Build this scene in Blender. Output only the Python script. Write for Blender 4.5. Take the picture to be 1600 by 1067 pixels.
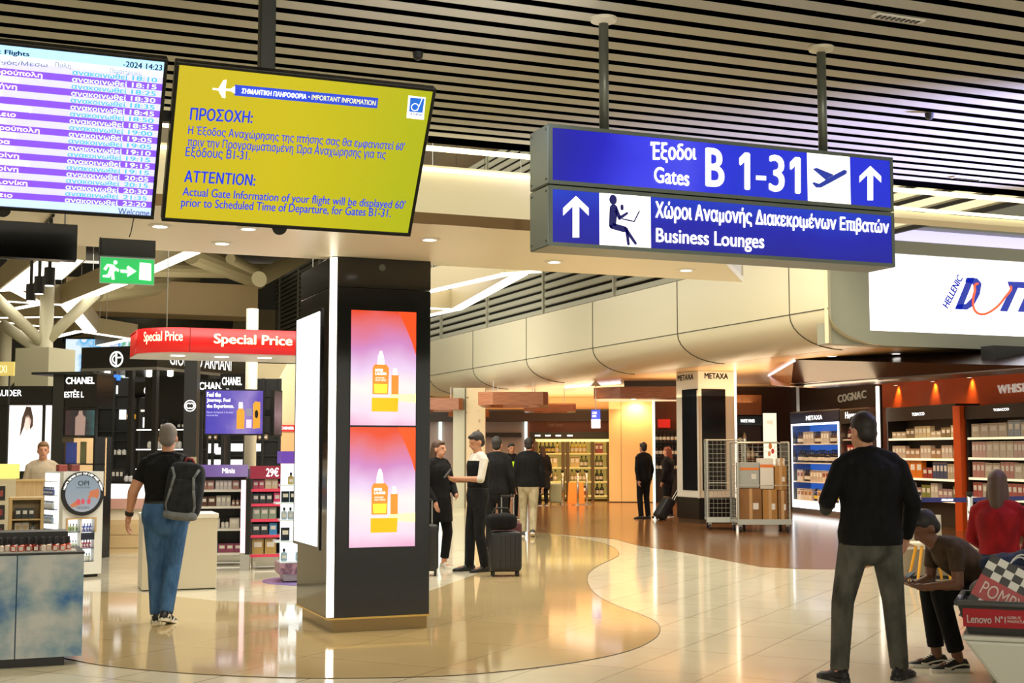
import bpy, bmesh, math, random
from mathutils import Vector, Matrix, geometry
random.seed(7)
S = bpy.context.scene
COL = S.collection
for _o in list(bpy.data.objects): bpy.data.objects.remove(_o)
# ------------------------------------------------------------------ camera
F = 2070.0; CAM_H = 1.55
YAW = math.radians(21.8); PITCH = math.atan(172 / 2070)
cam = bpy.data.cameras.new('camera'); cam.sensor_width = 36; cam.lens = F / 1600 * 36; cam.clip_end = 300
cam_o = bpy.data.objects.new('camera', cam); COL.objects.link(cam_o)
cam_o.location = (0, 0, CAM_H); cam_o.rotation_euler = (math.pi / 2 + PITCH, 0, -YAW)
S.camera = cam_o
# ------------------------------------------------------------------ world, exposure
W = bpy.data.worlds.new('world'); S.world = W; W.use_nodes = True
W.node_tree.nodes['Background'].inputs[0].default_value = (1.0, 0.95, 0.80, 1)
W.node_tree.nodes['Background'].inputs[1].default_value = 0.95
S.view_settings.view_transform = 'Standard'; S.view_settings.look = 'None'
S.view_settings.exposure = 0.0; S.view_settings.gamma = 1.0; S.view_settings.use_curve_mapping = False
S.cycles.use_denoising = True
S.cycles.max_bounces = 6; S.cycles.diffuse_bounces = 3; S.cycles.glossy_bounces = 4
S.cycles.caustics_reflective = False; S.cycles.caustics_refractive = False
S.cycles.sample_clamp_indirect = 4.0
# ------------------------------------------------------------------ lamps
def aim(o, target):
    d = Vector(target) - o.location; o.rotation_euler = d.to_track_quat('-Z', 'Y').to_euler()
def spot(loc, target, watts, colr, deg=80, blend=.6, size=.06):
    l = bpy.data.lights.new('spot_lamp', 'SPOT'); l.energy = watts; l.color = colr; l.spot_size = math.radians(deg)
    l.spot_blend = blend; l.shadow_soft_size = size
    o = bpy.data.objects.new('spot_lamp', l); COL.objects.link(o); o.location = loc; aim(o, target); return o
def area(loc, target, watts, colr, sx, sy):
    l = bpy.data.lights.new('area_lamp', 'AREA'); l.shape = 'RECTANGLE'; l.size = sx; l.size_y = sy; l.energy = watts; l.color = colr
    o = bpy.data.objects.new('area_lamp', l); COL.objects.link(o); o.location = loc; aim(o, target); return o
WARM = (1.0, .76, .46); NEUT = (1.0, .92, .78); COOL = (.66, .66, 1.0)
# hall: added unseen area lamp behind the viewer, downlights of the soffit
area((2.0, -2.5, 4.0), (2.6, 1.5, 0), 560, (1, .93, .74), 6, 2)
for x, y in ((1.0, 10.4), (2.6, 10.5), (4.6, 10.3), (6.2, 10.6)):
    spot((x, y, 3.2), (x, y, 0), 120, (1.0, .86, .60), 110, .8)
# perfume shop: ceiling lamp rows
area((3.5, 16.5, 5.4), (3.2, 16.5, 0), 620, (1, .94, .84), 6, 6)
area((6.5, 27.0, 5.6), (6.5, 27.0, 0), 700, (1, .94, .82), 9, 9)
area((13.0, 46.0, 6.5), (13.0, 46.0, 0), 600, NEUT, 10, 14)
# added area lamps without fixtures, brightening the curved bulkhead
area((7.5, 20.5, 6.4), (12.6, 22.0, 4.0), 185, (1, .97, .80), 3, 10)
area((8.2, 34.0, 6.4), (12.6, 35.0, 4.2), 215, (1, .97, .80), 3, 12)
# spirits shop: downlights in the peach ceiling
for x, y, w_ in ((14.0, 21.5, 90), (13.9, 23.4, 80), (16.8, 28.0, 260), (15.2, 32.0, 420), (17.6, 32.6, 170), (15.6, 36.0, 460), (18.4, 36.0, 200), (16.4, 34.0, 150), (20.5, 40.0, 260), (13.9, 29.0, 260)):
    spot((x, y, 3.22), (x, y, 0), w_, (1, .70, .38), 130, .7, .08)
spot((15.6, 33.5, 3.1), (17.9, 36.6, 1.6), 90, (1, .76, .45), 80, .8, .08)  # added spot that brightens the beige wall block
area((4.5, 36.0, 5.6), (4.5, 36.0, 12), 900, (1, .92, .74), 8, 24)  # added upward lamp to lighten the atrium roof and louvres
area((9.0, 30.0, 6.0), (12.6, 34.0, 7.4), 300, (1, .95, .82), 2, 14)  # added lamp brightening the louvre wall, no fixture there
area((9.5, 15.6, 6.5), (9.6, 15.0, 0), 620, (1, .86, .62), 5, 5)  # added overhead lamp brightening the floor beyond the soffit
# added upward area lamps without fixtures, brightening the peach ceiling
area((15.0, 24.0, 2.75), (15.0, 24.0, 5), 130, (1, .74, .45), 1.5, 8)
area((16.6, 37.0, 2.85), (16.6, 37.0, 5), 520, (1, .76, .46), 5, 14)
# cool wash on the right end of the slat ceiling
spot((10.5, 6.5, 2.6), (9.25, 7.4, 4.07), 9000, (.46, .46, 1.0), 70, .3, .2)
# added unseen lamp in the cove, brightening the cream wall behind the lip
area((0.3, 9.75, 3.40), (0.3, 10.62, 3.8), 30, (1, .95, .74), 12, .15)
spot((2.6, 6.3, 2.9), (2.5, 6.9, 4.07), 60, (.92, .92, 1), 90, .9, .2)
# ------------------------------------------------------------------ pixel -> world helpers (camera geometry)
_ca, _sa, _cp, _sp = math.cos(YAW), math.sin(YAW), math.cos(PITCH), math.sin(PITCH)
C0 = Vector((0, 0, CAM_H)); RT = Vector((_ca, -_sa, 0)); FWD = Vector((_sa * _cp, _ca * _cp, _sp)); UPV = Vector((-_sa * _sp, -_ca * _sp, _cp)); FH = Vector((_sa, _ca, 0))
def ray(px, py): return FWD + RT * ((px - 800) / F) - UPV * ((py - 533.5) / F)
def PZ(px, py, z=0.0): d = ray(px, py); return C0 + d * ((z - CAM_H) / d.z)
def PY(px, py, y): d = ray(px, py); return C0 + d * (y / d.y)
def PX(px, py, x): d = ray(px, py); return C0 + d * (x / d.x)
def PD(px, py, D): d = ray(px, py); return C0 + d * (D / d.dot(FH))
class Frame:
    """upright local frame: +x runs to the viewer's right, -y looks out at the viewer"""
    def __init__(s, o, deg): s.o = Vector((o[0], o[1], 0)); s.a = math.radians(deg); s.u = Vector((math.cos(s.a), math.sin(s.a), 0)); s.n = Vector((math.sin(s.a), -math.cos(s.a), 0))
    def uz(s, px, py, v=0.0):
        d = ray(px, py); o = s.o - s.n * v
        t = (o - C0).dot(s.n) / d.dot(s.n); p = C0 + d * t
        return (p - s.o).dot(s.u), p.z
    def w(s, u, v=0.0, z=0.0): return s.o + s.u * u - s.n * v + Vector((0, 0, z))
# ------------------------------------------------------------------ materials
def lin(c):
    if isinstance(c, str): c = tuple(int(c[i:i + 2], 16) / 255 for i in (0, 2, 4))
    return tuple((x / 12.92 if x <= .04045 else ((x + .055) / 1.055) ** 2.4) for x in c)
_mats = {}
def mat(name, col, rough=.5, metal=0.0, emit=0.0, ecol=None, noise=None, alpha=None, trans=0.0, sample=True, spec=None):
    if name in _mats: return _mats[name]
    m = bpy.data.materials.new(name); m.use_nodes = True; b = m.node_tree.nodes['Principled BSDF']
    c = lin(col); b.inputs['Base Color'].default_value = (*c, 1); b.inputs['Roughness'].default_value = rough; b.inputs['Metallic'].default_value = metal
    if spec is not None: b.inputs['Specular IOR Level'].default_value = spec
    if emit:
        b.inputs['Emission Color'].default_value = (*lin(ecol or col), 1); b.inputs['Emission Strength'].default_value = emit
        if not sample: m.cycles.emission_sampling = 'NONE'
    if trans: b.inputs['Transmission Weight'].default_value = trans
    if noise:                                     # (second colour, scale, lo, hi, stretch)
        col2, sc, lo, hi, st = noise; nt = m.node_tree
        tc = nt.nodes.new('ShaderNodeTexCoord'); mp = nt.nodes.new('ShaderNodeMapping'); mp.inputs['Scale'].default_value = st
        nz = nt.nodes.new('ShaderNodeTexNoise'); nz.inputs['Scale'].default_value = sc; nz.inputs['Detail'].default_value = 4
        rp = nt.nodes.new('ShaderNodeValToRGB'); e = rp.color_ramp.elements
        e[0].position = lo; e[1].position = hi; e[0].color = (*c, 1); e[1].color = (*lin(col2), 1)
        nt.links.new(tc.outputs['Object'], mp.inputs[0]); nt.links.new(mp.outputs[0], nz.inputs['Vector']); nt.links.new(nz.outputs[0], rp.inputs[0]); nt.links.new(rp.outputs[0], b.inputs['Base Color'])
        if emit: nt.links.new(rp.outputs[0], b.inputs['Emission Color'])
    _mats[name] = m; return m
def tiles(name, col, mortar, bw, bh, rot, rough=.1, col2=None, msize=.004, bump=None, off=0.0):
    m = bpy.data.materials.new(name); m.use_nodes = True; nt = m.node_tree; b = nt.nodes['Principled BSDF']
    tc = nt.nodes.new('ShaderNodeTexCoord'); mp = nt.nodes.new('ShaderNodeMapping'); mp.inputs['Rotation'].default_value = (0, 0, rot)
    br = nt.nodes.new('ShaderNodeTexBrick'); br.offset = off; br.inputs['Scale'].default_value = 1
    br.inputs['Color1'].default_value = (*lin(col), 1); br.inputs['Color2'].default_value = (*lin(col2 or col), 1); br.inputs['Mortar'].default_value = (*lin(mortar), 1)
    br.inputs['Mortar Size'].default_value = msize; br.inputs['Brick Width'].default_value = bw; br.inputs['Row Height'].default_value = bh; br.inputs['Mortar Smooth'].default_value = .1
    nz = nt.nodes.new('ShaderNodeTexNoise'); nz.inputs['Scale'].default_value = 1.3; nz.inputs['Detail'].default_value = 5
    mx = nt.nodes.new('ShaderNodeMix'); mx.data_type = 'RGBA'; mx.blend_type = 'MULTIPLY'; mx.inputs[0].default_value = .25
    nt.links.new(tc.outputs['Object'], mp.inputs[0]); nt.links.new(mp.outputs[0], br.inputs['Vector']); nt.links.new(mp.outputs[0], nz.inputs['Vector'])
    nt.links.new(br.outputs[0], mx.inputs[6]); nt.links.new(nz.outputs[0], mx.inputs[7]); nt.links.new(mx.outputs[2], b.inputs['Base Color'])
    b.inputs['Roughness'].default_value = rough; b.inputs['Specular IOR Level'].default_value = .6
    _mats[name] = m; return m
def ramp_screen(name, stops, emit, axis=2, lo=0.0, hi=1.0, noise=.0, nscale=2.0, sample=True):
    """a lit picture: colours along one object axis, broken up by noise"""
    m = bpy.data.materials.new(name); m.use_nodes = True; nt = m.node_tree; b = nt.nodes['Principled BSDF']
    tc = nt.nodes.new('ShaderNodeTexCoord'); sx = nt.nodes.new('ShaderNodeSeparateXYZ'); mr = nt.nodes.new('ShaderNodeMapRange')
    mr.inputs[1].default_value = lo; mr.inputs[2].default_value = hi
    nz = nt.nodes.new('ShaderNodeTexNoise'); nz.inputs['Scale'].default_value = nscale; nz.inputs['Detail'].default_value = 3
    ma = nt.nodes.new('ShaderNodeMath'); ma.operation = 'MULTIPLY_ADD'; ma.inputs[1].default_value = noise
    sb = nt.nodes.new('ShaderNodeMath'); sb.operation = 'SUBTRACT'; sb.inputs[1].default_value = noise * .5
    rp = nt.nodes.new('ShaderNodeValToRGB'); els = rp.color_ramp.elements
    while len(els) < len(stops): els.new(.5)
    for e, (p, c) in zip(els, stops): e.position = p; e.color = (*lin(c), 1)
    nt.links.new(tc.outputs['Object'], sx.inputs[0]); nt.links.new(sx.outputs[axis], mr.inputs[0]); nt.links.new(tc.outputs['Object'], nz.inputs['Vector'])
    nt.links.new(nz.outputs[0], ma.inputs[0]); nt.links.new(mr.outputs[0], ma.inputs[2]); nt.links.new(ma.outputs[0], sb.inputs[0]); nt.links.new(sb.outputs[0], rp.inputs[0])
    nt.links.new(rp.outputs[0], b.inputs['Emission Color']); b.inputs['Emission Strength'].default_value = emit
    b.inputs['Base Color'].default_value = (.02, .02, .02, 1); b.inputs['Roughness'].default_value = .25
    if not sample: m.cycles.emission_sampling = 'NONE'
    _mats[name] = m; return m
# ------------------------------------------------------------------ mesh builder
class MB:
    def __init__(s, M=None): s.v = []; s.f = []; s.mi = []; s.M = M or Matrix()
    def add(s, verts, faces, m=0):
        o = len(s.v); s.v += [s.M @ Vector(p) for p in verts]; s.f += [[o + i for i in f] for f in faces]; s.mi += [m] * len(faces); return s
    def box(s, x0, x1, y0, y1, z0, z1, m=0):
        v = [(x, y, z) for z in (z0, z1) for y in (y0, y1) for x in (x0, x1)]
        return s.add(v, [(0, 2, 3, 1), (4, 5, 7, 6), (0, 1, 5, 4), (1, 3, 7, 5), (3, 2, 6, 7), (2, 0, 4, 6)], m)
    def loft(s, rings, m=0, caps=True):
        n = len(rings[0]); v = [p for r in rings for p in r]; f = []
        for i in range(len(rings) - 1):
            for j in range(n):
                a, b = i * n + j, i * n + (j + 1) % n; f.append((a, b, b + n, a + n))
        if caps: f.append(tuple(range(n))[::-1]); f.append(tuple(range((len(rings) - 1) * n, len(rings) * n)))
        return s.add(v, f, m)
    def cyl(s, p0, p1, r0, r1=None, n=16, m=0, caps=True):
        p0, p1 = Vector(p0), Vector(p1); r1 = r0 if r1 is None else r1
        q = (p1 - p0).to_track_quat('Z', 'Y'); a, b = q @ Vector((1, 0, 0)), q @ Vector((0, 1, 0))
        ring = lambda p, r: [p + (a * math.cos(t) + b * math.sin(t)) * r for t in (2 * math.pi * k / n for k in range(n))]
        return s.loft([ring(p0, r0), ring(p1, r1)], m, caps)
    def ell(s, c, r, n=14, k=9, m=0, R=None):
        c = Vector(c); r = (r, r, r) if not hasattr(r, '__len__') else r; R = R or Matrix.Identity(3); rings = []
        for i in range(1, k):
            t = math.pi * i / k
            rings.append([c + R @ Vector((r[0] * math.sin(t) * math.cos(2 * math.pi * j / n), r[1] * math.sin(t) * math.sin(2 * math.pi * j / n), -r[2] * math.cos(t))) for j in range(n)])
        v = [p for q in rings for p in q]; f = []
        for i in range(k - 2):
            for j in range(n): a, b = i * n + j, i * n + (j + 1) % n; f.append((a, b, b + n, a + n))
        lo, hi = len(v), len(v) + 1; v += [c - R @ Vector((0, 0, r[2])), c + R @ Vector((0, 0, r[2]))]
        for j in range(n): f.append((lo, (j + 1) % n, j)); f.append((hi, (k - 2) * n + j, (k - 2) * n + (j + 1) % n))
        return s.add(v, f, m)
    def limb(s, p0, p1, r0, r1, n=14, round0=True, round1=True, m=0):
        s.cyl(p0, p1, r0, r1, n, m)
        if round0: s.ell(p0, r0, n, 8, m)
        if round1: s.ell(p1, r1, n, 8, m)
        return s
    def tube(s, pts, r, n=8, m=0):
        for a, b in zip(pts[:-1], pts[1:]): s.cyl(a, b, r, r, n, m)
        for p in pts[1:-1]: s.ell(p, r, n, 6, m)
        return s
    def lathe(s, prof, c=(0, 0, 0), n=16, m=0):
        c = Vector(c); rings = [[c + Vector((r * math.cos(2 * math.pi * j / n), r * math.sin(2 * math.pi * j / n), z)) for j in range(n)] for r, z in prof]
        return s.loft(rings, m)
    def prism(s, poly, ext, m=0):
        ext = Vector(ext); poly = [Vector(p) for p in poly]; n = len(poly)
        nrm = sum(((poly[i] - poly[0]).cross(poly[i + 1] - poly[0]) for i in range(1, n - 1)), Vector())
        if nrm.dot(ext) < 0: poly = poly[::-1]
        v = poly + [p + ext for p in poly]; f = [tuple(range(n))[::-1], tuple(range(n, 2 * n))] + [(i, (i + 1) % n, (i + 1) % n + n, i + n) for i in range(n)]
        return s.add(v, f, m)
    def quad(s, a, b, c, d, m=0): return s.add([a, b, c, d], [(0, 1, 2, 3)], m)
    def mesh(s, name, mats, smooth=False):
        me = bpy.data.meshes.new(name); me.from_pydata([tuple(p) for p in s.v], [], s.f)
        for m in (mats if isinstance(mats, (list, tuple)) else [mats]): me.materials.append(m)
        me.polygons.foreach_set('material_index', s.mi)
        if smooth: me.polygons.foreach_set('use_smooth', [True] * len(me.polygons))
        me.update(); return me
    def build(s, name, mats, parent=None, smooth=False, bevel=0.0, label=None, loc=None, rotz=None):
        me = s.mesh(name, mats, smooth); o = bpy.data.objects.new(name, me); COL.objects.link(o)
        if parent is not None: o.parent = parent
        if loc is not None: o.location = loc
        if rotz is not None: o.rotation_euler = (0, 0, rotz)
        if bevel: b = o.modifiers.new('bevel', 'BEVEL'); b.width = bevel; b.segments = 2; b.limit_method = 'ANGLE'
        if label: o['label'] = label
        return o
    def blob(s, name, mats, parent=None, voxel=.01, smooth=6, label=None, post=None):
        """fuse all shapes into one continuous skin"""
        me = s.mesh(name, mats); o = bpy.data.objects.new(name, me); COL.objects.link(o)
        r = o.modifiers.new('r', 'REMESH'); r.mode = 'VOXEL'; r.voxel_size = voxel
        if smooth: k = o.modifiers.new('s', 'SMOOTH'); k.iterations = smooth; k.factor = .5
        me2 = bpy.data.meshes.new_from_object(o.evaluated_get(bpy.context.evaluated_depsgraph_get())); me2.name = name
        o.modifiers.clear(); o.data = me2; bpy.data.meshes.remove(me)
        me2.materials.clear()
        for m in (mats if isinstance(mats, (list, tuple)) else [mats]): me2.materials.append(m)
        me2.polygons.foreach_set('material_index', [0] * len(me2.polygons))
        me2.polygons.foreach_set('use_smooth', [True] * len(me2.polygons))
        if post: post(me2)
        me2.update()
        if parent is not None: o.parent = parent
        if label: o['label'] = label
        return o
def tag(o, label=None, cat=None, group=None, kind=None):
    if label: o['label'] = label
    if cat: o['category'] = cat
    if group: o['group'] = group
    if kind: o['kind'] = kind
    return o
def thing(name, label, cat, loc=(0, 0, 0), rotz=0.0, group=None):
    o = bpy.data.objects.new(name, None); COL.objects.link(o); o.empty_display_size = .1
    o.location = loc; o.rotation_euler = (0, 0, rotz); return tag(o, label, cat, group)
def struct(name, mb, mats, **k): return tag(mb.build(name, mats, **k), kind='structure')
def copy_tree(o, loc=None, rotz=None, label=None, group=None, parent=None):
    kids = [c for c in bpy.data.objects if c.parent == o] if o.type == 'EMPTY' else []
    c = o.copy(); COL.objects.link(c)
    if parent is not None: c.parent = parent
    if loc is not None: c.location = loc
    if rotz is not None: c.rotation_euler = (0, 0, rotz)
    if label: c['label'] = label
    if group: c['group'] = group
    for k in kids: copy_tree(k, parent=c)
    return c
# ------------------------------------------------------------------ lettering
_tx = {}
def text_raw(t, bold):
    if (t, bold) not in _tx:
        c = bpy.data.curves.new('t', 'FONT'); c.body = t; c.resolution_u = 4
        o = bpy.data.objects.new('t', c); COL.objects.link(o)
        loops = []
        for sp in o.to_curve(bpy.context.evaluated_depsgraph_get()).splines:      # outlines as polygons, filled by non-zero winding
            bp = list(sp.bezier_points); pts = []
            for i, p in enumerate(bp):
                q = bp[(i + 1) % len(bp)]; pts += geometry.interpolate_bezier(p.co, p.handle_right, q.handle_left, q.co, 5)[:-1]
            out = []
            for p in pts:
                if not out or (Vector((p.x, p.y)) - out[-1]).length > 1e-5: out.append(Vector((p.x, p.y)))
            if len(out) > 2: loops.append(out)
        vs = [p for l in loops for p in l]; ed = []; k = 0; bb = []
        for l in loops:
            ed += [(k + i, k + (i + 1) % len(l)) for i in range(len(l))]; k += len(l); bb.append((min(p.x for p in l), max(p.x for p in l), min(p.y for p in l), max(p.y for p in l)))
        def wind(x, y):
            n = 0
            for l, (xa, xb, ya, yb) in zip(loops, bb):
                if not (xa < x < xb and ya < y < yb): continue
                for i in range(len(l)):
                    p, q = l[i - 1], l[i]
                    if (p.y <= y) != (q.y <= y) and x < p.x + (y - p.y) / (q.y - p.y) * (q.x - p.x): n += 1 if q.y > p.y else -1
            return n
        v0, _, f0 = geometry.delaunay_2d_cdt(vs, ed, [], 0, 1e-6)[:3]; v0 = [(p.x, p.y) for p in v0]
        f0 = [tuple(f) for f in f0 if wind(sum(v0[i][0] for i in f) / 3, sum(v0[i][1] for i in f) / 3)]; v, f = [], []
        for dx, dy in (((0, 0),) if not bold else ((0, 0), (bold, 0), (-bold, 0), (0, bold * .5), (0, -bold * .5))):   # strikes thicken the strokes
            k = len(v); v += [(x + dx, y + dy) for x, y in v0]; f += [tuple(i + k for i in q) for q in f0]
        o.to_curve_clear(); bpy.data.objects.remove(o); bpy.data.curves.remove(c)
        x0, x1 = min(p[0] for p in v), max(p[0] for p in v); y0, y1 = min(p[1] for p in v), max(p[1] for p in v)
        _tx[(t, bold)] = ([((x - x0) / (x1 - x0), (y - y0) / (y1 - y0)) for x, y in v], f)
    return _tx[(t, bold)]
def letters(t, a, b, c, d, m, parent=None, bold=0.0, name='lettering', lift=.002, mb=None):
    """flat lettering filling the quad a (lower left) b (lower right) c (upper right) d (upper left)"""
    a, b, c, d = (Vector(p) for p in (a, b, c, d)); v, f = text_raw(t, bold)
    n = (b - a).cross(d - a).normalized() * lift
    pts = [a * (1 - x) * (1 - y) + b * x * (1 - y) + c * x * y + d * (1 - x) * y + n for x, y in v]
    if mb is not None: return mb.add(pts, f)
    return MB().add(pts, f).build(name, m, parent)
def txt(t, u0, u1, z0, z1, m, parent, y=0.0, bold=0.0, name='lettering', lift=.003):
    return letters(t, (u0, y, z0), (u1, y, z0), (u1, y, z1), (u0, y, z1), m, parent, bold, name, lift)
def arc(cx, cz, r, a0, a1, w, n=20, y=0.0, mb=None):
    mb = mb or MB(); v = []
    for k in range(n + 1):
        t = math.radians(a0 + (a1 - a0) * k / n)
        for q in (r - w / 2, r + w / 2): v.append((cx + q * math.cos(t), y, cz + q * math.sin(t)))
    return mb.add(v, [(2 * k, 2 * k + 1, 2 * k + 3, 2 * k + 2) for k in range(n)])
def poly2(pts, y=0.0, mb=None, m=0): return (mb or MB()).add([(x, y, z) for x, z in pts], [tuple(range(len(pts)))], m)
# common materials
black = mat('black_gloss', '0b0b0b', .12); blackm = mat('black_matt', '111110', .5); white = mat('white_paint', 'e6e2d6', .4)
cream = mat('cream_panel', 'd8d0b8', .35); steel = mat('steel', 'b9b8b2', .25, 1.0); greym = mat('grey_metal', '5d625e', .4, .3)
lit = mat('lit_white', 'ffffff', .4, 0, 3.0, 'fffaf0'); litw = mat('lit_warm', 'fff2d0', .4, 0, 2.2, 'fff0cc'); litc = mat('lit_cool', 'ffffff', .4, 0, 1.6, 'f2f6ff')
whitetxt = mat('white_lettering', 'ffffff', .5, 0, 1.1, 'ffffff', sample=False)
# ================================================================== SETTING
TA = math.radians(41.4)
m_floor = tiles('floor_white_tile', 'e6dec4', '8f8a70', 1.0, .6, -TA + math.pi / 2 + math.pi / 2, .09)
m_tan = tiles('floor_tan_tile', 'c8b284', '8e7c54', 1.2, 1.2, -TA + math.pi, .07, msize=.003)
m_wood = tiles('floor_brown_planks', '7a5232', '46301e', 1.6, .16, 0, .16, '8f643c', .004, off=.5)
fl = MB(); fl.box(-14, 40, -6, 75, -.1, 0); struct('floor', fl, m_floor)
def gpoly(pts, z): return [Vector((p.x, p.y, z)) for p in (PZ(x, y) for x, y in pts)]
def smooth_closed(pts, k=6):
    out = []; n = len(pts)
    for i in range(n):
        p0, p1, p2, p3 = (Vector(pts[(i + d) % n]) for d in (-1, 0, 1, 2))
        for j in range(k):
            t = j / k; out.append(.5 * ((2 * p1) + (p2 - p0) * t + (2 * p0 - 5 * p1 + 4 * p2 - p3) * t * t + (3 * p1 - p0 - 3 * p2 + p3) * t ** 3))
    return out
def smooth_open(pts, k=6): return smooth_closed(pts, k)[k * 0:k * (len(pts) - 1)] + [Vector(pts[-1])]
outer = [(-60, 1016), (60, 1022), (160, 1040), (300, 1053), (480, 1060), (660, 1058), (780, 1050), (900, 1035), (980, 1018), (1020, 1000), (1031, 985), (1025, 972), (1000, 960), (960, 945), (930, 928), (918, 910), (920, 896), (935, 884), (958, 873), (967, 866), (958, 855), (930, 846), (870, 836), (800, 828)]
op = smooth_open([PZ(*p).to_2d() for p in outer], 6)
inner = [PZ(*p).to_2d() for p in ((740, 822), (735, 850), (747, 896), (670, 924), (560, 940), (470, 944), (340, 939), (214, 926), (60, 922), (-80, 926))]
poly = [Vector((p.x, p.y, .001)) for p in op + inner]
struct('floor', MB().prism(poly, (0, 0, .002)), m_tan)
edge = MB()                                     # fine dark joint along the wave
for a, b in zip(op[:-1], op[1:]): edge.cyl((a.x, a.y, .002), (b.x, b.y, .002), .004, .004, 6)
struct('trim_1', edge, mat('joint_dark', '5c4a2e', .4))
br = [(760, 826), (840, 832), (960, 842), (1000, 853), (1062, 862), (1125, 874), (1190, 886), (1250, 889), (1340, 890)]
bp = [PZ(*p).to_2d() for p in br] + [Vector(p) for p in ((13, 16.2), (16, 17.0), (26, 18), (34, 60), (20, 62), (13.2, 36))]
struct('floor', MB().prism([Vector((p.x, p.y, .001)) for p in bp], (0, 0, .003)), m_wood)
lit_floor = [PZ(*p).to_2d() for p in ((800, 825), (960, 838))]
# slat ceiling of the hall
m_slat = mat('ceiling_slat', 'aeaa9a', .45, .0); m_gap = mat('ceiling_void', '020202', 1.0, spec=0.0)
ce = MB(); y = -3.0; pitch = .217
while y < 10.0: ce.box(-6, 22, y, y + .128, 4.07, 4.0715, 0); y += pitch
ce.box(-6, 22, -6, 10.25, 4.42, 4.5, 1); ce.box(-6, 22, 10.17, 10.21, 4.08, 4.42, 1)
struct('ceiling', ce, [m_slat, m_gap])
# beam with soffit between hall and shop: vertical fascia, lit cove above it
m_sof = mat('soffit_cream', 'fcf2d8', .35)
sf = MB(); YN, YF = 9.36, 11.44
sf.prism([(-6, YN, 3.25), (5.45, YN, 3.25), (7.08, YF, 3.25), (-6, YF, 3.25)], (0, 0, .06))
struct('trim_2', sf, m_sof)
fs = MB(); fs.box(-6, 6.4, 10.62, 10.70, 3.31, 3.99)
fs.prism([(6.36, 10.62, 3.31), (6.44, 10.62, 3.31), (7.08, YF, 3.31), (7.02, YF, 3.31)], (0, 0, .68))
fs.box(-6, 7.05, YF - .06, YF, 3.31, 3.99)
struct('trim_3', fs, mat('fascia_cream', 'd3cbb4', .3))
gl = MB(); gl.box(-6, 5.4, YN - .012, YN, 3.25, 3.335); struct('trim_4', gl, mat('glass_edge', 'c9a67a', .08, .6))
led = MB(); led.box(-6, 22, 10.215, 10.235, 4.02, 4.06); struct('trim_5', led, mat('cove_led', 'fff0b0', .4, 0, 4.0, 'ffeeb0'))
led2 = MB(); led2.box(-6, 22, 10.57, 10.61, 3.935, 3.96); led2.box(6.6, 22, 10.62, 10.9, 3.86, 3.93, 1); struct('trim_6', led2, [mat('cove_led_strip', 'fff6d0', .4, 0, 2.6, 'fff4c8'), cream])
# curved bulkhead over the spirits shop (X = 12.67), louvre wall above it
XB = 12.67; m_bulk = mat('bulkhead_panel', 'd5cfb6', .32)
prof = [(0, 4.9), (0, 4.2), (0, 3.86)] + [(1.05 * (1 - math.cos(t)), 3.86 - .56 * math.sin(t)) for t in (math.pi / 2 * k / 8 for k in range(1, 9))]
bk = MB(); ya, yb = 17.9, 62.0
rings = [[(XB + x, yy, z) for x, z in prof] for yy in (ya, yb)]
n = len(prof); bk.add(rings[0] + rings[1], [(i, i + 1, n + i + 1, n + i) for i in range(n - 1)])
struct('wall_right', bk, m_bulk, smooth=True)
jt = MB(); yy = ya + 1.1
while yy < 60:
    for (x0, z0), (x1, z1) in zip(prof[:-1], prof[1:]): jt.cyl((XB + x0 - .004, yy, z0 - .002), (XB + x1 - .004, yy, z1 - .004), .011, .011, 5)
    yy += 3.9
jt.cyl((XB - .003, ya, 3.86), (XB - .003, yb, 3.86), .009, .009, 5)
struct('trim_7', jt, mat('panel_joint', '4b4a3c', .6))
lv = MB(); z = 4.92
while z < 9.6: lv.prism([(XB + .02, ya - 6, z), (XB + .06, ya - 6, z - .02), (XB + .08, ya - 6, z + .10), (XB + .03, ya - 6, z + .11)], (0, 50, 0)); z += .2
lv.box(XB + .30, XB + .36, ya - 6, 64, 4.9, 9.7, 1)
yy = ya
while yy < 62: lv.box(XB - .02, XB + .06, yy, yy + .07, 4.9, 9.7, 2); yy += 3.9
struct('wall_right', lv, [mat('louvre', 'a2a292', .45), mat('louvre_back', '1c1c1a', .8), mat('louvre_post', '9b9a8a', .45)])
# screen fascia at the right (Y = 18.03)
YS = 18.03; m_grey = mat('fascia_grey', '8f9183', .45); m_grey2 = mat('fascia_beige', 'c9c2a6', .45)
g = MB(); sx0, sx1, sz0, sz1 = 13.58, 21.0, 3.545, 4.86
g.box(12.75, 24, YS, YS + .3, 3.30, sz0); g.box(12.75, sx0, YS, YS + .3, sz0, 4.95); g.box(12.75, 24, YS, YS + .3, sz1, 5.08)
g.prism([(12.75, YS, 4.95), (13.62, YS, 4.99), (13.62, YS, 5.12), (12.75, YS, 5.12)], (0, .3, 0))
g.box(12.75, 24, YS + .02, YS + .3, 5.34, 6.8); g.box(12.75, 24, YS + .30, YS + .36, 5.0, 5.5, 2)
g.prism([(12.67, 17.9, 3.30), (12.82, YS, 3.30), (12.82, YS, 6.5), (12.67, 17.9, 6.5)], (-.03, .06, 0), 1)
struct('wall_front', g, [m_grey, m_grey2, mat('slot_light', 'dcd6ff', .4, 0, 1.0, 'd8d4ff')])
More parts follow.
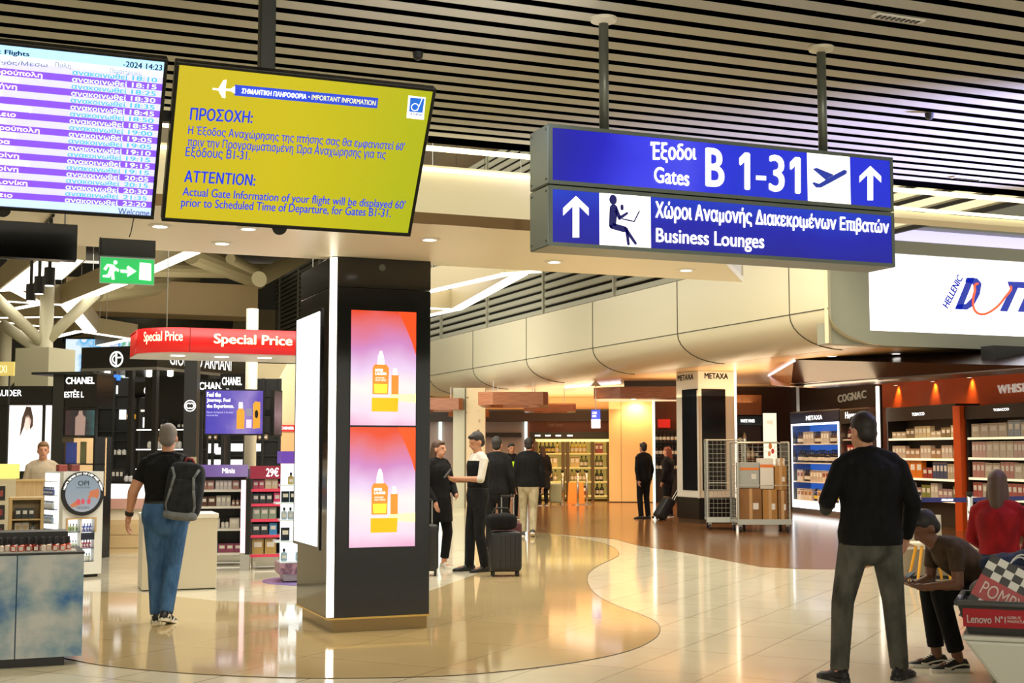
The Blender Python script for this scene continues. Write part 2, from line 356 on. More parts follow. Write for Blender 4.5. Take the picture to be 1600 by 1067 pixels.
# spirits shop ceiling (peach), back walls, perfume hall back wall, atrium roof
pc = MB(); pc.box(XB + 1.0, 40, YS + .3, 62, 3.30, 3.36); struct('ceiling', pc, mat('peach_ceiling', 'e0b681', .3))
bw = MB(); bw.box(15.0, 40, 61.5, 62, 0, 3.3); struct('wall_back', bw, mat('warm_wall', 'c9a272', .5))
bw = MB(); bw.box(-8, 15, 62.0, 62.4, 0, 10, 0); bw.box(-8, 15, 61.8, 62, 7.2, 8.2, 1); struct('wall_back', bw, [mat('duct_grey', '57574f', .5, .3), mat('duct_beige', '9c8c6a', .5)])
rf = MB(); rf.box(-10, 16, 12.5, 64, 10.4, 10.6); struct('ceiling', rf, mat('roof_dark', '6f6650', .7))
lw = MB(); lw.box(-8.3, -8, 12, 62, 0, 10); struct('wall_left', lw, cream)
# roof girders seen above the perfume shop
def girder(name, a, b, r, m, label, group):
    o = MB().cyl(a, b, r, r, 14).build(name, m); tag(o, label, 'girder', group)
m_gird = mat('girder_beige', 'a39875', .5); m_duct = mat('duct_tan', 'a58f68', .5)
girds = [((150, 452), (300, 438), 9.2, .34), ((300, 396), (405, 436), 9.6, .30), ((405, 436), (470, 402), 9.6, .22), ((230, 420), (420, 424), 10.0, .22), ((360, 404), (420, 432), 9.9, .14), ((200, 440), (260, 396), 9.5, .2)]
for (p, q, z, r), w_ in zip(girds, ('lowest long tube above the green exit sign', 'slanting tube running down toward the louvre wall', 'short tube rising beside the black pillar top', 'upper horizontal tube behind the slanting ones', 'thin brace between the roof tubes', 'steep tube just right of the exit sign')):
    girder('roof_girder', PD(*p, 46), PD(*q, 50), r * 1.3, m_gird, 'beige steel roof girder, ' + w_, None)
bm_ = MB(); a, b = PD(150, 462, 47), PD(400, 455, 50); bm_.box(min(a.x, b.x) - 1, b.x, b.y - .4, b.y + 1.5, a.z - .5, a.z + .7)
tag(bm_.build('roof_beam', m_duct), 'broad beige box beam spanning behind the exit sign', 'beam')
for k, (px, py, r) in enumerate(((190, 500, 1.0),)):
    a = PD(px - 90, py, 54); b = PD(px + 165, py - 6, 57)
    t = thing('air_duct', 'large dark grey round air duct above the red sign', 'duct'); MB().cyl(a, b, r, r, 24).build('tube', mat('duct_dark', '54544c', .4, .5), t, smooth=True)
    for f_ in (.2, .8): c = a.lerp(b, f_); MB().cyl(c, (c.x, c.y, 10.4), .02, .02, 6).build('hanger', greym, t)
# recessed downlights
def downlight(px, py, z, label, group=None, r=.075):
    p = PZ(px, py, z); t = thing('downlight', label, 'ceiling light', (p.x, p.y, z), 0, group)
    MB().lathe([(r * .75, -.012), (r, -.008), (r * 1.2, -.004), (r * 1.2, .001)], n=20).build('rim', white, t)
    MB().cyl((0, 0, -.013), (0, 0, -.005), r * .72, r * .72, 18).build('lens', lit, t)
for px, py, w_ in ((388, 356, 'below the yellow screen, nearer row'), (347, 379, 'left of the black pillar top'), (671, 373, 'just right of the black pillar top'), (866, 408, 'below the left half of the blue sign'), (1072, 421, 'below the middle of the blue sign'), (250, 352, 'above the green exit sign')):
    downlight(px, py, 3.25, 'round recessed downlight in the cream soffit ' + w_)
for px, py in [q for q in ((925, 592), (942, 578), (985, 582), (1085, 556), (1262, 562), (835, 598), (890, 604), (1300, 556), (760, 606), (980, 596), (1400, 552)) if PZ(*q, 3.30).x > XB + 1.1 and PZ(*q, 3.30).y > YS + .45]:
    downlight(px, py, 3.30, 'small round downlight in the peach shop ceiling', 'downlights in the peach shop ceiling', .10)
# vents and detectors in the slat ceiling
for px, py, w_ in ((1404, 27, 'near the right pole top'), (1512, 278, 'close to the lit cove at the right')):
    p = PZ(px, py, 4.066); t = thing('ceiling_vent', 'slim white louvred vent in the slat ceiling ' + w_, 'vent', p)
    MB().box(-.17, .17, -.03, .03, -.012, 0).build('frame', white, t); v = MB()
    for k in range(9): v.box(-.15 + k * .034, -.132 + k * .034, -.02, .02, -.016, -.011)
    v.build('grille', blackm, t)
for px, py, w_ in ((653, 82, 'left of the left sign pole'), (1452, 177, 'right of the right sign pole')):
    p = PZ(px, py, 4.06); tag(MB().lathe([(.012, -.05), (.03, -.035), (.035, 0)], p, 14).build('smoke_detector', blackm), 'tiny dark detector on the slat ceiling ' + w_, 'detector')
# ================================================================== HANGING SCREENS
YT = 5.85; TLp = PY(275, 95, YT); TRp = PY(682, 135, YT); BLp = PX(252, 345, TLp.x)
def hung_screen(name, label, cat, x0, x1, top, bot, mscreen):
    """screen tilted towards the floor; local frame: u right, v up along the panel"""
    v = (top - bot); h = v.length; ang = math.atan2(-(top.y - bot.y), v.z)
    t = thing(name, label, cat, (x0, bot.y, bot.z)); w = x1 - x0; t.rotation_euler = (ang, 0, 0)
    b = .016
    MB().box(0, w, .003, .05, 0, h).build('housing', blackm, t, bevel=.006)
    fr = MB(); fr.box(0, w, -.006, .004, 0, b * 1.15); fr.box(0, w, -.006, .004, h - b, h); fr.box(0, b, -.006, .004, b, h - b); fr.box(w - b, w, -.006, .004, b, h - b)
    fr.build('bezel', black, t, bevel=.003)
    MB().box(b, w - b, -.001, .004, b * 1.15, h - b).build('screen', mscreen, t)
    MB().cyl((w * .5 - .05, 0, 0), (w * .5 - .05, .03, 0), .035, .035, 20).build('sensor_bump', blackm, t)
    return t, w, h
mY = ramp_screen('screen_yellow', [(0, 'd8c017'), (.45, 'd6c40a'), (1, 'b9bd04')], .95, 0, 0, 1.2, .15, 1.5)
top = Vector((TLp.x, TLp.y, TLp.z)); bot = Vector(BLp)
ys, w, h = hung_screen('information_screen', 'hanging screen with blue notice text on bright yellow, tilted down at the hall', 'screen', TLp.x, TRp.x, top, bot, mY)
ys_inv = None
def on_screen(px, py, t, w, h):      # pixel -> (u, v) on the panel
    bpy.context.view_layer.update(); M = t.matrix_world; o = M.translation; U = M.to_3x3() @ Vector((1, 0, 0)); V = M.to_3x3() @ Vector((0, 0, 1)); N = U.cross(V)
    d = ray(px, py); p = C0 + d * ((o - C0).dot(N) / d.dot(N)) - o; return p.dot(U), p.dot(V)
mb_ = mat('notice_blue', '2b4bd8', .5, 0, .55, '2446e0', sample=False)
mw_ = mat('notice_white', 'ffffff', .5, 0, 1.0, 'ffffff', sample=False); mp_ = mat('notice_pale', 'e8e4a8', .5, 0, .8, 'e8e4a8', sample=False)
def st(t, body, x0, y0, x1, y1, hpx, m, bold=0.0, asc=0.0):
    """line of text whose lower-left ink corner is (x0,y0) and lower-right (x1,y1), hpx tall"""
    u0, v0 = on_screen(x0, y0, t, 0, 0); u1, v1 = on_screen(x1, y1, t, 0, 0); _, v2 = on_screen(x0, y0 - hpx, t, 0, 0); _, v3 = on_screen(x1, y1 - hpx * .96, t, 0, 0)
    return letters(body, (u0, -.003, v0), (u1, -.003, v1), (u1, -.003, v3), (u0, -.003, v2), m, t, bold)
st(ys, 'ΠΡΟΣΟΧΗ:', 296, 187, 394, 192, 20, mb_, .03)
st(ys, 'Η Έξοδος Αναχώρησης της πτήσης σας θα εμφανιστεί 60\'', 293, 212, 630, 238, 17, mb_, .015)
st(ys, 'πριν την Προγραμματισμένη Ώρα Αναχώρησης για τις', 292, 231, 601, 251, 18, mb_, .015)
st(ys, 'Εξόδους Β1-31.', 289, 246, 390, 252, 18, mb_, .015)
st(ys, 'ΑΤΤΕΝΤΙΟΝ:', 287, 284, 398, 290, 19, mb_, .03)
st(ys, 'Actual Gate Information of your flight will be displayed 60\'', 284, 309, 631, 330, 18, mb_, .015)
st(ys, 'prior to Scheduled Time of Departure, for Gates B1-31.', 282, 326, 609, 343, 18, mb_, .015)
def sq(t, pts, m, name, y=-.0025): return poly2([on_screen(x, yy, t, 0, 0) for x, yy in pts], y).build(name, m, t)
sq(ys, ((367, 132), (591, 153), (589, 169), (366, 149)), mb_, 'title_bar', -.002)
st(ys, 'ΣΗΜΑΝΤΙΚΗ ΠΛΗΡΟΦΟΡΙΑ', 377, 145.5, 478, 154.5, 8.5, mw_, .03); st(ys, '• IMPORTANT INFORMATION', 481, 154.6, 586, 164.5, 8, mp_, .01)
pl = [(332, 137), (341, 138), (349, 125), (354, 124), (352, 138), (360, 138.5), (367, 134), (367, 146), (360, 142), (352, 141.5), (352, 153), (347, 152), (341, 141), (332, 140)]
sq(ys, pl, mw_, 'plane_symbol', -.0034)
sq(ys, ((638, 149), (665, 152), (662, 187), (635, 184)), mat('notice_card', 'ffffff', .5, 0, .95, 'f4fbff', sample=False), 'logo_card', -.002)
sq(ys, ((641, 152), (663, 154), (660, 176), (639, 174)), mat('logo_blue', '1a63c8', .5, 0, .7, '1a63d0', sample=False), 'logo_square', -.0028)
lo = MB(); c0 = on_screen(648, 167, ys, 0, 0); arc(c0[0], c0[1], .017, 20, 330, .004, 20, -.0036, lo); a_, b_ = on_screen(655, 173, ys, 0, 0), on_screen(660, 154, ys, 0, 0)
lo.add([(c0[0] + .012, -.0036, c0[1] - .018), (c0[0] + .016, -.0036, c0[1] - .016), (b_[0], -.0036, b_[1]), (b_[0] - .004, -.0036, b_[1])], [(0, 1, 2, 3)]); lo.build('logo_curve', mw_, ys)
st(ys, 'ATHENS', 640, 179, 659, 181, 4, mat('logo_text', '1a50a0', .5, 0, .3, '1a50a0', sample=False), .02)
# departures board (left, cut by the frame)
Lx1 = PY(263, 92, YT).x; ls, lw_, lh = hung_screen('departures_screen', 'hanging departures screen with lilac flight rows, left of the yellow screen', 'screen', Lx1 - 1.21, Lx1, Vector((0, YT, PY(263, 92, YT).z)), Vector((0, BLp.y + .01, PX(240, 343, Lx1).z)), mat('board_light', 'b9d4ff', .3, 0, 1.0, 'b4ccff'))
bandA = mat('board_violet', '7a4df0', .4, 0, .95, '7a48f4', sample=False); bandB = mat('board_lilac', 'c9c4f6', .4, 0, .95, 'c4c8ff', sample=False); hdr = mat('board_header', 'a8dcff', .4, 0, 1.0, 'a4dcff', sample=False); hdr2 = mat('board_header_pale', 'dcefff', .4, 0, 1.0, 'e4f0ff', sample=False)
U0, U1 = .016, lw_ - .016
def band(v0, v1, m, name): MB().box(U0, U1, -.0018, -.001, v0, v1).build(name, m, ls)
_, vt = on_screen(252, 100, ls, 0, 0); _, v_h = on_screen(252, 111, ls, 0, 0); _, v_s = on_screen(250, 120, ls, 0, 0); _, v_e = on_screen(240, 325, ls, 0, 0)
band(v_h, lh - .017, hdr, 'header_row'); band(v_s, v_h, hdr2, 'column_row')
rows = 20; rh = (v_s - v_e) / rows; times = '18:10 18:15 18:25 18:30 18:35 18:45 18:50 18:55 19:00 19:05 19:05 19:10 19:15 19:15 19:15 20:05 20:15 20:30 21:35 22:20'.split()
towns = ['Αθήνα', 'Αλεξανδρούπολη', 'Κομοτηνή', 'Μυτιλήνη', 'Χανιά', 'Κως', 'Θεσσαλονίκη', 'Ηράκλειο', 'Πύργος', 'Αλεξανδρούπολη', 'Μυτιλήνη', 'Κέρκυρα', 'Ηράκλειο', 'Σαντορίνη', 'Θεσσαλονίκη', 'Σαντορίνη', 'Ρόδος', 'Θεσσαλονίκη', 'Κύθηρα', 'Ηράκλειο']
dk = mat('board_ink', '101a6a', .5, 0, .1, '101a6a', sample=False); yel = mat('board_yellow', 'd8f0b0', .5, 0, 1.0, 'd0f0b8', sample=False); cy = mat('board_cyan', '5fd0e8', .5, 0, .6, '30a8c8', sample=False)
for i in range(rows):
    z1 = v_s - i * rh; z0 = z1 - rh
    if i % 2: band(z0, z1, bandA, 'flight_row')
    else: band(z0, z1, bandB, 'flight_row.001')
    m = yel if i % 2 else cy
    txt(times[i], lw_ - .145, lw_ - .04, z0 + rh * .16, z0 + rh * .84, m, ls, -.003, .01); txt('ανακοινωθεί', lw_ - .395, lw_ - .165, z0 + rh * .10, z0 + rh * .86, m, ls, -.003, .015)
    wd = .024 * len(towns[i]); u_end = on_screen(66, 120, ls, 0, 0)[0] - (.0 if len(towns[i]) > 12 else .02 * (13 - len(towns[i])))
    txt(towns[i], u_end - wd, u_end, z0 + rh * .06, z0 + rh * .92, mw_, ls, -.003, .015)
st(ls, '-2024 14:23', 192, 104, 253, 110, 9.5, dk, .02); st(ls, 'Departures / Domestic Flights', -150, 72, 46, 90, 10, dk, .03); st(ls, 'Προορισμός/Μέσω', -60, 98, 74, 106, 9, mat('board_grey', '6a78a8', .5, 0, .3, '6a78a8', sample=False)); st(ls, 'Πύλη', 86, 105, 110, 108, 9, mat('board_grey', '6a78a8'))
st(ls, 'Welcome', 184, 334, 233, 337, 10, mat('board_grey', '6a78a8'), .01); st(ls, 'Παρατηρήσεις', 172, 114, 222, 119, 8, mat('board_grey', '6a78a8'))
# drop pole that carries the screens
pp = thing('ceiling_pole', 'thick dark square pole dropping from the slat ceiling to the yellow screen', 'pole', (1.20, 6.13, 3.0))
MB().box(-.036, .036, -.036, .036, 0, 1.08).build('tube', mat('pole_dark', '2a2c2a', .4, .4), pp, bevel=.004); MB().box(-.09, .09, -.05, .05, .01, .16).build('bracket', blackm, pp)
pb = MB(); pb.box(-1.35, .65, .0, .045, .06, .11); pb.build('rail', blackm, pp)
# ================================================================== BLUE GATE SIGN
SY = 6.68; gs = thing('gate_sign', 'large blue illuminated hanging sign for gates B 1-31 and business lounges', 'sign', (0, SY, 0))
def sy(px, py): p = PY(px, py, SY); return p.x, p.z
X0 = sy(858, 290)[0]; X1 = sy(1397, 330)[0]; ZB = (sy(858, 386)[1] + sy(1397, 415)[1]) / 2; ZT = (sy(858, 193)[1] + sy(1397, 246)[1]) / 2; ZM = (sy(858, 288)[1] + sy(1397, 331)[1]) / 2
m_sb = mat('sign_housing', '6f7a74', .35, .5); m_sl = mat('sign_end_plate', '8f9c9e', .4, .4)
for (z0, z1, nm) in ((ZM + .004, ZT, 'upper_module'), (ZB, ZM - .004, 'lower_module')):
    c = MB(); b = .022; c.box(X0, X1, .012, .27, z0, z1); c.box(X0, X1, 0, .012, z0, z0 + b); c.box(X0, X1, 0, .012, z1 - b, z1); c.box(X0, X0 + b, 0, .012, z0 + b, z1 - b); c.box(X1 - b, X1, 0, .012, z0 + b, z1 - b)
    mod = c.build(nm, m_sb, gs)
    MB().box(X0 - .006, X0, .006, .262, z0 + .006, z1 - .006).build('end_plate', m_sl, mod)
    for yy in (.03, .24):
        for zz in (z0 + .03, z1 - .03): MB().cyl((X0 - .010, yy, zz), (X0 - .005, yy, zz), .007, .007, 10).build('screw', greym, mod)
mSB = ramp_screen('sign_blue_glow', [(0, '0408a8'), (.3, '1014d0'), (.5, '3c40ff'), (.7, '4c50ff'), (.85, '2430ee'), (1, '1830e0')], .85, 0, X0 - .1, X0 + 1.25, .55, 1.3)
mSB2 = ramp_screen('sign_blue_dark', [(0, '0408a0'), (.5, '0818b8'), (1, '1440d8')], .85, 2, ZB, ZM, .5, 3.0)
b = .022
MB().box(X0 + b, X1 - b, .004, .011, ZM + .004 + b, ZT - b).build('blue_panel', mSB, gs); MB().box(X0 + b, X1 - b, .004, .011, ZB + b, ZM - .004 - b).build('blue_panel', mSB2, gs)
mSW = mat('sign_white', 'ffffff', .4, 0, 1.15, 'fffdf2'); mSWt = mat('sign_white_text', 'ffffff', .4, 0, 1.1, 'fffdf4', sample=False); mSD = mat('sign_symbol_blue', '2a3fae', .4, 0, .35, '2a3fc0', sample=False); mSD2 = mat('sign_symbol_navy', '10126e', .4, 0, .25, '10127a', sample=False)
def sgp(pts, m, name, y): return poly2([sy(*p) for p in pts], y).build(name, m, gs)
def sgt(body, x0, x1, yl0, yl1, yt0, yt1, bold): a, b_, c, d = sy(x0, yl0), sy(x1, yl1), sy(x1, yt1), sy(x0, yt0); return letters(body, (a[0], .001, a[1]), (b_[0], .001, b_[1]), (c[0], .001, c[1]), (d[0], .001, d[1]), mSWt, gs, bold)
xa, xb = sy(1262, 270)[0], sy(1329, 290)[0]; MB().box(xa, xb, .0015, .006, ZM + .026, ZT - b).build('white_panel', mSW, gs)
xa, xb = sy(937, 340)[0], sy(1017, 350)[0]; MB().box(xa, xb, .0015, .006, ZB + b, ZM - .026).build('white_panel', mSW, gs)
sgt('Έξοδοι', 1016, 1088, 255, 254, 221, 226, .035); sgt('Gates', 1022, 1077, 285, 291, 260, 266, .02)
sgt('B', 1102, 1132, 291, 293, 230, 233, .03); sgt('₁', 1155, 1172, 296, 297, 237, 239, .02); sgt('-', 1181, 1197, 281, 282, 274, 275, .0); sgt('3', 1201, 1226, 299, 301, 241, 243, .025); sgt('₁', 1234, 1251, 302, 303, 244, 246, .02)
sgt('Χώροι Αναμονής Διακεκριμένων Επιβατών', 1024, 1389, 347, 370, 313, 344, .03); sgt('Business Lounges', 1025, 1194, 385, 395, 356, 366, .015)
def arrow(cx, ytop, ybot, hw, m):
    sh = hw * .26; return [(cx, ytop), (cx + hw, ytop + hw * .95), (cx + hw, ytop + hw * 1.55), (cx + sh, ytop + hw * .82), (cx + sh, ybot), (cx - sh, ybot), (cx - sh, ytop + hw * .82), (cx - hw, ytop + hw * 1.55), (cx - hw, ytop + hw * .95)]
def arrow_build(cx, ytop, ybot, hw, nm):
    a = arrow(cx, ytop, ybot, hw, None); q = [sy(*p) for p in a]; m = MB()
    m.add([(x, .001, z) for x, z in q], [(0, 1, 2, 3), (0, 3, 6), (0, 6, 7, 8), (3, 4, 5, 6)]); m.build(nm, mSWt, gs)
arrow_build(1360, 259, 313, 17, 'arrow'); arrow_build(900, 306, 371, 20, 'arrow')
pln = MB(); body = [(1288, 279), (1319, 265), (1324, 267), (1323, 271), (1296, 286), (1283, 293), (1275, 293), (1269, 287), (1273, 284), (1282, 286), (1292, 280), (1270, 264), (1276, 262)]
q = [sy(*p) for p in [(1283, 293), (1275, 293), (1269, 286), (1272, 284.5), (1280, 287)]]; pln.add([(x, .0005, z) for x, z in q], [tuple(range(5))[::-1]])
q = [sy(*p) for p in [(1280, 287), (1300, 275), (1319, 265), (1324, 267), (1322, 272), (1300, 284), (1283, 293)]]; pln.add([(x, .0005, z) for x, z in q], [tuple(range(7))[::-1]])
q = [sy(*p) for p in [(1303, 273), (1276, 262), (1270, 264), (1290, 281)]]; pln.add([(x, .0005, z) for x, z in q], [tuple(range(4))[::-1]]); pln.build('plane_symbol', mSD, gs)
mn = MB(); hx = sy(958, 312); mn.add([(hx[0] + .024 * math.cos(t), .0005, hx[1] + .029 * math.sin(t)) for t in (2 * math.pi * k / 20 for k in range(20))], [tuple(range(20))])
def strip(p, q_, w0, w1=None):
    w1 = w1 or w0; a, b2 = Vector(sy(*p)), Vector(sy(*q_)); d = (b2 - a).normalized(); nn = Vector((-d.y, d.x)); pts = [a - nn * w0, a + nn * w0, b2 + nn * w1, b2 - nn * w1]
    mn.add([(x, .0005, z) for x, z in pts], [(0, 1, 2, 3)]); 
    for c, r in ((a, w0), (b2, w1)): mn.add([(c.x + r * math.cos(t), .0006, c.y + r * math.sin(t)) for t in (2 * math.pi * k / 12 for k in range(12))], [tuple(range(12))])
strip((959, 326), (957, 352), .026, .022); strip((957, 353), (975, 358), .018); strip((977, 357), (993, 380), .012, .009); strip((979, 358), (982, 381), .010, .009)
strip((963, 328), (968, 340), .012); strip((968, 341), (980, 333), .010, .007); strip((973, 342), (991, 346), .004); strip((991, 346), (999, 330), .004); strip((972, 322), (972, 326), .010); mn.build('lounge_symbol', mSD2, gs)
for px, py, w_ in ((945, 27, 'left'), (1289, 71, 'right')):
    p = PZ(px, py, 4.07); t = thing('sign_pole', 'grey round pole holding up the ' + w_ + ' end of the blue gate sign', 'pole', (p.x, 6.81, 0))
    MB().cyl((0, 0, ZT), (0, 0, 4.07), .028, .028, 20).build('tube', mat('pole_grey', '6a6f66', .35, .4), t, smooth=True)
    MB().lathe([(.03, 4.035), (.075, 4.05), (.08, 4.069)], n=28).build('ceiling_plate', cream, t)
# ================================================================== EXIT SIGN
p0 = PD(156, 443, 9.3); p1 = PD(243, 443, 9.3); ey = p0.y
ex = thing('exit_sign', 'green running-man exit sign hanging on a cord below the soffit', 'sign', (0, ey, 0))
def ep(px, py): p = PY(px, py, ey); return p.x, p.z
ax, az = ep(156, 441); bx, bz = ep(242, 443); tx_, tz = ep(156, 399); hz = ep(155, 371)[1]
MB().box(ax, bx, 0, .09, tz + .004, hz).build('housing', mat('exit_housing', '23241f', .3, .4), ex, bevel=.004)
MB().box(ax - .006, ax, -.004, .094, tz, hz + .004).build('end_cap', mat('exit_cap', '1c1a30', .4), ex)
fr_ = MB(); fr_.box(ax, bx, .038, .052, az, tz); fr_.build('panel_edge', mat('exit_edge', 'c4d8cc', .2, 0, .15, 'd0e8d8'), ex)
MB().box(ax + .006, bx - .006, .034, .039, az + .006, tz - .008).build('panel', mat('exit_green', '27b85a', .3, 0, .9, '30c060'), ex)
exm = MB(); yk = .031
def es(pts, f=None): 
    q = [ep(*p) for p in pts]; exm.add([(x, yk, z) for x, z in q], [tuple(range(len(q)))])
es([(219, 409), (237, 411), (237, 438), (218, 436)])
es([(189, 420), (203, 421), (203, 426), (189, 425)]); es([(201, 414), (214, 423), (200, 432), (199, 428), (204, 423.5), (198, 418)])
hx = ep(181, 409); exm.add([(hx[0] + .014 * math.cos(t), yk, hx[1] + .015 * math.sin(t)) for t in (2 * math.pi * k / 14 for k in range(14))], [tuple(range(14))])
es([(169, 411), (179, 413), (183, 420), (176, 427), (170, 424), (172, 418)]); es([(168, 411), (171, 414), (166, 422), (162, 419)]); es([(180, 416), (187, 420), (186, 424), (178, 420)])
es([(171, 423), (176, 425), (172, 433), (161, 432), (161, 429), (168, 428)]); es([(173, 425), (179, 425), (180, 436), (175, 436), (174, 429)])
exm.build('running_man_symbol', mat('exit_white', 'f4fff6', .4, 0, 1.0, 'f0fff4', sample=False), ex)
cd = [(ep(203, 369)[0], .05, ep(203, 369)[1]), (ep(206, 360)[0], .05, ep(206, 360)[1]), (ep(211, 344)[0], .05, 3.25)]
MB().tube(cd, .004, 6).build('cord', blackm, ex)
# ================================================================== BLACK BOX SIGN (back) WITH SPOTLIGHTS
by = 8.65
def bp_(px, py): p = PY(px, py, by); return p.x, p.z
x1_, z0_ = bp_(120, 407); z1_ = min(3.24, bp_(120, 351)[1]); bk_ = thing('hanging_sign', 'black back of a flat box sign hanging at the left edge', 'sign', (0, by, 0))
MB().box(-.4, x1_, 0, .10, z0_, z1_).build('box', black, bk_, bevel=.004); hr = MB()
for xx in (-.1, .45): hr.cyl((xx, .05, z1_), (xx, .05, 3.252), .006, .006, 8)
hr.build('hanger', steel, bk_)
for k, (px, py, pt, D_) in enumerate(((48, 470, 444, 10.47), (61, 459, 432, 9.97), (77, 446, 418, 9.5))):
    p = PD(px, py, D_); q = PD(px, pt, D_); t = thing('spotlight', ('first', 'second', 'third')[k] + ' from the left of three black cylinder spotlights under the black box', 'spotlight', (p.x, p.y, p.z))
    hh = q.z - p.z; MB().cyl((0, 0, 0), (0, 0, hh), .038, .038, 18).build('housing', blackm, t); MB().cyl((0, 0, -.004), (0, 0, .002), .03, .03, 16).build('lens', lit, t)
    MB().cyl((0, 0, hh), (0, 0, 3.232 - p.z), .013, .013, 8).build('stem', blackm, t)
a, b2 = PD(45, 470, 10.6), PD(80, 446, 9.4); a.z = b2.z = 3.24
tag(MB().cyl(a, b2, .012, .012, 8).build('light_track', blackm), 'thin black track on the soffit carrying three cylinder spotlights', 'track')
# ================================================================== ADVERTISING PILLAR
PXc, PYc = 2.797, 11.215; pil = thing('advertising_pillar', 'glossy black advertising pillar with perfume screens in the middle', 'pillar', (PXc, PYc, 0))
w_, d_ = .905, 1.22; m_pb = mat('pillar_black', '0c0a08', .10, 0, spec=.6)
MB().box(0, w_, 0, d_, .13, 2.98).build('body', m_pb, pil, bevel=.004); MB().box(0, w_, 0, d_, 2.985, 3.25).build('top_panel', m_pb, pil, bevel=.004)
MB().box(.05, w_ - .005, .05, d_ - .03, 0, .13).build('plinth', mat('plinth_brass', '8a7550', .22, .9), pil)
tr = MB(); tr.box(.0, w_ + .002, -.006, .0, .115, .132); tr.box(-.006, 0, -.006, d_, .115, .132); tr.build('plinth_trim', mat('trim_gold', 'c8a860', .2, .9), pil)
ls_ = MB(); ls_.box(-.008, .045, -.010, .0, .14, 3.24); ls_.box(-.010, -.001, -.010, .035, .14, 3.24); ls_.build('corner_light', mat('corner_led', 'fffdf0', .4, 0, 2.6, 'fffbea'), pil)
def fp(px, py): p = PY(px, py, PYc - .004); return p.x - PXc, p.z
sxa, szt = fp(549, 484); sxb, szb = fp(648, 853); szm = fp(600, 666)[1]
for k, (z0, z1) in enumerate(((szm + .008, szt), (szb, szm - .008))):
    mS = ramp_screen('perfume_screen_%s' % 'ab'[k], [(0, 'f2b0d4'), (.13, 'ffe2f4'), (.34, 'fff8f2'), (.50, 'f2d2f6'), (.70, 'd98cc8'), (.88, 'ea7078'), (1, 'f24a20')], 1.0, 2, z0, z1, .45, 1.4)
    MB().box(sxa - .008, sxb + .008, -.004, 0, z0 - .008, z1 + .008).build('screen_bezel', black, pil)
    s_ = MB().box(sxa, sxb, -.008, -.002, z0, z1).build('screen', mS, pil)
    W_ = sxb - sxa; H_ = z1 - z0
    def ad(pts, m, nm, y=-.0095): return poly2([(sxa + W_ * u, z0 + H_ * v) for u, v in pts], y).build(nm, m, s_)
    amb = mat('ad_amber', 'f08030', .4, 0, .9, 'f88030', sample=False); gold = mat('ad_gold', 'ffd040', .4, 0, 1.0, 'ffc838', sample=False); pale = mat('ad_pale', 'f8f4ff', .4, 0, 1.05, 'fbf4ff', sample=False); deep = mat('ad_orange', 'f8a000', .4, 0, 1.0, 'ffa010', sample=False)
    ad([(.72, 1), (1, 1), (1, .62), (.93, .74), (.84, .86)], mat('ad_red', 'ff4a18', .4, 0, .75, 'f85020', sample=False), 'red_glow', -.0086)
    ad([(.33, .27), (.57, .27), (.58, .50), (.54, .53), (.36, .53), (.33, .50)], amb, 'bottle_picture'); ad([(.36, .28), (.55, .28), (.56, .36), (.35, .36)], gold, 'bottle_picture', -.0105)
    ad([(.40, .53), (.51, .53), (.50, .60), (.47, .65), (.44, .65), (.41, .60)], pale, 'dropper_picture'); ad([(.62, .27), (.73, .27), (.73, .44), (.62, .44)], amb, 'vial_picture'); ad([(.64, .44), (.71, .44), (.70, .50), (.65, .50)], pale, 'vial_cap_picture')
    ad([(.32, .12), (.72, .12), (.73, .24), (.32, .24)], deep, 'reflection_picture'); ad([(.60, .22), (1, .20), (1, .28), (.60, .27)], mat('ad_yellow', 'fff0a0', .4, 0, .95, 'fff2b0', sample=False), 'glow_picture', -.0088)
    txt('ESTEE\nLAUDER', sxa + W_ * .37, sxa + W_ * .54, z0 + H_ * .44, z0 + H_ * .49, pale, s_, -.0105, .01); txt('ADVANCED\nNIGHT REPAIR', sxa + W_ * .37, sxa + W_ * .54, z0 + H_ * .385, z0 + H_ * .42, pale, s_, -.0105)
def lp(px, py): p = PX(px, py, PXc - .004); return p.y - PYc, p.z
ya_, za_ = lp(466, 490); yb_, zb_ = lp(497, 854); zt2 = lp(497, 483)[1]
MB().box(-.012, 0, yb_ - .06, ya_ + .06, zb_ - .03, zt2 + .0).build('side_frame', black, pil); MB().box(-.017, -.012, yb_, ya_, zb_, zt2 - .03).build('side_light_panel', mat('side_white', 'ffffff', .4, 0, 1.7, 'f8faff'), pil)
MB().cyl((w_ * .5, -.006, 3.17), (w_ * .5, 0, 3.17), .03, .03, 18).build('round_badge', greym, pil)
# ================================================================== CLOUD COUNTER WITH NAIL POLISH
cx1 = .735; cyf = 10.33; ct = thing('display_counter', 'low counter wrapped in a cloudy blue sky picture at the left edge', 'counter', (cx1, cyf, 0))
m_sky = bpy.data.materials.new('cloud_print'); m_sky.use_nodes = True; nt = m_sky.node_tree; bs = nt.nodes['Principled BSDF']; tc = nt.nodes.new('ShaderNodeTexCoord'); mp = nt.nodes.new('ShaderNodeMapping'); mp.inputs['Scale'].default_value = (1, 1, 1.2); mp.inputs['Location'].default_value = (.62, 0, .28)
nz = nt.nodes.new('ShaderNodeTexNoise'); nz.inputs['Scale'].default_value = 1.9; nz.inputs['Detail'].default_value = 7; nz.inputs['Roughness'].default_value = .55; rp = nt.nodes.new('ShaderNodeValToRGB'); e = rp.color_ramp.elements
e[0].position = .36; e[0].color = (*lin('0c62a8'), 1); e[1].position = .58; e[1].color = (*lin('c8cccc'), 1); k_ = e.new(.46); k_.color = (*lin('8aa4b4'), 1)
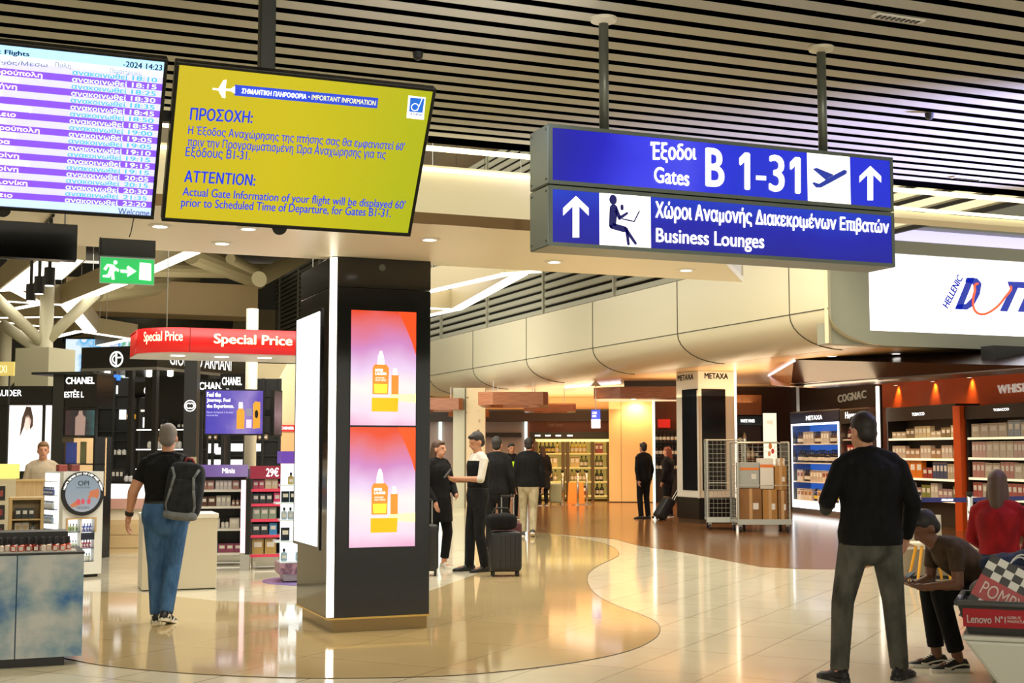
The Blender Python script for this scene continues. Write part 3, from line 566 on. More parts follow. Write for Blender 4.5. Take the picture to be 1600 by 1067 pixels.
nt.links.new(tc.outputs['Object'], mp.inputs[0]); nt.links.new(mp.outputs[0], nz.inputs['Vector']); nt.links.new(nz.outputs[0], rp.inputs[0]); nt.links.new(rp.outputs[0], bs.inputs['Base Color']); bs.inputs['Roughness'].default_value = .3
xs = PY(25, 950, cyf).x - cx1
MB().box(-1.6, 0, .02, .62, .06, .80).build('cabinet', mat('counter_side', '2c5a84', .4), ct)
MB().box(xs + .004, 0, 0, .02, .06, .80).build('front_panel', m_sky, ct, bevel=.002); MB().box(-1.6, xs - .004, 0, .02, .06, .80).build('front_panel', m_sky, ct, bevel=.002)
MB().box(-1.6, -.12, -.0, .55, 0, .06).build('plinth', blackm, ct, label='black recessed plinth'); ct.location.z = 0
MB().box(-1.62, .004, -.012, .64, .80, .815).build('worktop', black, ct)
MB().box(-1.6, -.10, .30, .62, .815, .95).build('riser', blackm, ct); MB().box(-1.6, -.05, .05, .30, .815, .822).build('tray', mat('tray_clear', 'd8d4cc', .2), ct)
bot_b = MB(); bot_b.lathe([(.0165, 0), (.019, .004), (.019, .038), (.008, .046)], n=12, m=0); bot_b.box(-.013, .013, -.021, -.019, .006, .034, 1); bot_b.lathe([(.0085, .046), (.0095, .05), (.0075, .095), (.004, .098)], n=10, m=2)
pols = []
for kind, (cb, nm) in enumerate((('c8402c', 'red'), ('d86850', 'coral'), ('7a1c20', 'dark red'), ('e8d8c8', 'pale'))):
    pols.append((bot_b.mesh('nail_polish', [mat('polish_' + nm.replace(' ', '_'), cb, .15), whitetxt if False else mat('polish_label', 'f0e4d8', .5), blackm]), nm))
k = 0
for row, yy in enumerate((.09, .15, .21)):
    xx = -.78
    while xx < -.10:
        me, nm = pols[(k * 7 + row * 3 + int(xx * 31)) % 4]; o = bpy.data.objects.new('nail_polish', me); COL.objects.link(o); o.location = (cx1 + xx + .01 * row, cyf + yy, .8225)
        tag(o, 'small ' + nm + ' nail polish bottle with black cap on the cloud counter tray', 'nail polish', nm + ' nail polish bottles on the cloud counter'); xx += .052 + (.03 if k % 5 == 4 else 0); k += 1
# ================================================================== PEOPLE
V3 = Vector
def mskin(name, c): return mat('skin_' + name, c, .55)
def cloth(name, c, c2=None, sc=18, rough=.85): return mat('cloth_' + name, c, rough, noise=(c2, sc, .35, .7, (1, 1, .5)) if c2 else None, spec=.2)
shoe_sole = mat('shoe_sole_white', 'dcd8cc', .6)
def ering(c, a, b, ra, rb, n=18): return [c + a * (ra * math.cos(2 * math.pi * k / n)) + b * (rb * math.sin(2 * math.pi * k / n)) for k in range(n)]
class Person:
    def __init__(s, H=1.75, **k):
        s.H = H; q = H / 1.75
        J = dict(pelvis=(0, 0, .93), neck=(0, .015, 1.47), head=(0, -.015, 1.625),
                 shL=(.185, .01, 1.415), elL=(.235, .03, 1.13), wrL=(.25, -.05, .885), shR=(-.185, .01, 1.415), elR=(-.235, .03, 1.13), wrR=(-.25, -.05, .885),
                 hipL=(.088, 0, .91), knL=(.10, -.02, .50), anL=(.105, .03, .085), hipR=(-.088, 0, .91), knR=(-.10, -.02, .50), anR=(-.105, .03, .085),
                 toeL=(.12, -1, 0), toeR=(-.12, -1, 0), hdL=(0, -.25, -1), hdR=(0, -.25, -1), palmL=(-1, 0, 0), palmR=(1, 0, 0))
        J.update(k); s.J = {n: V3(v) * (1 if n[:3] in ('toe', 'hdL', 'hdR', 'pal') else q) for n, v in J.items()}; s.q = q
        s.girth = 1.0; s.belly = 0.0
    def spine(s, side=None):
        J = s.J; p, n = J['pelvis'], J['neck']; up = (n - p).normalized(); lat = (J['shL'] - J['shR']); lat = (lat - up * lat.dot(up)).normalized()
        hl = (J['hipL'] - J['hipR']); hl.z *= .3; hl = hl.normalized(); return p, n, up, lat, hl
    def torso_rings(s, grow=0.0, lo=-.10, hi=1.0, neck=True):
        q = s.q * s.girth; p, n, up, lat, hl = s.spine(); L = (n - p).length; sc = L / .54
        tab = [(-.12, .120, .095), (-.05, .165, .115), (.03, .172, .120), (.12, .155, .108), (.20, .150, .105), (.30, .164, .116), (.40, .178, .122), (.46, .172, .108), (.50, .130, .085), (.54, .066, .064)]
        out = []
        for z, rx, ry in tab:
            if z < lo or z > hi: continue
            t = max(0, min(1, z / .5)); ax = (hl * (1 - t) + lat * t).normalized(); bk = up.cross(ax).normalized()
            b = s.belly if 0 < z < .32 else 0
            c = p + up * (z * sc) - bk * (b * .4 * -1) * 0
            out.append(ering(c - bk * 0, ax, bk, rx * q + grow, (ry + b) * q + grow))
        return out
    def hand(s, mb, w, d, palm, left, curl=.5, k=1.0):
        """palm + five separate fingers; d = along the hand, palm = palmar normal"""
        d = V3(d).normalized(); nz = V3(palm); nz = (nz - d * nz.dot(d)).normalized(); tx = d.cross(nz) * (1 if left else -1)
        q = s.q * k; M = lambda x, y, z: w + (tx * x + d * y + nz * z) * q
        R = Matrix((tx, d, nz)).transposed()
        mb.ell(M(0, .05, 0), (.040 * q, .052 * q, .017 * q), 12, 8, R=R); mb.limb(M(0, -.01, 0), M(0, .03, 0), .027 * q, .027 * q, 10)
        for x, y, l in ((.030, .088, .068), (.010, .096, .076), (-.011, .092, .072), (-.030, .082, .056)):
            a = M(x, y - .012, 0); c1, c2, c3 = curl * .6, curl * 1.5, curl * 2.2; b = a + (d * math.cos(c1) + nz * math.sin(c1)) * l * .5 * q; c = b + (d * math.cos(c2) + nz * math.sin(c2)) * l * .33 * q; e = c + (d * math.cos(c3) + nz * math.sin(c3)) * l * .28 * q
            mb.limb(a, b, .0092 * q, .0086 * q, 8); mb.limb(b, c, .0086 * q, .008 * q, 8); mb.limb(c, e, .008 * q, .007 * q, 8)
        a = M(.034, .026, .004); b = a + (tx * .65 + d * .65 + nz * .35).normalized() * .036 * q; c = b + (tx * .2 + d * .85 + nz * .45).normalized() * .030 * q
        mb.limb(a, b, .012 * q, .0105 * q, 8); mb.limb(b, c, .0105 * q, .008 * q, 8)
    def headR(s, yaw, pitch, roll=0): return Matrix.Rotation(yaw, 3, 'Z') @ Matrix.Rotation(pitch, 3, 'X') @ Matrix.Rotation(roll, 3, 'Y')
    def build(s, name, label, loc, front, skin, hairc, top, pants, shoes, group=None, yaw=0, pitch=0, hair='short', sleeve='long', jacket=False, belt=None, voxel=.010, curl=(.5, .5), shoe_style='plain', top_lo=-.06, hood=False, collar=False, socks=False, bare_ankle=False, topname='jacket', skirt=None):
        J = s.J; q = s.q; g = s.girth
        for d in 'LR': J['sh' + d] = J['sh' + d].lerp(J['neck'], .05) - V3((0, 0, .022)) * q
        rot = math.atan2(front[0], -front[1])
        t = thing(name, label, 'person', loc, rot, group); s.root = t
        R = s.headR(yaw, pitch); hc = J['head']; hp = lambda x, y, z: hc + R @ V3((x, y, z)) * q
        # --- one continuous body
        b = MB(); b.loft(s.torso_rings())
        b.limb(J['neck'] - V3((0, 0, .03)), hc - V3((0, 0, .05)) * q, .060 * q, .054 * q)
        b.ell(hp(0, .012, .025), (.074 * q, .093 * q, .098 * q), 18, 12, R=R); b.ell(hp(0, -.030, -.052), (.056 * q, .060 * q, .062 * q), 14, 9, R=R); b.ell(hp(0, -.060, -.094), (.026 * q, .022 * q, .020 * q), 10, 7, R=R)
        b.cyl(hp(0, -.086, .022), hp(0, -.108, -.022), .009 * q, .017 * q, 8); b.ell(hp(0, -.100, -.024), (.017 * q, .015 * q, .012 * q), 8, 6, R=R)
        b.ell(hp(0, -.083, -.056), (.026 * q, .012 * q, .010 * q), 10, 6, R=R); b.ell(hp(0, -.076, .034), (.050 * q, .018 * q, .014 * q), 10, 6, R=R)
        for d in 'LR': b.limb(J['neck'] + V3((0, 0, -.015)), J['neck'].lerp(J['sh' + d], .72) + V3((0, 0, .012)), .058 * q, .046 * q)
        for e in (-1, 1): b.ell(hp(e * .076, .012, -.008), (.012 * q, .022 * q, .034 * q), 8, 7, R=R)
        for d in 'LR':
            e = 1 if d == 'L' else -1
            b.limb(J['sh' + d], J['el' + d], .052 * q * g, .040 * q * g); b.limb(J['el' + d], J['wr' + d], .042 * q * g, .027 * q)
            s.hand(b, J['wr' + d], J['hd' + d], J['palm' + d], d == 'L', curl[0 if d == 'L' else 1])
            hip, kn, an = J['hip' + d], J['kn' + d], J['an' + d]; b.limb(hip, kn, .085 * q * g, .056 * q); md = kn.lerp(an, .3); b.limb(kn, md, .055 * q, .057 * q); b.limb(md, an, .057 * q, .038 * q)
            td = V3((J['toe' + d].x, J['toe' + d].y, 0)).normalized() * q; b.limb(an - V3((0, 0, .035)) * q, an + td * .13 + V3((0, 0, J['toe' + d].z * .13 - .05 * q)), .034 * q, .03 * q)
        def post(me):
            me.materials.append(mat('eye_dark', '1c1410', .3)); me.materials.append(mat('lip', '8c5048', .5))
            eyes = [hp(-.032, -.083, .010), hp(.032, -.083, .010)]; lips = hp(0, -.094, -.058)
            for p in me.polygons:
                c = p.center
                if any((c - e).length < .0125 * q for e in eyes): p.material_index = 1
                elif abs((R.transposed() @ (c - lips)).x) < .022 * q and abs((R.transposed() @ (c - lips)).z) < .007 * q and (R.transposed() @ (c - hc)).y < -.07 * q: p.material_index = 2
        b.blob('body', skin, t, voxel, 5, post=post)
        # --- trousers
        w = MB(); w.loft(s.torso_rings(.018, -.2, .14)); w.ell(J['pelvis'] - V3((0, 0, .09)) * q, (.135 * q * g, .115 * q * g, .10 * q), 14, 9)
        for d in 'LR':
            hip, kn, an = J['hip' + d], J['kn' + d], J['an' + d]; an2 = an + (kn - an).normalized() * (.06 if bare_ankle else -.015) * q
            w.limb(hip, kn, .098 * q * g, .070 * q * (g * .5 + .5)); w.limb(kn, an2, .070 * q * (g * .5 + .5), .060 * q, round1=False)
            for k in range(3): w.ell(kn.lerp(an2, .72 + .1 * k), (.066 * q, .066 * q, .013), 14, 6)
            w.ell(kn.lerp(hip, .12), (.076 * q, .078 * q, .018), 14, 6)
        w.blob('trousers', pants, t, voxel, 4)
        if belt:
            rg = s.torso_rings(.017, .11, .13); up = s.spine()[2]
            MB().loft([[p - up * .018 for p in rg[0]], [p + up * .018 for p in rg[0]]]).build('belt', belt, t, smooth=True)
        # --- upper garment
        u = MB(); gr = .028 if jacket else .014; u.loft(s.torso_rings(gr, top_lo, .545))
        for d in 'LR':
            sh, el, wr = J['sh' + d], J['el' + d], J['wr' + d]; ra = (.062 if jacket else .056) * q * (g * .6 + .4)
            u.limb(J['neck'] - V3((0, 0, .02)) * q, J['neck'].lerp(sh, .72) + V3((0, 0, .012)) * q, .062 * q + gr, .048 * q + gr); u.ell(sh, ra * 1.04, 14, 9)
            if sleeve == 'short': u.limb(sh, sh.lerp(el, .62), ra, ra * .98, round1=False)
            elif sleeve == 'rolled': u.limb(sh, el, ra, ra * .85); u.limb(el, el.lerp(wr, .15), ra * .85, ra * .8, round1=False)
            elif sleeve == 'long':
                u.limb(sh, el, ra, ra * .86); u.limb(el, wr + (wr - el).normalized() * .01, ra * .86, ra * .62, round1=False)
                for k in range(2): u.ell(el.lerp(wr, .1 + .16 * k), (ra * .92, ra * .92, .014), 12, 6)
        if collar:
            n_ = J['neck']; u.cyl(n_ - V3((0, 0, .05)), n_ + V3((0, .0, .05)) * q, .088 * q, .074 * q, 18)
        if hood: u.ell(J['neck'] + s.spine()[2].cross(s.spine()[3]) * .07 * q - V3((0, 0, .03)), (.12 * q, .07 * q, .085 * q), 14, 9)
        if skirt: u.loft([ering(J['pelvis'] + V3((0, 0, z)), V3((1, 0, 0)), V3((0, 1, 0)), rx * q, ry * q) for z, rx, ry in skirt])
        u.blob(topname, top, t, voxel, 4)
        # --- hair
        if hair:
            h = MB(); h.ell(hp(0, .024, .045), (.082 * q, .094 * q, .094 * q), 18, 11, R=R); h.ell(hp(0, .050, -.01), (.074 * q, .060 * q, .070 * q), 14, 9, R=R)
            h.ell(hp(0, -.045, .088), (.058 * q, .045 * q, .030 * q), 12, 8, R=R)
            if hair == 'long':
                h.limb(hp(0, .055, .0), hp(0, .085, -.17), .075 * q, .060 * q); h.limb(hp(.06, .03, 0), hp(.075, .045, -.16), .03 * q, .026 * q); h.limb(hp(-.06, .03, 0), hp(-.075, .045, -.16), .03 * q, .026 * q)
            if hair == 'bun': h.ell(hp(0, .115, .07), .042 * q, 12, 8)
            h.blob('hair', hairc, t, max(voxel, .010), 3)
        # --- shoes
        for d in 'LR':
            an = J['an' + d]; td = J['toe' + d]; f = V3((td.x, td.y, 0)).normalized(); f = (f + V3((0, 0, td.z))).normalized(); up = V3((0, 0, 1)) - f * f.z; up.normalize(); sd = f.cross(up)
            base = an - up * .085 * q; P = lambda x, y, z: base + (sd * x + f * y + up * z) * q
            out = [(-.034, -.065), (-.040, 0), (-.036, .06), (-.046, .13), (-.040, .185), (-.018, .212), (.012, .212), (.036, .185), (.044, .13), (.034, .06), (.038, 0), (.032, -.065), (0, -.082)]
            upm = MB(); rings = []
            for y, rx, hz in ((-.078, .020, .055), (-.06, .034, .088), (-.01, .038, .100), (.04, .038, .092), (.09, .042, .066), (.14, .044, .052), (.185, .036, .042), (.208, .016, .034)):
                rings.append([P(rx * math.cos(a), y, .018 + (hz - .018) * (max(0, math.sin(a)) ** .8)) for a in (2 * math.pi * k / 14 for k in range(14))])
            upm.loft(rings); so = upm.build('shoe', shoes, t, smooth=True)
            MB().prism([P(x * 1.06, y * 1.03, 0) for x, y in out], up * .026 * q).build('sole', shoe_sole if shoe_style != 'dark' else blackm, so)
            if shoe_style == 'sport':
                MB().tube([P(sg * .043, -.05 + .02 * k, .03 + .03 * math.sin(k)) for sg in (1,) for k in range(8)], .007, 6).build('stripe', shoe_sole, so); MB().tube([P(-.043, -.05 + .02 * k, .03 + .03 * math.sin(k)) for k in range(8)], .007, 6).build('stripe', shoe_sole, so)
            if shoe_style == 'skate':
                for sg in (1, -1): MB().tube([P(sg * .037, -.06, .05), P(sg * .040, -.02, .055), P(sg * .042, .04, .045), P(sg * .045, .09, .030), P(sg * .044, .13, .034)], .0055, 6).build('side_stripe', shoe_sole, so)
                lc = MB()
                for k in range(5): lc.cyl(P(-.022, .045 + .018 * k, .090 - .009 * k), P(.022, .050 + .018 * k, .090 - .009 * k), .005, .005, 6)
                lc.build('laces', shoe_sole, so)
        return t
sk_light = mskin('fair', 'c08a6c'); sk_mid = mskin('tan', 'b07c5c'); sk_dark = mskin('brown', '6b442e')
h_dark = mat('hair_dark', '1c1512', .6); h_brown = mat('hair_brown', '4a3424', .6); h_grey = mat('hair_grey', '6e665e', .6); h_blond = mat('hair_light_brown', '7a5a38', .6)
denim = cloth('blue_denim', '466a94', '2c4c72', 14); gjean = cloth('grey_denim', '58574f', '33332f', 9); blk = cloth('black', '0b0b0c', '141416', 25); char = cloth('charcoal', '1c1d20', '101012', 20); navy = cloth('navy', '1a2436', '121a28', 20); beigep = cloth('beige', 'a89c80', '8c8268', 16); wsh = cloth('white_shirt', 'cfc9bc', 'b8b2a4', 14); redc = cloth('red', '8c1418', '6c0e12', 14); blkskin = blk
def away(dx=0.0): return (FH.x + RT.x * dx, FH.y + RT.y * dx)
def gp(px, py): p = PZ(px, py); return (p.x, p.y, 0)
def turn(deg):  # heading: 0 = towards the viewer, 90 = to the picture's right, 180 = away
    a = math.radians(deg); v = -FH * math.cos(a) + RT * math.sin(a); return (v.x, v.y)
# 1 man walking away with a backpack over the right shoulder
P = Person(1.80, pelvis=(0, 0, .93), neck=(0, -.01, 1.47), head=(0, -.03, 1.625), shL=(.195, .0, 1.415), elL=(.285, .04, 1.15), wrL=(.335, -.03, .92), hdL=(.15, -.2, -1), palmL=(-1, .2, 0),
           shR=(-.195, .0, 1.415), elR=(-.27, .10, 1.16), wrR=(-.20, -.12, 1.02), hdR=(.4, -.8, .2), hipL=(.09, 0, .91), knL=(.085, -.03, .50), anL=(.06, .02, .085), toeL=(.15, -1, 0),
           hipR=(-.09, 0, .91), knR=(-.07, .01, .50), anR=(-.055, .19, .115), toeR=(-.25, -1, -.22))
P.girth = 1.18
w1 = P.build('person', 'man walking away in black t-shirt and blue jeans with a grey backpack', gp(256, 972), turn(184), sk_light, h_grey, blk, denim, mat('trainer_black', '1a1a1c', .5), sleeve='short', belt=mat('belt_black', '121212', .4), voxel=.008, shoe_style='sport', topname='t_shirt', top_lo=.03, pitch=.05)
wr = P.J['wrL']; el_ = P.J['elL']; MB().cyl(wr.lerp(el_, .10), wr.lerp(el_, .25), .039, .041, 16).build('wrist_watch', blackm, w1)
bpk = thing('backpack', 'dark grey backpack with lighter trim hanging from the walking man\'s right shoulder', 'backpack', (0, 0, 0))
bpk.location = w1.location; bpk.rotation_euler = (0, 0, w1.rotation_euler.z)
def rbox(mb, c, r, R=None, e=.35, n=20, k=12):
    """superellipsoid"""
    c = V3(c); R = R or Matrix.Identity(3); sg = lambda v, p: math.copysign(abs(v) ** p, v); rings = []
    for i in range(k + 1):
        t = -math.pi / 2 + math.pi * i / k; t = max(-1.55, min(1.55, t)); rings.append([c + R @ V3((r[0] * sg(math.cos(t), e) * sg(math.cos(a), e), r[1] * sg(math.cos(t), e) * sg(math.sin(a), e), r[2] * sg(math.sin(t), e))) for a in (2 * math.pi * j / n for j in range(n))])
    return mb.loft(rings)
Rb = Matrix.Rotation(math.radians(-6), 3, 'Y') @ Matrix.Rotation(math.radians(6), 3, 'X'); bc = V3((-.21, .27, 1.20))
bk_d = cloth('backpack_dark', '24272a', '17191b', 30); bk_g = cloth('backpack_grey', '6c7174', '5c6164', 20)
rbox(MB(), bc, (.165, .105, .255), Rb, .45).build('main_bag', bk_d, bpk, smooth=True); rbox(MB(), bc + Rb @ V3((.0, .10, -.06)), (.125, .045, .155), Rb, .5).build('front_pocket', bk_d, bpk, smooth=True)
for sx in (-1, 1): MB().tube([bc + Rb @ V3((sx * .12, .105, .19)), bc + Rb @ V3((sx * .085, .135, .11)), bc + Rb @ V3((sx * .10, .14, .0)), bc + Rb @ V3((sx * .125, .12, -.14)), bc + Rb @ V3((sx * .11, .09, -.21))], .013, 8).build('piping', bk_g, bpk, smooth=True)
rbox(MB(), bc + Rb @ V3((0, .05, -.225)), (.15, .085, .045), Rb, .6).build('base_panel', bk_g, bpk, smooth=True)
MB().tube([bc + Rb @ V3((.10, -.09, .22)), V3((-.15, .10, 1.50)), V3((-.145, -.02, 1.51)), V3((-.14, -.125, 1.38)), V3((-.16, -.13, 1.22)), V3((-.20, .0, 1.08)), bc + Rb @ V3((.04, -.10, -.2))], .018, 8).build('strap', bk_d, bpk, smooth=True)
MB().tube([bc + Rb @ V3((.04, -.02, .25)), bc + Rb @ V3((.02, 0, .29)), bc + Rb @ V3((-.03, 0, .29)), bc + Rb @ V3((-.05, -.02, .25))], .008, 8).build('carry_loop', mat('loop_red', '9c2028', .6), bpk, smooth=True)
MB().tube([bc + Rb @ V3((.10, -.10, .20)), bc + Rb @ V3((.14, -.12, 0)), bc + Rb @ V3((.12, -.10, -.22))], .016, 8).build('strap', bk_d, bpk, smooth=True)
# 2 man in black jacket, from behind, at the right
P = Person(1.82, neck=(.0, .0, 1.47), head=(.03, -.03, 1.62), shL=(.205, .02, 1.40), elL=(.30, .05, 1.17), wrL=(.235, -.20, 1.10), hdL=(-.3, -1, .0), palmL=(0, 0, 1), shR=(-.205, .02, 1.40), elR=(-.275, .05, 1.15), wrR=(-.29, -.12, .93), hdR=(0, -.5, -1),
           hipL=(.10, 0, .91), knL=(.185, -.03, .51), anL=(.235, .03, .085), hipR=(-.10, 0, .91), knR=(-.155, -.03, .51), anR=(-.185, -.03, .085), toeL=(.35, -1, 0), toeR=(-.5, -.55, 0))
P.girth = 1.12
pr = PZ(1365, 1063); w2 = P.build('person', 'man standing with legs apart in black jacket and grey jeans, seen from behind', (pr.x, pr.y, 0), turn(184), sk_light, h_dark, blk, gjean, mat('boot_black', '0e0e0f', .6), jacket=True, collar=True, voxel=.008, yaw=.35, pitch=.10, shoe_style='dark', top_lo=-.05)
# 3 seated person with a phone
P = Person(1.74, pelvis=(0, .02, .56), neck=(0, -.40, .90), head=(0, -.50, 1.005), shL=(.185, -.36, .88), elL=(.20, -.36, .62), wrL=(.07, -.56, .59), hdL=(-.35, -1, .15), palmL=(0, .1, 1), shR=(-.185, -.36, .88), elR=(-.20, -.38, .62), wrR=(-.05, -.57, .60), hdR=(.25, -1, .15), palmR=(0, .1, 1),
           hipL=(.09, -.01, .54), knL=(.10, -.45, .545), anL=(.11, -.33, .085), hipR=(-.09, -.01, .54), knR=(-.12, -.43, .54), anR=(-.10, -.39, .085), toeL=(.05, -1, 0), toeR=(-.1, -1, 0))
ps = PZ(1512, 1044) ; fs_ = turn(-82)
w3 = P.build('person', 'person seated on the white bench bending over a phone, black trousers and checkerless skate shoes', (ps.x + .19, ps.y - .06, 0), fs_, sk_dark, h_dark, cloth('brown_top', '4a3a2c', '3a2c20', 18), blk, mat('skate_black', '141416', .6), sleeve='short', voxel=.008, curl=(.7, .5), pitch=.65, shoe_style='skate', bare_ankle=True, topname='t_shirt', top_lo=-.04)
w3['label'] = 'person seated on the white bench bending over a phone, black trousers and black skate shoes'
M3 = Matrix.Translation(w3.location) @ Matrix.Rotation(w3.rotation_euler.z, 4, 'Z'); ph = M3 @ V3((.0, -.66, .645))
pt = thing('phone', 'dark phone held by the person seated on the white bench', 'phone', ph, w3.rotation_euler.z); pm = MB(Matrix.Rotation(math.radians(35), 4, 'X')); pm.box(-.037, .037, -.075, .075, -.005, .004); pm.build('case', blackm, pt, bevel=.003); pm = MB(Matrix.Rotation(math.radians(35), 4, 'X')); pm.box(-.033, .033, -.07, .07, .004, .0048); pm.build('glass', mat('phone_glass', '2a3440', .1, 0, .3, '8090a0', sample=False), pt)
# 4 person in red further along the bench
P = Person(1.70, pelvis=(0, 0, .62), neck=(0, .02, 1.16), head=(0, -.02, 1.31), shL=(.185, .01, 1.11), elL=(.24, -.04, .86), wrL=(.17, -.24, .76), hdL=(-.3, -1, 0), shR=(-.185, .01, 1.11), elR=(-.24, -.04, .86), wrR=(-.16, -.25, .76), hdR=(.3, -1, 0), hipL=(.09, -.02, .60), knL=(.12, -.42, .58), anL=(.12, -.40, .085), hipR=(-.09, -.02, .60), knR=(-.12, -.42, .58), anR=(-.12, -.40, .085))
pq = PD(1563, 900, 11.0)
w4 = P.build('person', 'person in a red top seated behind the checkered bag at the right edge', (pq.x, pq.y, 0), turn(150), sk_mid, h_brown, redc, navy, mat('shoe_brown', '3a2a20', .6), voxel=.010, topname='sweater', top_lo=-.08, hair='long')
# 5 group by the suitcases, behind the pillar
P = Person(1.70, elL=(.23, -.06, 1.12), wrL=(.12, -.22, 1.00), hdL=(-.5, -.8, 0), elR=(-.24, .0, 1.12), wrR=(-.20, -.14, .92), knL=(.11, -.08, .50), anL=(.10, -.02, .085), knR=(-.06, .02, .50), anR=(-.02, .20, .10), toeL=(-.3, -1, 0))
w5 = P.build('person', 'woman in black coat and trousers standing half behind the black pillar', gp(684, 889), turn(50), sk_light, h_brown, blk, blk, mat('shoe_white', 'cfc8b8', .6), jacket=True, hair='long', bare_ankle=True, top_lo=-.18 if False else -.06, skirt=((.05, .20, .15), (-.12, .22, .17), (-.28, .23, .18)), topname='coat', yaw=.2)
P = Person(1.80, elL=(.24, -.06, 1.16), wrL=(.05, -.30, 1.17), hdL=(-.5, -.9, .1), palmL=(0, 0, 1), elR=(-.24, -.02, 1.15), wrR=(-.06, -.27, 1.14), hdR=(.4, -.9, .1), palmR=(0, 0, 1), anL=(.10, .06, .085), anR=(-.12, -.06, .085), knR=(-.11, -.05, .50))
w6 = P.build('person', 'man in white shirt and black vest reading his phone beside the black suitcase', gp(746, 893), turn(-65), sk_mid, h_dark, wsh, char, mat('shoe_black', '101010', .4), sleeve='rolled', belt=blackm, shoe_style='dark', topname='shirt', top_lo=.02, pitch=.35)
vs = MB(); vs.loft([r for r in P.torso_rings(.024, .05, .47)]); vs.blob('vest', blk, w6, .010, 3)
ph = Matrix.Translation(w6.location) @ Matrix.Rotation(w6.rotation_euler.z, 4, 'Z') @ V3((0, -.42, 1.27)); pt = thing('phone', 'black phone in the hands of the man in white shirt', 'phone', ph, w6.rotation_euler.z); pm = MB(Matrix.Rotation(math.radians(50), 4, 'X')); pm.box(-.036, .036, -.074, .074, -.005, .005); pm.build('case', blackm, pt, bevel=.003)
P = Person(1.78); w7 = P.build('person', 'person in black jacket standing behind the black suitcase, facing away', gp(776, 862), turn(170), sk_mid, h_dark, blk, blk, mat('shoe_black', '101010'), jacket=True, shoe_style='dark')
P = Person(1.80, knL=(.10, -.10, .50), anL=(.10, -.04, .085), knR=(-.09, .04, .50), anR=(-.09, .22, .12), toeR=(0, -1, -.4)); P.girth = 1.12
w8 = P.build('person', 'person in black jacket and beige trousers walking away beyond the suitcases', gp(826, 838), turn(175), sk_mid, h_dark, blk, beigep, mat('shoe_grey', '3a3c44', .6), jacket=True)
P = Person(1.74); w9 = P.build('person', 'worker in a yellow-green safety vest standing beyond the maroon suitcase', gp(799, 812), turn(20), sk_mid, h_dark, blk, blk, mat('shoe_black', '101010'), jacket=True, voxel=.013)
vs = MB(); vs.loft(P.torso_rings(.036, .0, .44)); vs.blob('safety_vest', mat('hi_vis', 'b8e020', .5, 0, .35, 'a8e010', sample=False), w9, .013, 3)
P = Person(1.70); w10 = P.build('person', 'person in long dark coat with shoulder bag near the lit bottle shelf', gp(848, 790), turn(200), sk_mid, h_brown, char, blk, mat('shoe_black', '101010'), jacket=True, hair='long', voxel=.015, skirt=((.05, .21, .16), (-.2, .23, .18), (-.42, .24, .19)), topname='coat')
# 6 travellers by the white brand pillar
P = Person(1.76, elL=(.24, .05, 1.13), wrL=(.24, .10, .88), hdL=(0, .2, -1)); w11 = P.build('person', 'person in black clothes pulling a small trolley case by the beige wall', gp(1006, 811), turn(215), sk_mid, h_dark, blk, blk, mat('shoe_black', '101010'), jacket=True, voxel=.013, shoe_style='dark')
P = Person(1.66); w12 = P.build('person', 'woman in black with reddish hair half hidden by the white brand pillar', gp(1044, 808), turn(-120), sk_light, mat('hair_red', '7a3c24', .6), char, char, mat('shoe_black', '101010'), jacket=True, hair='long', voxel=.014)
# 7 shop assistant at the left
P = Person(1.68); w13 = P.build('person', 'shop assistant in a pale top standing behind the nail polish displays', (PD(66, 760, 17.9).x, PD(66, 760, 17.9).y, 0), turn(20), sk_light, h_blond, cloth('pale_top', 'b8a890', 'a89880', 12), beigep, mat('shoe_white', 'cfc8b8'), hair='bun', voxel=.012)
# ================================================================== LUGGAGE
def suitcase(label, loc, rot, w, d, h, m, ribs=5, handle=.42, tilt=0.0, m2=None, wheels=True, name='suitcase'):
    t = thing(name, label, 'suitcase', loc, rot); t.rotation_euler = (tilt, 0, rot); zb = .06
    sh = MB(); rbox(sh, (0, 0, zb + h / 2), (w / 2, d / 2, h / 2), None, .22, 28, 14); sh.build('shell', m, t, smooth=True)
    rb = MB()
    for k in range(ribs): x = (k - (ribs - 1) / 2) * w * .8 / ribs; rb.box(x - .012, x + .012, -d / 2 - .006, d / 2 + .006, zb + h * .1, zb + h * .9)
    rb.build('ribs', m, t, bevel=.004); MB().box(-w / 2 - .003, w / 2 + .003, -.008, .008, zb + .03, zb + h - .03).build('zip', blackm, t)
    if handle:
        hd = MB(); hd.tube([(-w * .22, d * .3, zb + h - .02), (-w * .22, d * .3, zb + h + handle), (w * .22, d * .3, zb + h + handle), (w * .22, d * .3, zb + h - .02)], .009, 8); hd.build('pull_handle', steel, t); MB().box(-w * .24, w * .24, d * .3 - .014, d * .3 + .014, zb + h + handle - .012, zb + h + handle + .016).build('grip', blackm, t, bevel=.004)
    for sx in (-1, 1):
        for sy_ in (-1, 1): MB().cyl((sx * w * .38 - .012, sy_ * d * .33, .028), (sx * w * .38 + .012, sy_ * d * .33, .028), .028, .028, 14).cyl((sx * w * .38, sy_ * d * .33, .03), (sx * w * .38, sy_ * d * .33, zb + .03), .012, .012, 8).build('wheel', blackm, t)
    return t
m_bs = mat('case_black', '121212', .45); m_mr = mat('case_maroon', '4a1620', .5)
s1 = suitcase('black ribbed cabin suitcase with a black bag on top, centre of the floor', gp(789, 900), -YAW + .15, .40, .26, .50, m_bs, handle=.0)
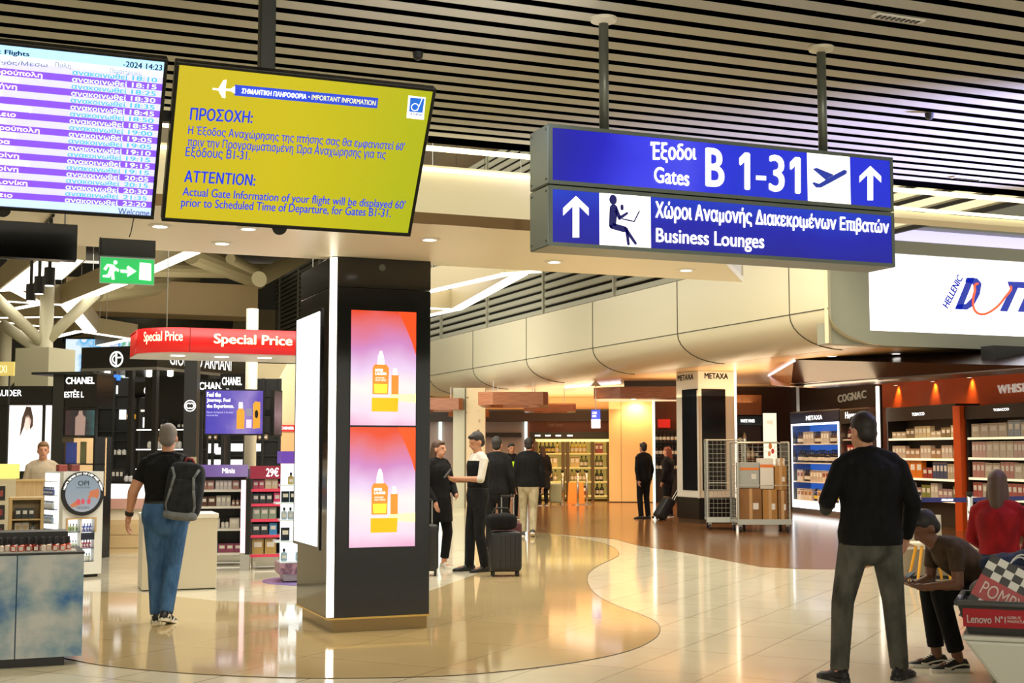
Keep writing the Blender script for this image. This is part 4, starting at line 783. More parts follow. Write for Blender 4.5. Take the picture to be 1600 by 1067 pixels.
tb = thing('travel_bag', 'soft black bag lying on top of the black ribbed suitcase', 'bag', (s1.location.x - .05, s1.location.y, .572)); bb = MB(); rbox(bb, (0, 0, .105), (.20, .13, .105), None, .6); bb.ell((.06, .02, .15), (.11, .09, .07)); bb.blob('bag_body', blk, tb, .012, 4); MB().tube([(-.12, 0, .20), (-.08, 0, .27), (.08, 0, .27), (.12, 0, .20)], .011, 8).build('bag_handle', blackm, tb)
suitcase('maroon suitcase with raised chrome handle behind the black one', gp(793, 884), -YAW, .38, .22, .54, m_mr, handle=.34)
suitcase('pale green upright suitcase standing by the bottle shelf', gp(868, 789), -YAW, .36, .26, .58, mat('case_green', '8c9478', .45), handle=0)
suitcase('black trolley case tilted behind the traveller by the beige wall', tuple(PZ(1027, 813)), math.radians(-100), .38, .24, .52, m_bs, handle=.45, tilt=math.radians(-32))
suitcase('black suitcase edge beside the woman behind the black pillar', gp(666, 899), -YAW, .30, .24, .58, m_bs, handle=.3)
# ================================================================== SHELF GOODS
_pm = {}
def pmat(c, r=.35): return mat('goods_' + c, c, r)
def prod(kind, w, h, d, c1, c2='e8e4da', c3='1a1a1a'):
    key = (kind, w, h, d, c1, c2, c3)
    if key not in _pm:
        m = MB()
        if kind == 'box':
            m.box(-w / 2, w / 2, -d / 2, d / 2, 0, h, 0); m.box(-w * .34, w * .34, -d / 2 - .002, -d / 2, h * .45, h * .78, 1); m.box(-w * .5 - .001, w * .5 + .001, -d / 2 - .0015, d / 2 + .001, h * .90, h * .94, 2)
        elif kind == 'bottle':
            r = w / 2; m.lathe([(r * .92, 0), (r, h * .02), (r, h * .56), (r * .8, h * .66), (r * .34, h * .76), (r * .32, h * .86)], n=10); m.lathe([(r * 1.02, h * .16), (r * 1.02, h * .44)], n=10, m=1); m.lathe([(r * .40, h * .86), (r * .40, h)], n=10, m=2)
        elif kind == 'flask':
            m.lathe([(w * .42, 0), (w * .5, h * .05), (w * .5, h * .60), (w * .40, h * .68), (w * .16, h * .70), (w * .16, h * .76)], n=10); m.lathe([(w * .2, h * .76), (w * .2, h)], n=10, m=2); m.box(-w * .3, w * .3, -w * .505, -w * .49, h * .2, h * .45, 1)
        _pm[key] = m.mesh(kind, [pmat(c1, .25), pmat(c2), pmat(c3, .3)])
    return _pm[key]
NAMES = {'box': 'gift_box', 'bottle': 'bottle', 'flask': 'perfume_bottle'}
_used = set()
def fill(fr, u0, u1, z, v, kinds, where, jitter=.2, frac=1.0):
    """stand goods side by side on a shelf; kinds = (kind, w, h, d, c1, c2, c3, words)"""
    u = u0; k = 0; rot = fr.a
    while True:
        run = random.randint(2, 4)
        kd = kinds[k % len(kinds)]; k += 1; kind, w, h, d, c1, c2, c3, words = kd; me = prod(kind, w, h, d, c1, c2, c3)
        for _ in range(run):
            if u + w > u1: return
            if random.random() < frac:
                p = fr.w(u + w / 2, v, z + .0005); o = bpy.data.objects.new(NAMES[kind] if 'tobacco' not in words and 'carton' not in words else 'carton', me); COL.objects.link(o); o.location = p; o.rotation_euler = (0, 0, rot)
                tag(o, words + ' ' + where, 'bottle' if kind == 'bottle' else 'perfume' if kind == 'flask' else 'box', words + 's ' + where)
            u += w * 1.06 + random.random() * w * jitter * .3
        u += random.random() * jitter * w
pf = lambda c, words, w=.07, h=.14, kind='box', d=.06, c2='e8e4da', c3='1a1a1a': (kind, w, h, d, c1(c), c2, c3, words)
def c1(c): return c
# ================================================================== WHITE COUNTER (walk past it)
a_, b_ = PZ(221, 924), PZ(338, 920); fr = Frame(a_, math.degrees(math.atan2(b_.y - a_.y, b_.x - a_.x))); wdt = (b_ - a_).length
t = thing('service_counter', 'plain cream counter with white top behind the walking man', 'counter', (a_.x, a_.y, 0), fr.a); hh = fr.uz(338, 802)[1]
MB().box(0, wdt, 0, .62, .012, hh - .05).build('body', mat('counter_cream', 'cfc6ae', .35), t, bevel=.004); MB().box(-.012, wdt + .012, -.012, .64, hh - .05, hh).build('top', white, t, bevel=.004); MB().box(.01, wdt - .01, .02, .6, 0, .012).build('skirting', blackm, t)
q = fr.uz(283, 745)[0], fr.uz(312, 745)[0]; bd = thing('tester_board', 'small beige tester board standing on the cream counter behind the backpack', 'board', fr.w(0, .35, hh + .001), fr.a); z2 = fr.uz(312, 714, .35)[1] - hh
MB().box(q[0], q[1] - .0, 0, .03, 0, z2).build('board', mat('board_beige', 'a89a7c', .5), bd)
for k in range(2): MB().cyl((q[0] + (.3 + .45 * k) * (q[1] - q[0]), -.02, z2 * .8), (q[0] + (.3 + .45 * k) * (q[1] - q[0]), 0, z2 * .8), .022, .026, 14).build('knob', white, bd)
# ================================================================== ROUND-SIGN GONDOLA
fr = Frame(PZ(95, 905), 20); L = lambda x, y, v=0.0: fr.uz(x, y, v); W_, H_ = L(158, 900)[0], L(100, 737)[1]
t = thing('nail_care_stand', 'white nail care stand with a round hand picture sign', 'display stand', fr.o, fr.a)
m_gw = mat('stand_white', 'd6d6d0', .35); m_back = mat('niche_lit', 'ffffff', .4, 0, .9, 'f2f8ff', sample=False)
MB().box(0, W_, .10, .55, .04, H_).build('body', m_gw, t, bevel=.004); MB().box(.02, W_ - .02, .06, .5, 0, .04).build('plinth', blackm, t)
fpan = MB(); u0, zt0 = L(106, 812); u1, _ = L(148, 812); z_b = L(120, 878)[1]; um = (u0 + u1) / 2; zmid = L(120, 840)[1]
fpan.box(0, u0, 0, .10, .04, H_); fpan.box(u1, W_, 0, .10, .04, H_); fpan.box(u0, u1, 0, .10, zt0, H_); fpan.box(u0, u1, 0, .10, .04, z_b); fpan.build('front_panel', m_gw, t)
MB().box(u0, u1, .09, .10, z_b, zt0).build('niche_light', m_back, t)
wf = MB(); b = .02; zz = L(120, 832)[1]; wf.box(u0 - b, u1 + b, -.012, 0, zt0, zt0 + b); wf.box(u0 - b, u0, -.012, 0, zz, zt0); wf.box(u1, u1 + b, -.012, 0, zz, zt0); wf.build('wood_frame', mat('frame_wood', 'c0a070', .5), t)
for yy in (831, 857, 878): z = L(120, yy)[1]; MB().box(u0, u1, .0, .10, z - .006, z).build('shelf', blackm, t)
MB().box(um - .01, um + .01, 0, .09, z_b, zt0).build('divider', m_gw, t); MB().box(um, u1, -.004, 0, L(120, 844)[1], L(120, 833)[1]).build('label_card', mat('card_navy', '141c30', .4), t)
for yy, ws, cols in ((830.5, 'top', (('b8c8a0', 'small green-white hand cream'), ('5868c8', 'small blue-violet jar'))), (856.5, 'middle', (('e8efe8', 'small white lotion'), ('c86078', 'small pink lotion'))), (877.5, 'lowest', (('dfe8e0', 'small white bottle'), ('d8e0d0', 'small cream bottle')))):
    z = L(120, yy)[1]
    for k, (c, wd) in enumerate(cols): fill(fr, (u0 + .01) if k == 0 else um + .015, um - .015 if k == 0 else u1 - .005, z, .055, [('flask', .032, .095, .03, c, '6a8a3a' if k == 0 else 'e8e8f0', '2a3018', wd)], 'in the %s niche of the nail care stand' % ws)
cu, cz = L(128, 771); r = (L(128, 737)[1] - L(128, 806)[1]) / 2
sg_ = MB().cyl((cu, -.03, cz), (cu, 0, cz), r, r, 40).build('round_sign', blackm, t, label='round black-rimmed sign with hand picture')
m_hand = ramp_screen('hand_picture', [(0, 'e4e6ea'), (.25, 'c9ced6'), (.6, 'b4c6d2'), (1, 'a8bcc8')], .55, 2, cz - r, cz + r, .2, 6, sample=False)
MB().cyl((cu, -.034, cz), (cu, -.03, cz), r * .83, r * .83, 36).build('picture', m_hand, sg_); sgk = mat('picture_skin', 'b06a4c', .5, 0, .25, 'b06a4c', sample=False)
poly2([(cu + r * x, cz + r * z) for x, z in ((.30, .10), (.72, .22), (.78, .0), (.70, -.25), (.45, -.15), (.32, -.25), (.22, -.18), (.30, -.05))], -.0352).build('hand_picture', sgk, sg_); poly2([(cu + r * x, cz + r * z) for x, z in ((-.62, -.52), (-.30, -.30), (-.12, -.28), (-.10, -.5), (-.5, -.62))], -.0352).build('hand_picture', sgk, sg_)
for x in (-.22, 0.0, .28): poly2([(cu + r * (x + .09 * math.cos(a)), cz + r * (-.36 + .13 * math.sin(a))) for a in (6.28 * k / 12 for k in range(12))], -.0356).build('nail_picture', mat('nail_pink', 'b84858', .5, 0, .3, 'c04858', sample=False), sg_)
txt('OPI', cu - r * .26, cu + r * .26, cz + r * .36, cz + r * .58, mat('ink_teal', '2c4450', .5), sg_, -.0356, .01); txt('NATURE STRONG', cu - r * .3, cu + r * .32, cz + r * .24, cz + r * .31, mat('ink_teal', '2c4450'), sg_, -.0356); txt('VEGAN', cu - r * .30, cu + r * .30, cz - r * .70, cz - r * .58, mat('ink_teal', '2c4450'), sg_, -.0356)
ring_t = 'Nature Strong STAY ON, CHIP FREE quality'; lm = MB()
for k, ch in enumerate(ring_t):
    if ch == ' ': continue
    a = math.radians(165 - 160 * k / len(ring_t)); c = V3((cu + r * .91 * math.cos(a), -.0312, cz + r * .91 * math.sin(a))); tx = V3((math.sin(a), 0, -math.cos(a))); up = V3((math.cos(a), 0, math.sin(a))); s_ = r * .045
    lm.M = Matrix(); letters(ch, c - tx * s_ * .8 - up * s_, c + tx * s_ * .8 - up * s_, c + tx * s_ * .8 + up * s_, c - tx * s_ * .8 + up * s_, None, None, .0, mb=lm)
lm.build('ring_lettering', whitetxt, sg_)
# lit side column with small shelves
MB().box(-.012, 0, .12, .53, .10, H_ - .02).build('side_light', mat('side_lit', 'ffffff', .4, 0, 1.0, 'f6fbff', sample=False), t)
for k in range(7): z = .16 + k * (H_ - .28) / 6; MB().box(-.09, -.012, .12, .53, z - .008, z).build('side_shelf', blackm if k in (2, 4) else m_gw, t)
s2 = Frame(fr.w(0, .53), 20 - 90)
for k in range(6): fill(s2, .02, .38, .16 + k * (H_ - .28) / 6, -.045, [('flask', .034, .10, .03, ('9cb0c8', 'd8dce4', '5868a0')[k % 3], 'f0f0f0', '30343c', ('pale blue', 'white', 'slate blue')[k % 3] + ' small bottle')], 'on side shelf %s of the nail care stand' % ('one', 'two', 'three', 'four', 'five', 'six')[k])
# small clutch boxes on top of the stand
for k, (c, wd) in enumerate((('8c4038', 'brick red'), ('7a3a34', 'dark red'))): tag(MB().box(-.055, .055, -.05, .05, 0, .085).build('gift_box', pmat(c), loc=fr.w(.08 + .16 * k, .25, H_ + .001), rotz=fr.a, bevel=.008), wd + ' box lying on top of the nail care stand', 'box')
# ================================================================== LOW DISPLAYS BEHIND THE CLOUD COUNTER
yw = 12.2; fx = Frame((0, yw, 0), 0); q = lambda x, y: fx.uz(x, y)
u0, zb = q(13, 838); u1, zt = q(69, 777); wm = mat('pale_wood', 'c8ab74', .45)
t = thing('shelf_unit', 'small pale wood shelf unit behind the cloud counter', 'shelf', (u0, yw, 0)); w_ = u1 - u0; cs = MB(); cs.box(0, w_, 0, .3, 0, zb); cs.build('base', mat('base_black', '141414', .5), t)
c = MB(); zm_ = q(40, 811)[1]; c.box(0, .025, 0, .3, zb, zt); c.box(w_ - .025, w_, 0, .3, zb, zt); c.box(.025, w_ - .025, 0, .3, zt - .02, zt); c.box(.025, w_ - .025, .28, .3, zb, zt - .02); c.build('case', wm, t); MB().box(.025, w_ - .025, .02, .28, zm_ - .012, zm_).build('shelf', wm, t); MB().box(0, w_, -.03, .3, zb, zb + .008).build('tray', white, t)
fill(fx, u0 + .05, u1 - .03, zm_, .1, [('box', .05, .09, .05, '2a2c2c', 'e8e8e0', '101010', 'black carton')], 'on the upper shelf of the pale wood unit'); fill(fx, u0 + .05, u1 - .03, zb + .008, .1, [('box', .055, .10, .05, 'd8d0c0', 'b8a070', '605040', 'cream carton'), ('flask', .04, .10, .04, '90989c', 'f0f0f0', '202020', 'grey bottle')], 'on the lower shelf of the pale wood unit')
u0, zb = q(-18, 845); u1, zt = q(11, 757); t = thing('tester_stand', 'slanted make-up tester stand with red compacts at the left edge', 'display stand', (u0, yw - .25, 0)); w_ = u1 - u0
MB().box(0, w_, 0, .25, 0, zb).build('base', mat('base_black', '141414'), t); MB().prism([(0, -.02, zb), (0, .2, zb), (0, .2, zt), (0, .12, zt)], (w_, 0, 0)).build('frame', mat('stand_cream', 'd8cdb0', .4), t)
for k in range(3):
    z = zb + .03 + k * (zt - zb) / 3; f = .14 / (zt - zb); yo = lambda zz: -.02 + (zz - zb) * f
    MB().prism([(.01, yo(z) - .004, z), (w_ - .015, yo(z) - .004, z), (w_ - .015, yo(z + .12) - .004, z + .12), (.01, yo(z + .12) - .004, z + .12)], (0, .003, 0)).build('tray', blackm, t)
    for j in range(3): MB().box(.03 + j * (w_ - .06) / 3, .03 + (j + .85) * (w_ - .06) / 3, yo(z + .06) - .012, yo(z + .06) + .02, z + .02, z + .085).build('compact', pmat(('8c2420', 'a83c34', '601818')[(j + k) % 3]), t)
yq = 14.2; fx = Frame((0, yq, 0), 0); q = lambda x, y: fx.uz(x, y); u0, zb = q(-20, 748); u1, zt = q(31, 725)
t = thing('lightbox', 'yellow-green lit display box at the left edge', 'lightbox', (u0, yq, 0)); MB().box(0, u1 - u0, 0, .18, zb, zt).build('box', mat('yellow_lit', 'e0d470', .4, 0, .8, 'e4d878', sample=False), t); MB().box(.02, u1 - u0 - .03, .02, .16, 0, zb).build('stand', mat('stand_cream', 'd8cdb0'), t)
fx = Frame((0, 16.0, 0), 0); q = lambda x, y: fx.uz(x, y); u0, zt = q(12, 746); u1, _ = q(68, 746)
t = thing('wood_partition', 'pale wood partition panel in front of the shop assistant', 'panel', (u0, 16.0, 0)); MB().box(0, u1 - u0, 0, .05, 0, q(40, 752)[1]).build('panel', mat('partition_wood', 'c9ad80', .45, noise=('b8986a', 9, .4, .7, (6, 1, .4))), t); MB().box(-.02, u1 - u0 + .02, -.02, .08, q(40, 752)[1], q(40, 749)[1]).build('cap', wm, t)
# ================================================================== PROMOTION SHELVES
def gondola(px0, px1, ybot, a, label, yhdr, ysh, mh, hdr_txt, tc, mshelf, stock_words, edge=None, dep=.42):
    fr = Frame(PZ(px0, ybot), a); w = fr.uz(px1, ybot)[0]; Z = lambda y: fr.uz((px0 + px1) / 2, y)[1]
    t = thing('promotion_shelf', label, 'shelf', fr.o, fr.a); z0 = Z(ysh[-1]) - .02; z1 = Z(yhdr[0])
    MB().box(0, w, dep - .02, dep, z0, z1 - .05).build('back_panel', mat('gondola_back', '1b1a18', .5), t)
    for x in (0, w - .02): MB().box(x, x + .02, .04, dep, z0, z1 - .04).build('side_panel', mat('gondola_side', '35322e', .5), t)
    h = MB().box(-.02, w + .02, -.02, .05, Z(yhdr[1]), z1).build('header', mh, t); b, hx0, hx1, hz0, hz1 = hdr_txt
    txt(b, w * hx0, w * hx1, Z(yhdr[1]) + (z1 - Z(yhdr[1])) * hz0, Z(yhdr[1]) + (z1 - Z(yhdr[1])) * hz1, tc, h, -.0205, .02)
    for k, y in enumerate(ysh):
        z = Z(y); MB().box(0, w, 0, dep - .02, z - .03, z).build('shelf', mshelf, t)
        if edge: MB().box(0, w, -.006, 0, z - .034, z + .004).build('price_strip', edge, t)
        fill(fr, .03, w - .03, z, .12, stock_words[k][1], 'on the %s shelf of the %s' % (('top', 'second', 'third', 'fourth', 'fifth')[k], stock_words[k][0]))
    lg = MB()
    for x in (.03, w - .03): lg.cyl((x, .05, 0), (x, .05, z0), .015, .015, 8)
    fm = MB()
    for x in (.03, w - .03): MB().cyl((x, .05, 0), (x, .05, z0), .015, .015, 8).build('leg', steel, t); MB().cyl((x, dep - .05, 0), (x, dep - .05, z0), .015, .015, 8).build('leg', steel, t)
    MB().cyl((.03, .05, .03), (w - .03, .05, .03), .012, .012, 8).build('rail', steel, t)
    return fr, w, Z, t
m_wsh = mat('shelf_white', 'e4e0d8', .35)
lil = ramp_screen('header_lilac', [(0, '8a60c0'), (.5, 'a884d4'), (1, 'c0a0dc')], .55, 0, 0, .7, .5, 3, sample=False)
A = 'lilac headed stand'
gondola(306, 383, 884, -12, 'promotion shelf with lilac Minis header, left of the crimson one', (726, 745), (765, 791, 826, 864), lil, ('Minis', .50, .76, .30, .72), whitetxt, m_wsh,
 [(A, [pf('b88878', 'rose gold perfume box', .09, .12), pf('d8d0c8', 'pale grey carton', .05, .12)]), (A, [pf('6a4438', 'brown perfume box', .10, .13), pf('cfc8c0', 'cream carton', .06, .14), pf('a88070', 'copper bottle', .05, .12, 'flask')]), (A, [pf('dcd4c4', 'cream gift box', .13, .14), pf('e8e4dc', 'white bottle', .05, .12, 'flask')]), (A, [pf('5870a0', 'blue magazine box', .06, .16), pf('a04868', 'plum box', .10, .12), pf('7a8aa8', 'slate box', .07, .14)])])
B = 'crimson headed stand'
fr, w, Z, t = gondola(391, 446, 890, -4, 'promotion shelf with crimson header showing 29 euro price', (728, 748), (764, 787, 811, 836, 866), mat('header_crimson', '80162e', .4, 0, .35, '8c1832'), ('29€', .40, .76, .18, .86), whitetxt, m_wsh,
 [(B, [pf('c04060', 'pink perfume box', .07, .11), pf('e0d0a8', 'cream perfume box', .08, .12), pf('d02878', 'magenta perfume bottle', .06, .12, 'flask')]), (B, [pf('141416', 'black perfume box', .08, .13), pf('e02070', 'hot pink perfume box', .09, .14), pf('3060b8', 'blue perfume box', .07, .13)]), (B, [pf('8a9a80', 'sage green perfume box', .10, .15), pf('88989c', 'grey blue perfume box', .10, .15), pf('1c1c1e', 'black perfume box', .09, .14)]), (B, [pf('181a1c', 'black gift box', .10, .14), pf('3088c8', 'sky blue perfume box', .10, .15), pf('78b8e0', 'light blue perfume box', .09, .15)]), (B, [pf('b89850', 'gold whisky box', .15, .20), pf('d8dce0', 'white sample box', .10, .06)])], edge=mat('price_red', 'c8304c', .4, 0, .2, 'c8304c', sample=False))
e = thing('end_panel', 'tall pink-white lit end panel between the two promotion shelves', 'panel', PD(375, 860, 17.5)); e.location.z = 0
fr = Frame(e.location, -30); zt, zb = fr.uz(380, 750)[1], fr.uz(380, 864)[1]; u1 = fr.uz(384, 800)[0]; e.rotation_euler = (0, 0, fr.a)
MB().box(0, u1, 0, .03, zb, zt).build('light_face', mat('panel_pink', 'f0c8d8', .4, 0, .8, 'f4d0dc', sample=False), e); MB().box(u1, u1 + .06, -.005, .035, zb - .02, zt + .02).build('edge', blackm, e); MB().box(0, u1 + .06, .0, .03, 0, zb).build('foot', steel, e)
# lit tower beside the pillar with lilac floor disc
fr = Frame(PZ(437, 912), -6); w = fr.uz(500, 912)[0]; Z = lambda y: fr.uz(452, y)[1]; t = thing('perfume_tower', 'white lit perfume tower with lilac header left of the black pillar', 'display stand', fr.o, fr.a)
MB().box(.06, w, .1, .55, .02, Z(880)).build('base', mat('tower_base', 'b8b4b0', .4), t); MB().box(0, w, .08, .58, Z(898), Z(881)).build('band', mat('band_floral', '806070', .5, noise=('c8a0a8', 20, .4, .6, (1, 1, 1))), t)
MB().box(.03, w, .30, .34, Z(880), Z(725)).build('light_panel', mat('tower_lit', 'ffffff', .4, 0, 1.1, 'f0faff'), t); hd = MB().box(.0, w, .02, .5, Z(724), Z(705)).build('header', mat('header_violet', '5a3a98', .4, 0, .5, '6844b0', sample=False), t); txt('GR', .16, .34, Z(720), Z(709), whitetxt, hd, .018, .02)
for k, yy in enumerate((757, 785, 812, 845, 877)):
    z = Z(yy); MB().box(0 - .06 * (k % 2), w, .02, .30, z - .02, z).build('shelf', mat('shelf_glass', 'd8e6ea', .1, 0, .2, 'e0f0f8', sample=False), t)
    fill(fr, .02, .42, z, .14, [[pf('c8b060', 'gold perfume bottle', .07, .14, 'flask'), pf('203020', 'dark green perfume box', .07, .13)], [pf('1c2830', 'dark navy perfume box', .09, .13)], [pf('c8d4dc', 'ice blue perfume bottle', .07, .14, 'flask')], [pf('28323c', 'slate perfume box', .10, .15)], [pf('a8c4d4', 'pale blue perfume bottle', .08, .14, 'flask')]][k], 'on the %s shelf of the lit perfume tower' % ('top', 'second', 'third', 'fourth', 'lowest')[k], frac=.75)
p = PZ(452, 911); tag(MB().cyl((p.x + .35, p.y + .2, .001), (p.x + .35, p.y + .2, .006), .62, .62, 48).build('floor_disc', mat('disc_lilac', '8c78c0', .2)), 'round lilac floor sticker under the lit perfume tower', 'floor sticker')
# ================================================================== ADVERT SCREENS ON THE ROUND COLUMN
p = PZ(391, 884); cl = thing('round_column', 'slim round cream column behind the advert screen', 'column', (PD(391, 700, 19).x, PD(391, 700, 19).y, 0)); MB().cyl((0, 0, 0), (0, 0, 3.6), .085, .085, 28).build('shaft', cream, cl, smooth=True); MB().lathe([(.10, 0), (.10, .06), (.087, .08)], n=24).build('foot', steel, cl)
fr = Frame(PD(318, 700, 18.4), -12); z0, z1 = fr.uz(366, 680)[1], fr.uz(366, 608)[1]; w = fr.uz(413, 640)[0]
t = thing('advert_screen', 'violet advert screen reading Feel the Journey above the promotion shelves', 'screen', fr.w(0, 0, 0), fr.a); MB().box(0, w, 0, .06, z0, z1).build('housing', blackm, t); MB().box(w * .5 + .22, w * .5 + .34, .06, .62, (z0 + z1) / 2 - .06, (z0 + z1) / 2 + .06).build('wall_mount', blackm, t)
sc_ = MB().box(.02, w - .02, -.004, 0, z0 + .02, z1 - .02).build('screen', ramp_screen('screen_violet', [(0, '4a3ac8'), (.4, '6a58d0'), (.7, 'a890e0'), (1, '6a50c8')], .8, 0, 0, w, .7, 3, sample=False), t); hh = z1 - z0
for k, s_ in enumerate(('Feel the', 'Journey. Feel', 'the Experience.')): txt(s_, w * .04, w * (.27, .43, .49)[k], z0 + hh * (.83 - .13 * k), z0 + hh * (.93 - .13 * k), whitetxt, sc_, -.005, .025)
txt('Discover the fragrances of the season\nonly at the shop', w * .04, w * .48, z0 + hh * .40, z0 + hh * .52, mat('pale_violet', 'b8b8f0', .5, 0, .8, 'b8b8f0', sample=False), sc_, -.005)
adg = mat('ad_gold_bottle', 'd89a30', .4, 0, .7, 'd09030', sample=False); ads = mat('ad_silver', 'c8c8d8', .4, 0, .8, 'c8c8e0', sample=False)
for pts, m in (([(.54, .14), (.67, .14), (.67, .52), (.64, .58), (.57, .58), (.54, .52)], adg), ([(.565, .58), (.645, .58), (.64, .72), (.57, .72)], ads), ([(.70, .16), (.79, .16), (.79, .34), (.70, .34)], mat('ad_blush', 'e0c0d8', .4, 0, .8, 'e0c8e8', sample=False)), ([(.70, .42), (.79, .42), (.79, .58), (.70, .58)], mat('ad_grey', '8888a0', .4, 0, .6, '8080a0', sample=False)), ([(.81, .14), (.93, .16), (.93, .72), (.85, .74), (.81, .68)], adg)): poly2([(w * x, z0 + hh * z) for x, z in pts], -.005).build('bottle_picture', m, sc_)
poly2([(w * (.87 + .03 * math.cos(a)), z0 + hh * (.46 + .09 * math.sin(a))) for a in (6.28 * k / 16 for k in range(16))], -.006).build('bottle_picture', blackm, sc_)
fr2 = Frame(PD(427, 700, 19.1), 55); t = thing('advert_screen', 'second advert screen turned sideways at the right of the violet one', 'screen', fr2.o, fr2.a); z0, z1 = fr2.uz(430, 681)[1], fr2.uz(430, 609)[1]; w = fr2.uz(441, 640)[0]
MB().box(0, w, 0, .06, z0, z1).build('housing', blackm, t); MB().box(w * .4, w * .4 + .1, .06, .5, (z0 + z1) / 2 - .05, (z0 + z1) / 2 + .05).build('wall_mount', blackm, t); MB().box(.02, w - .02, -.004, 0, z0 + .02, z1 - .02).build('screen', ramp_screen('screen_side', [(0, '503038'), (.5, 'b89098'), (1, '382428')], .6, 2, z0, z1, .5, 4, sample=False), t)
# ================================================================== RED SPECIAL PRICE CANOPY
fr = Frame((0, PD(290, 600, 16.3).y, 0), 0); q = lambda x, y: fr.uz(x, y); zb, zt = q(330, 551)[1], q(330, 513)[1]; dp = 1.3; xl = fr.uz(208, 530, .95)[0]; x1 = xl + 2.9; rd = max(.5, q(297, 530)[0] - xl)
t = thing('promotion_canopy', 'red illuminated hanging canopy with Special Price lettering', 'sign', (0, fr.o.y, 0)); path = [V3((xl, dp, 0)), V3((xl, rd, 0))] + [V3((xl + rd - rd * math.cos(a), rd - rd * math.sin(a), 0)) for a in (math.pi / 2 * k / 10 for k in range(1, 11))] + [V3((x1 - rd, 0, 0))] + [V3((x1 - rd + rd * math.sin(a), rd - rd * math.cos(a), 0)) for a in (math.pi / 2 * k / 10 for k in range(1, 11))] + [V3((x1, dp, 0))]
m = MB(); n = len(path); m.add([(p.x, p.y, zb) for p in path] + [(p.x, p.y, zt) for p in path], [(i, i + 1, n + i + 1, n + i) for i in range(n - 1)]); o = m.build('red_band', mat('red_lit', 'c81818', .35, 0, .55, 'd41818'), t, smooth=True); so = o.modifiers.new('s', 'SOLIDIFY'); so.thickness = .03; so.offset = -1
MB().prism([(p.x * 1, p.y + .02, zb - .015) for p in path], (0, 0, .03)).build('underside', mat('canopy_under', 'd8d6d0', .4), t); MB().prism([(p.x, p.y + .02, zt - .03) for p in path], (0, 0, .02)).build('lid', mat('canopy_lid', '4a1414', .5), t)
def lp_(pxs, y0, y1): return q(pxs[0], y0)[0], q(pxs[1], y0)[0], q((pxs[0] + pxs[1]) / 2, y1)[1], q((pxs[0] + pxs[1]) / 2, y0)[1]
u0, u1, za, zc = lp_((334, 457), 523, 543); ltx = mat('lettering_cream', 'fff0d0', .5, 0, 1.0, 'fff0c8', sample=False); txt('Special Price', u0, u1, za, zc, ltx, t, -.004, .03)
def bend(u, z):      # wrap around the rounded corner: u = arc length from the corner start
    if u > rd * math.pi / 2: return V3((xl + rd + (u - rd * math.pi / 2), -.004, z))
    a = u / rd; return V3((xl + rd - (rd + .004) * math.cos(a), rd - (rd + .004) * math.sin(a), z))
v, f = text_raw('Special Price', .02); ua, ub = rd * .48, rd * 1.42
MB().add([bend(ua + (ub - ua) * x, za + .02 + (zc - za) * y) for x, y in v], f).build('lettering', ltx, t)
MB().box(q(297, 530)[0] - .004, q(297, 530)[0] + .004, -.003, .0, zb, zt).build('seam', mat('seam_red', '7a1010', .5), t)
for k in range(4): MB().cyl((xl + .5 + .55 * k, .45, zb - .022), (xl + .5 + .55 * k, .45, zb - .014), .09, .09, 18).build('lamp', lit, t)
hg = MB()
for x in (xl + .4, xl + 2.3): MB().cyl((x, .8, zt), (x, .8, 10.35), .006, .006, 6).build('hanger', steel, t)
# ================================================================== BLACK PERFUME FIXTURES
def lt(body, fr, x0, x1, y0, y1, m, par, v=0.0, bold=.02): u0, za = fr.uz(x0, y1, v); u1, _ = fr.uz(x1, y1, v); _, zc = fr.uz((x0 + x1) / 2, y0, v); _, za = fr.uz((x0 + x1) / 2, y1, v); return txt(body, u0, u1, za, zc, m, par, v - .004, bold)
TD = -41.4
# header with round emblem: corner nearest at x=245
co = PD(245, 572, 22.0); fa = Frame(co, TD); zb = fa.uz(245, 573)[1]; zt = zb + .36; ul = fa.uz(127, 560)[0]
t = thing('perfume_fixture', 'tall black perfume fixture with round white emblem under the red canopy', 'display stand', fa.o, fa.a); dpt = 3.2
MB().box(ul, 0, 0, dpt, zb, zt).build('header', black, t); MB().box(ul, .01, -.01, dpt, zb - .05, zb).build('light_rail', mat('rail_grey', '8a8a88', .2, .8), t)
eu, ez = fa.uz(182, 561, -.004); r = .12; em = MB(); arc(eu, ez, r, 0, 360, .03, 32, -.006, em); em.add([(eu + x * r, -.006, ez + z * r) for x, z in ((-.18, .85), (.12, .85), (.12, -.85), (-.18, -.85))], [(0, 1, 2, 3)]); em.add([(eu + x * r, -.006, ez + z * r) for x, z in ((.12, .3), (.75, .3), (.75, .12), (.12, .12))], [(0, 1, 2, 3)]); arc(eu - .01, ez, r * .55, 90, 280, .022, 16, -.006, em); em.build('emblem', whitetxt, t)
fs = Frame(co, TD + 90); u0, z0 = fs.uz(265, 575, -.004); u1, z1 = fs.uz(361, 583, -.004)
letters('GIORGIO ARMANI', fa.w(.004, u0, zb + .06) - fa.o, fa.w(.004, u1, zb + .06) - fa.o, fa.w(.004, u1, zb + .29) - fa.o, fa.w(.004, u0, zb + .29) - fa.o, whitetxt, None, .0).location = fa.o
bpy.context.scene.collection.objects[-1].name if False else None
lo_ = [o for o in bpy.data.objects if o.name.startswith('lettering') and o.parent is None][0]; lo_.parent = t; lo_.location = (0, 0, 0); lo_.rotation_euler = (0, 0, -fa.a)
for k, (x, y) in enumerate(((ul + .04, .04), (-.04, .04), (-.04, 1.1), (-.04, 2.2), (ul + 1.0, .04))): MB().box(x - .04, x + .04, y - .04, y + .04, 0, zb - .05).build('post', blackm, t)
MB().box(ul + .1, -.1, 1.7, 1.76, 0, zb - .05).build('back_panel', mat('fixture_back', '161616', .4), t)
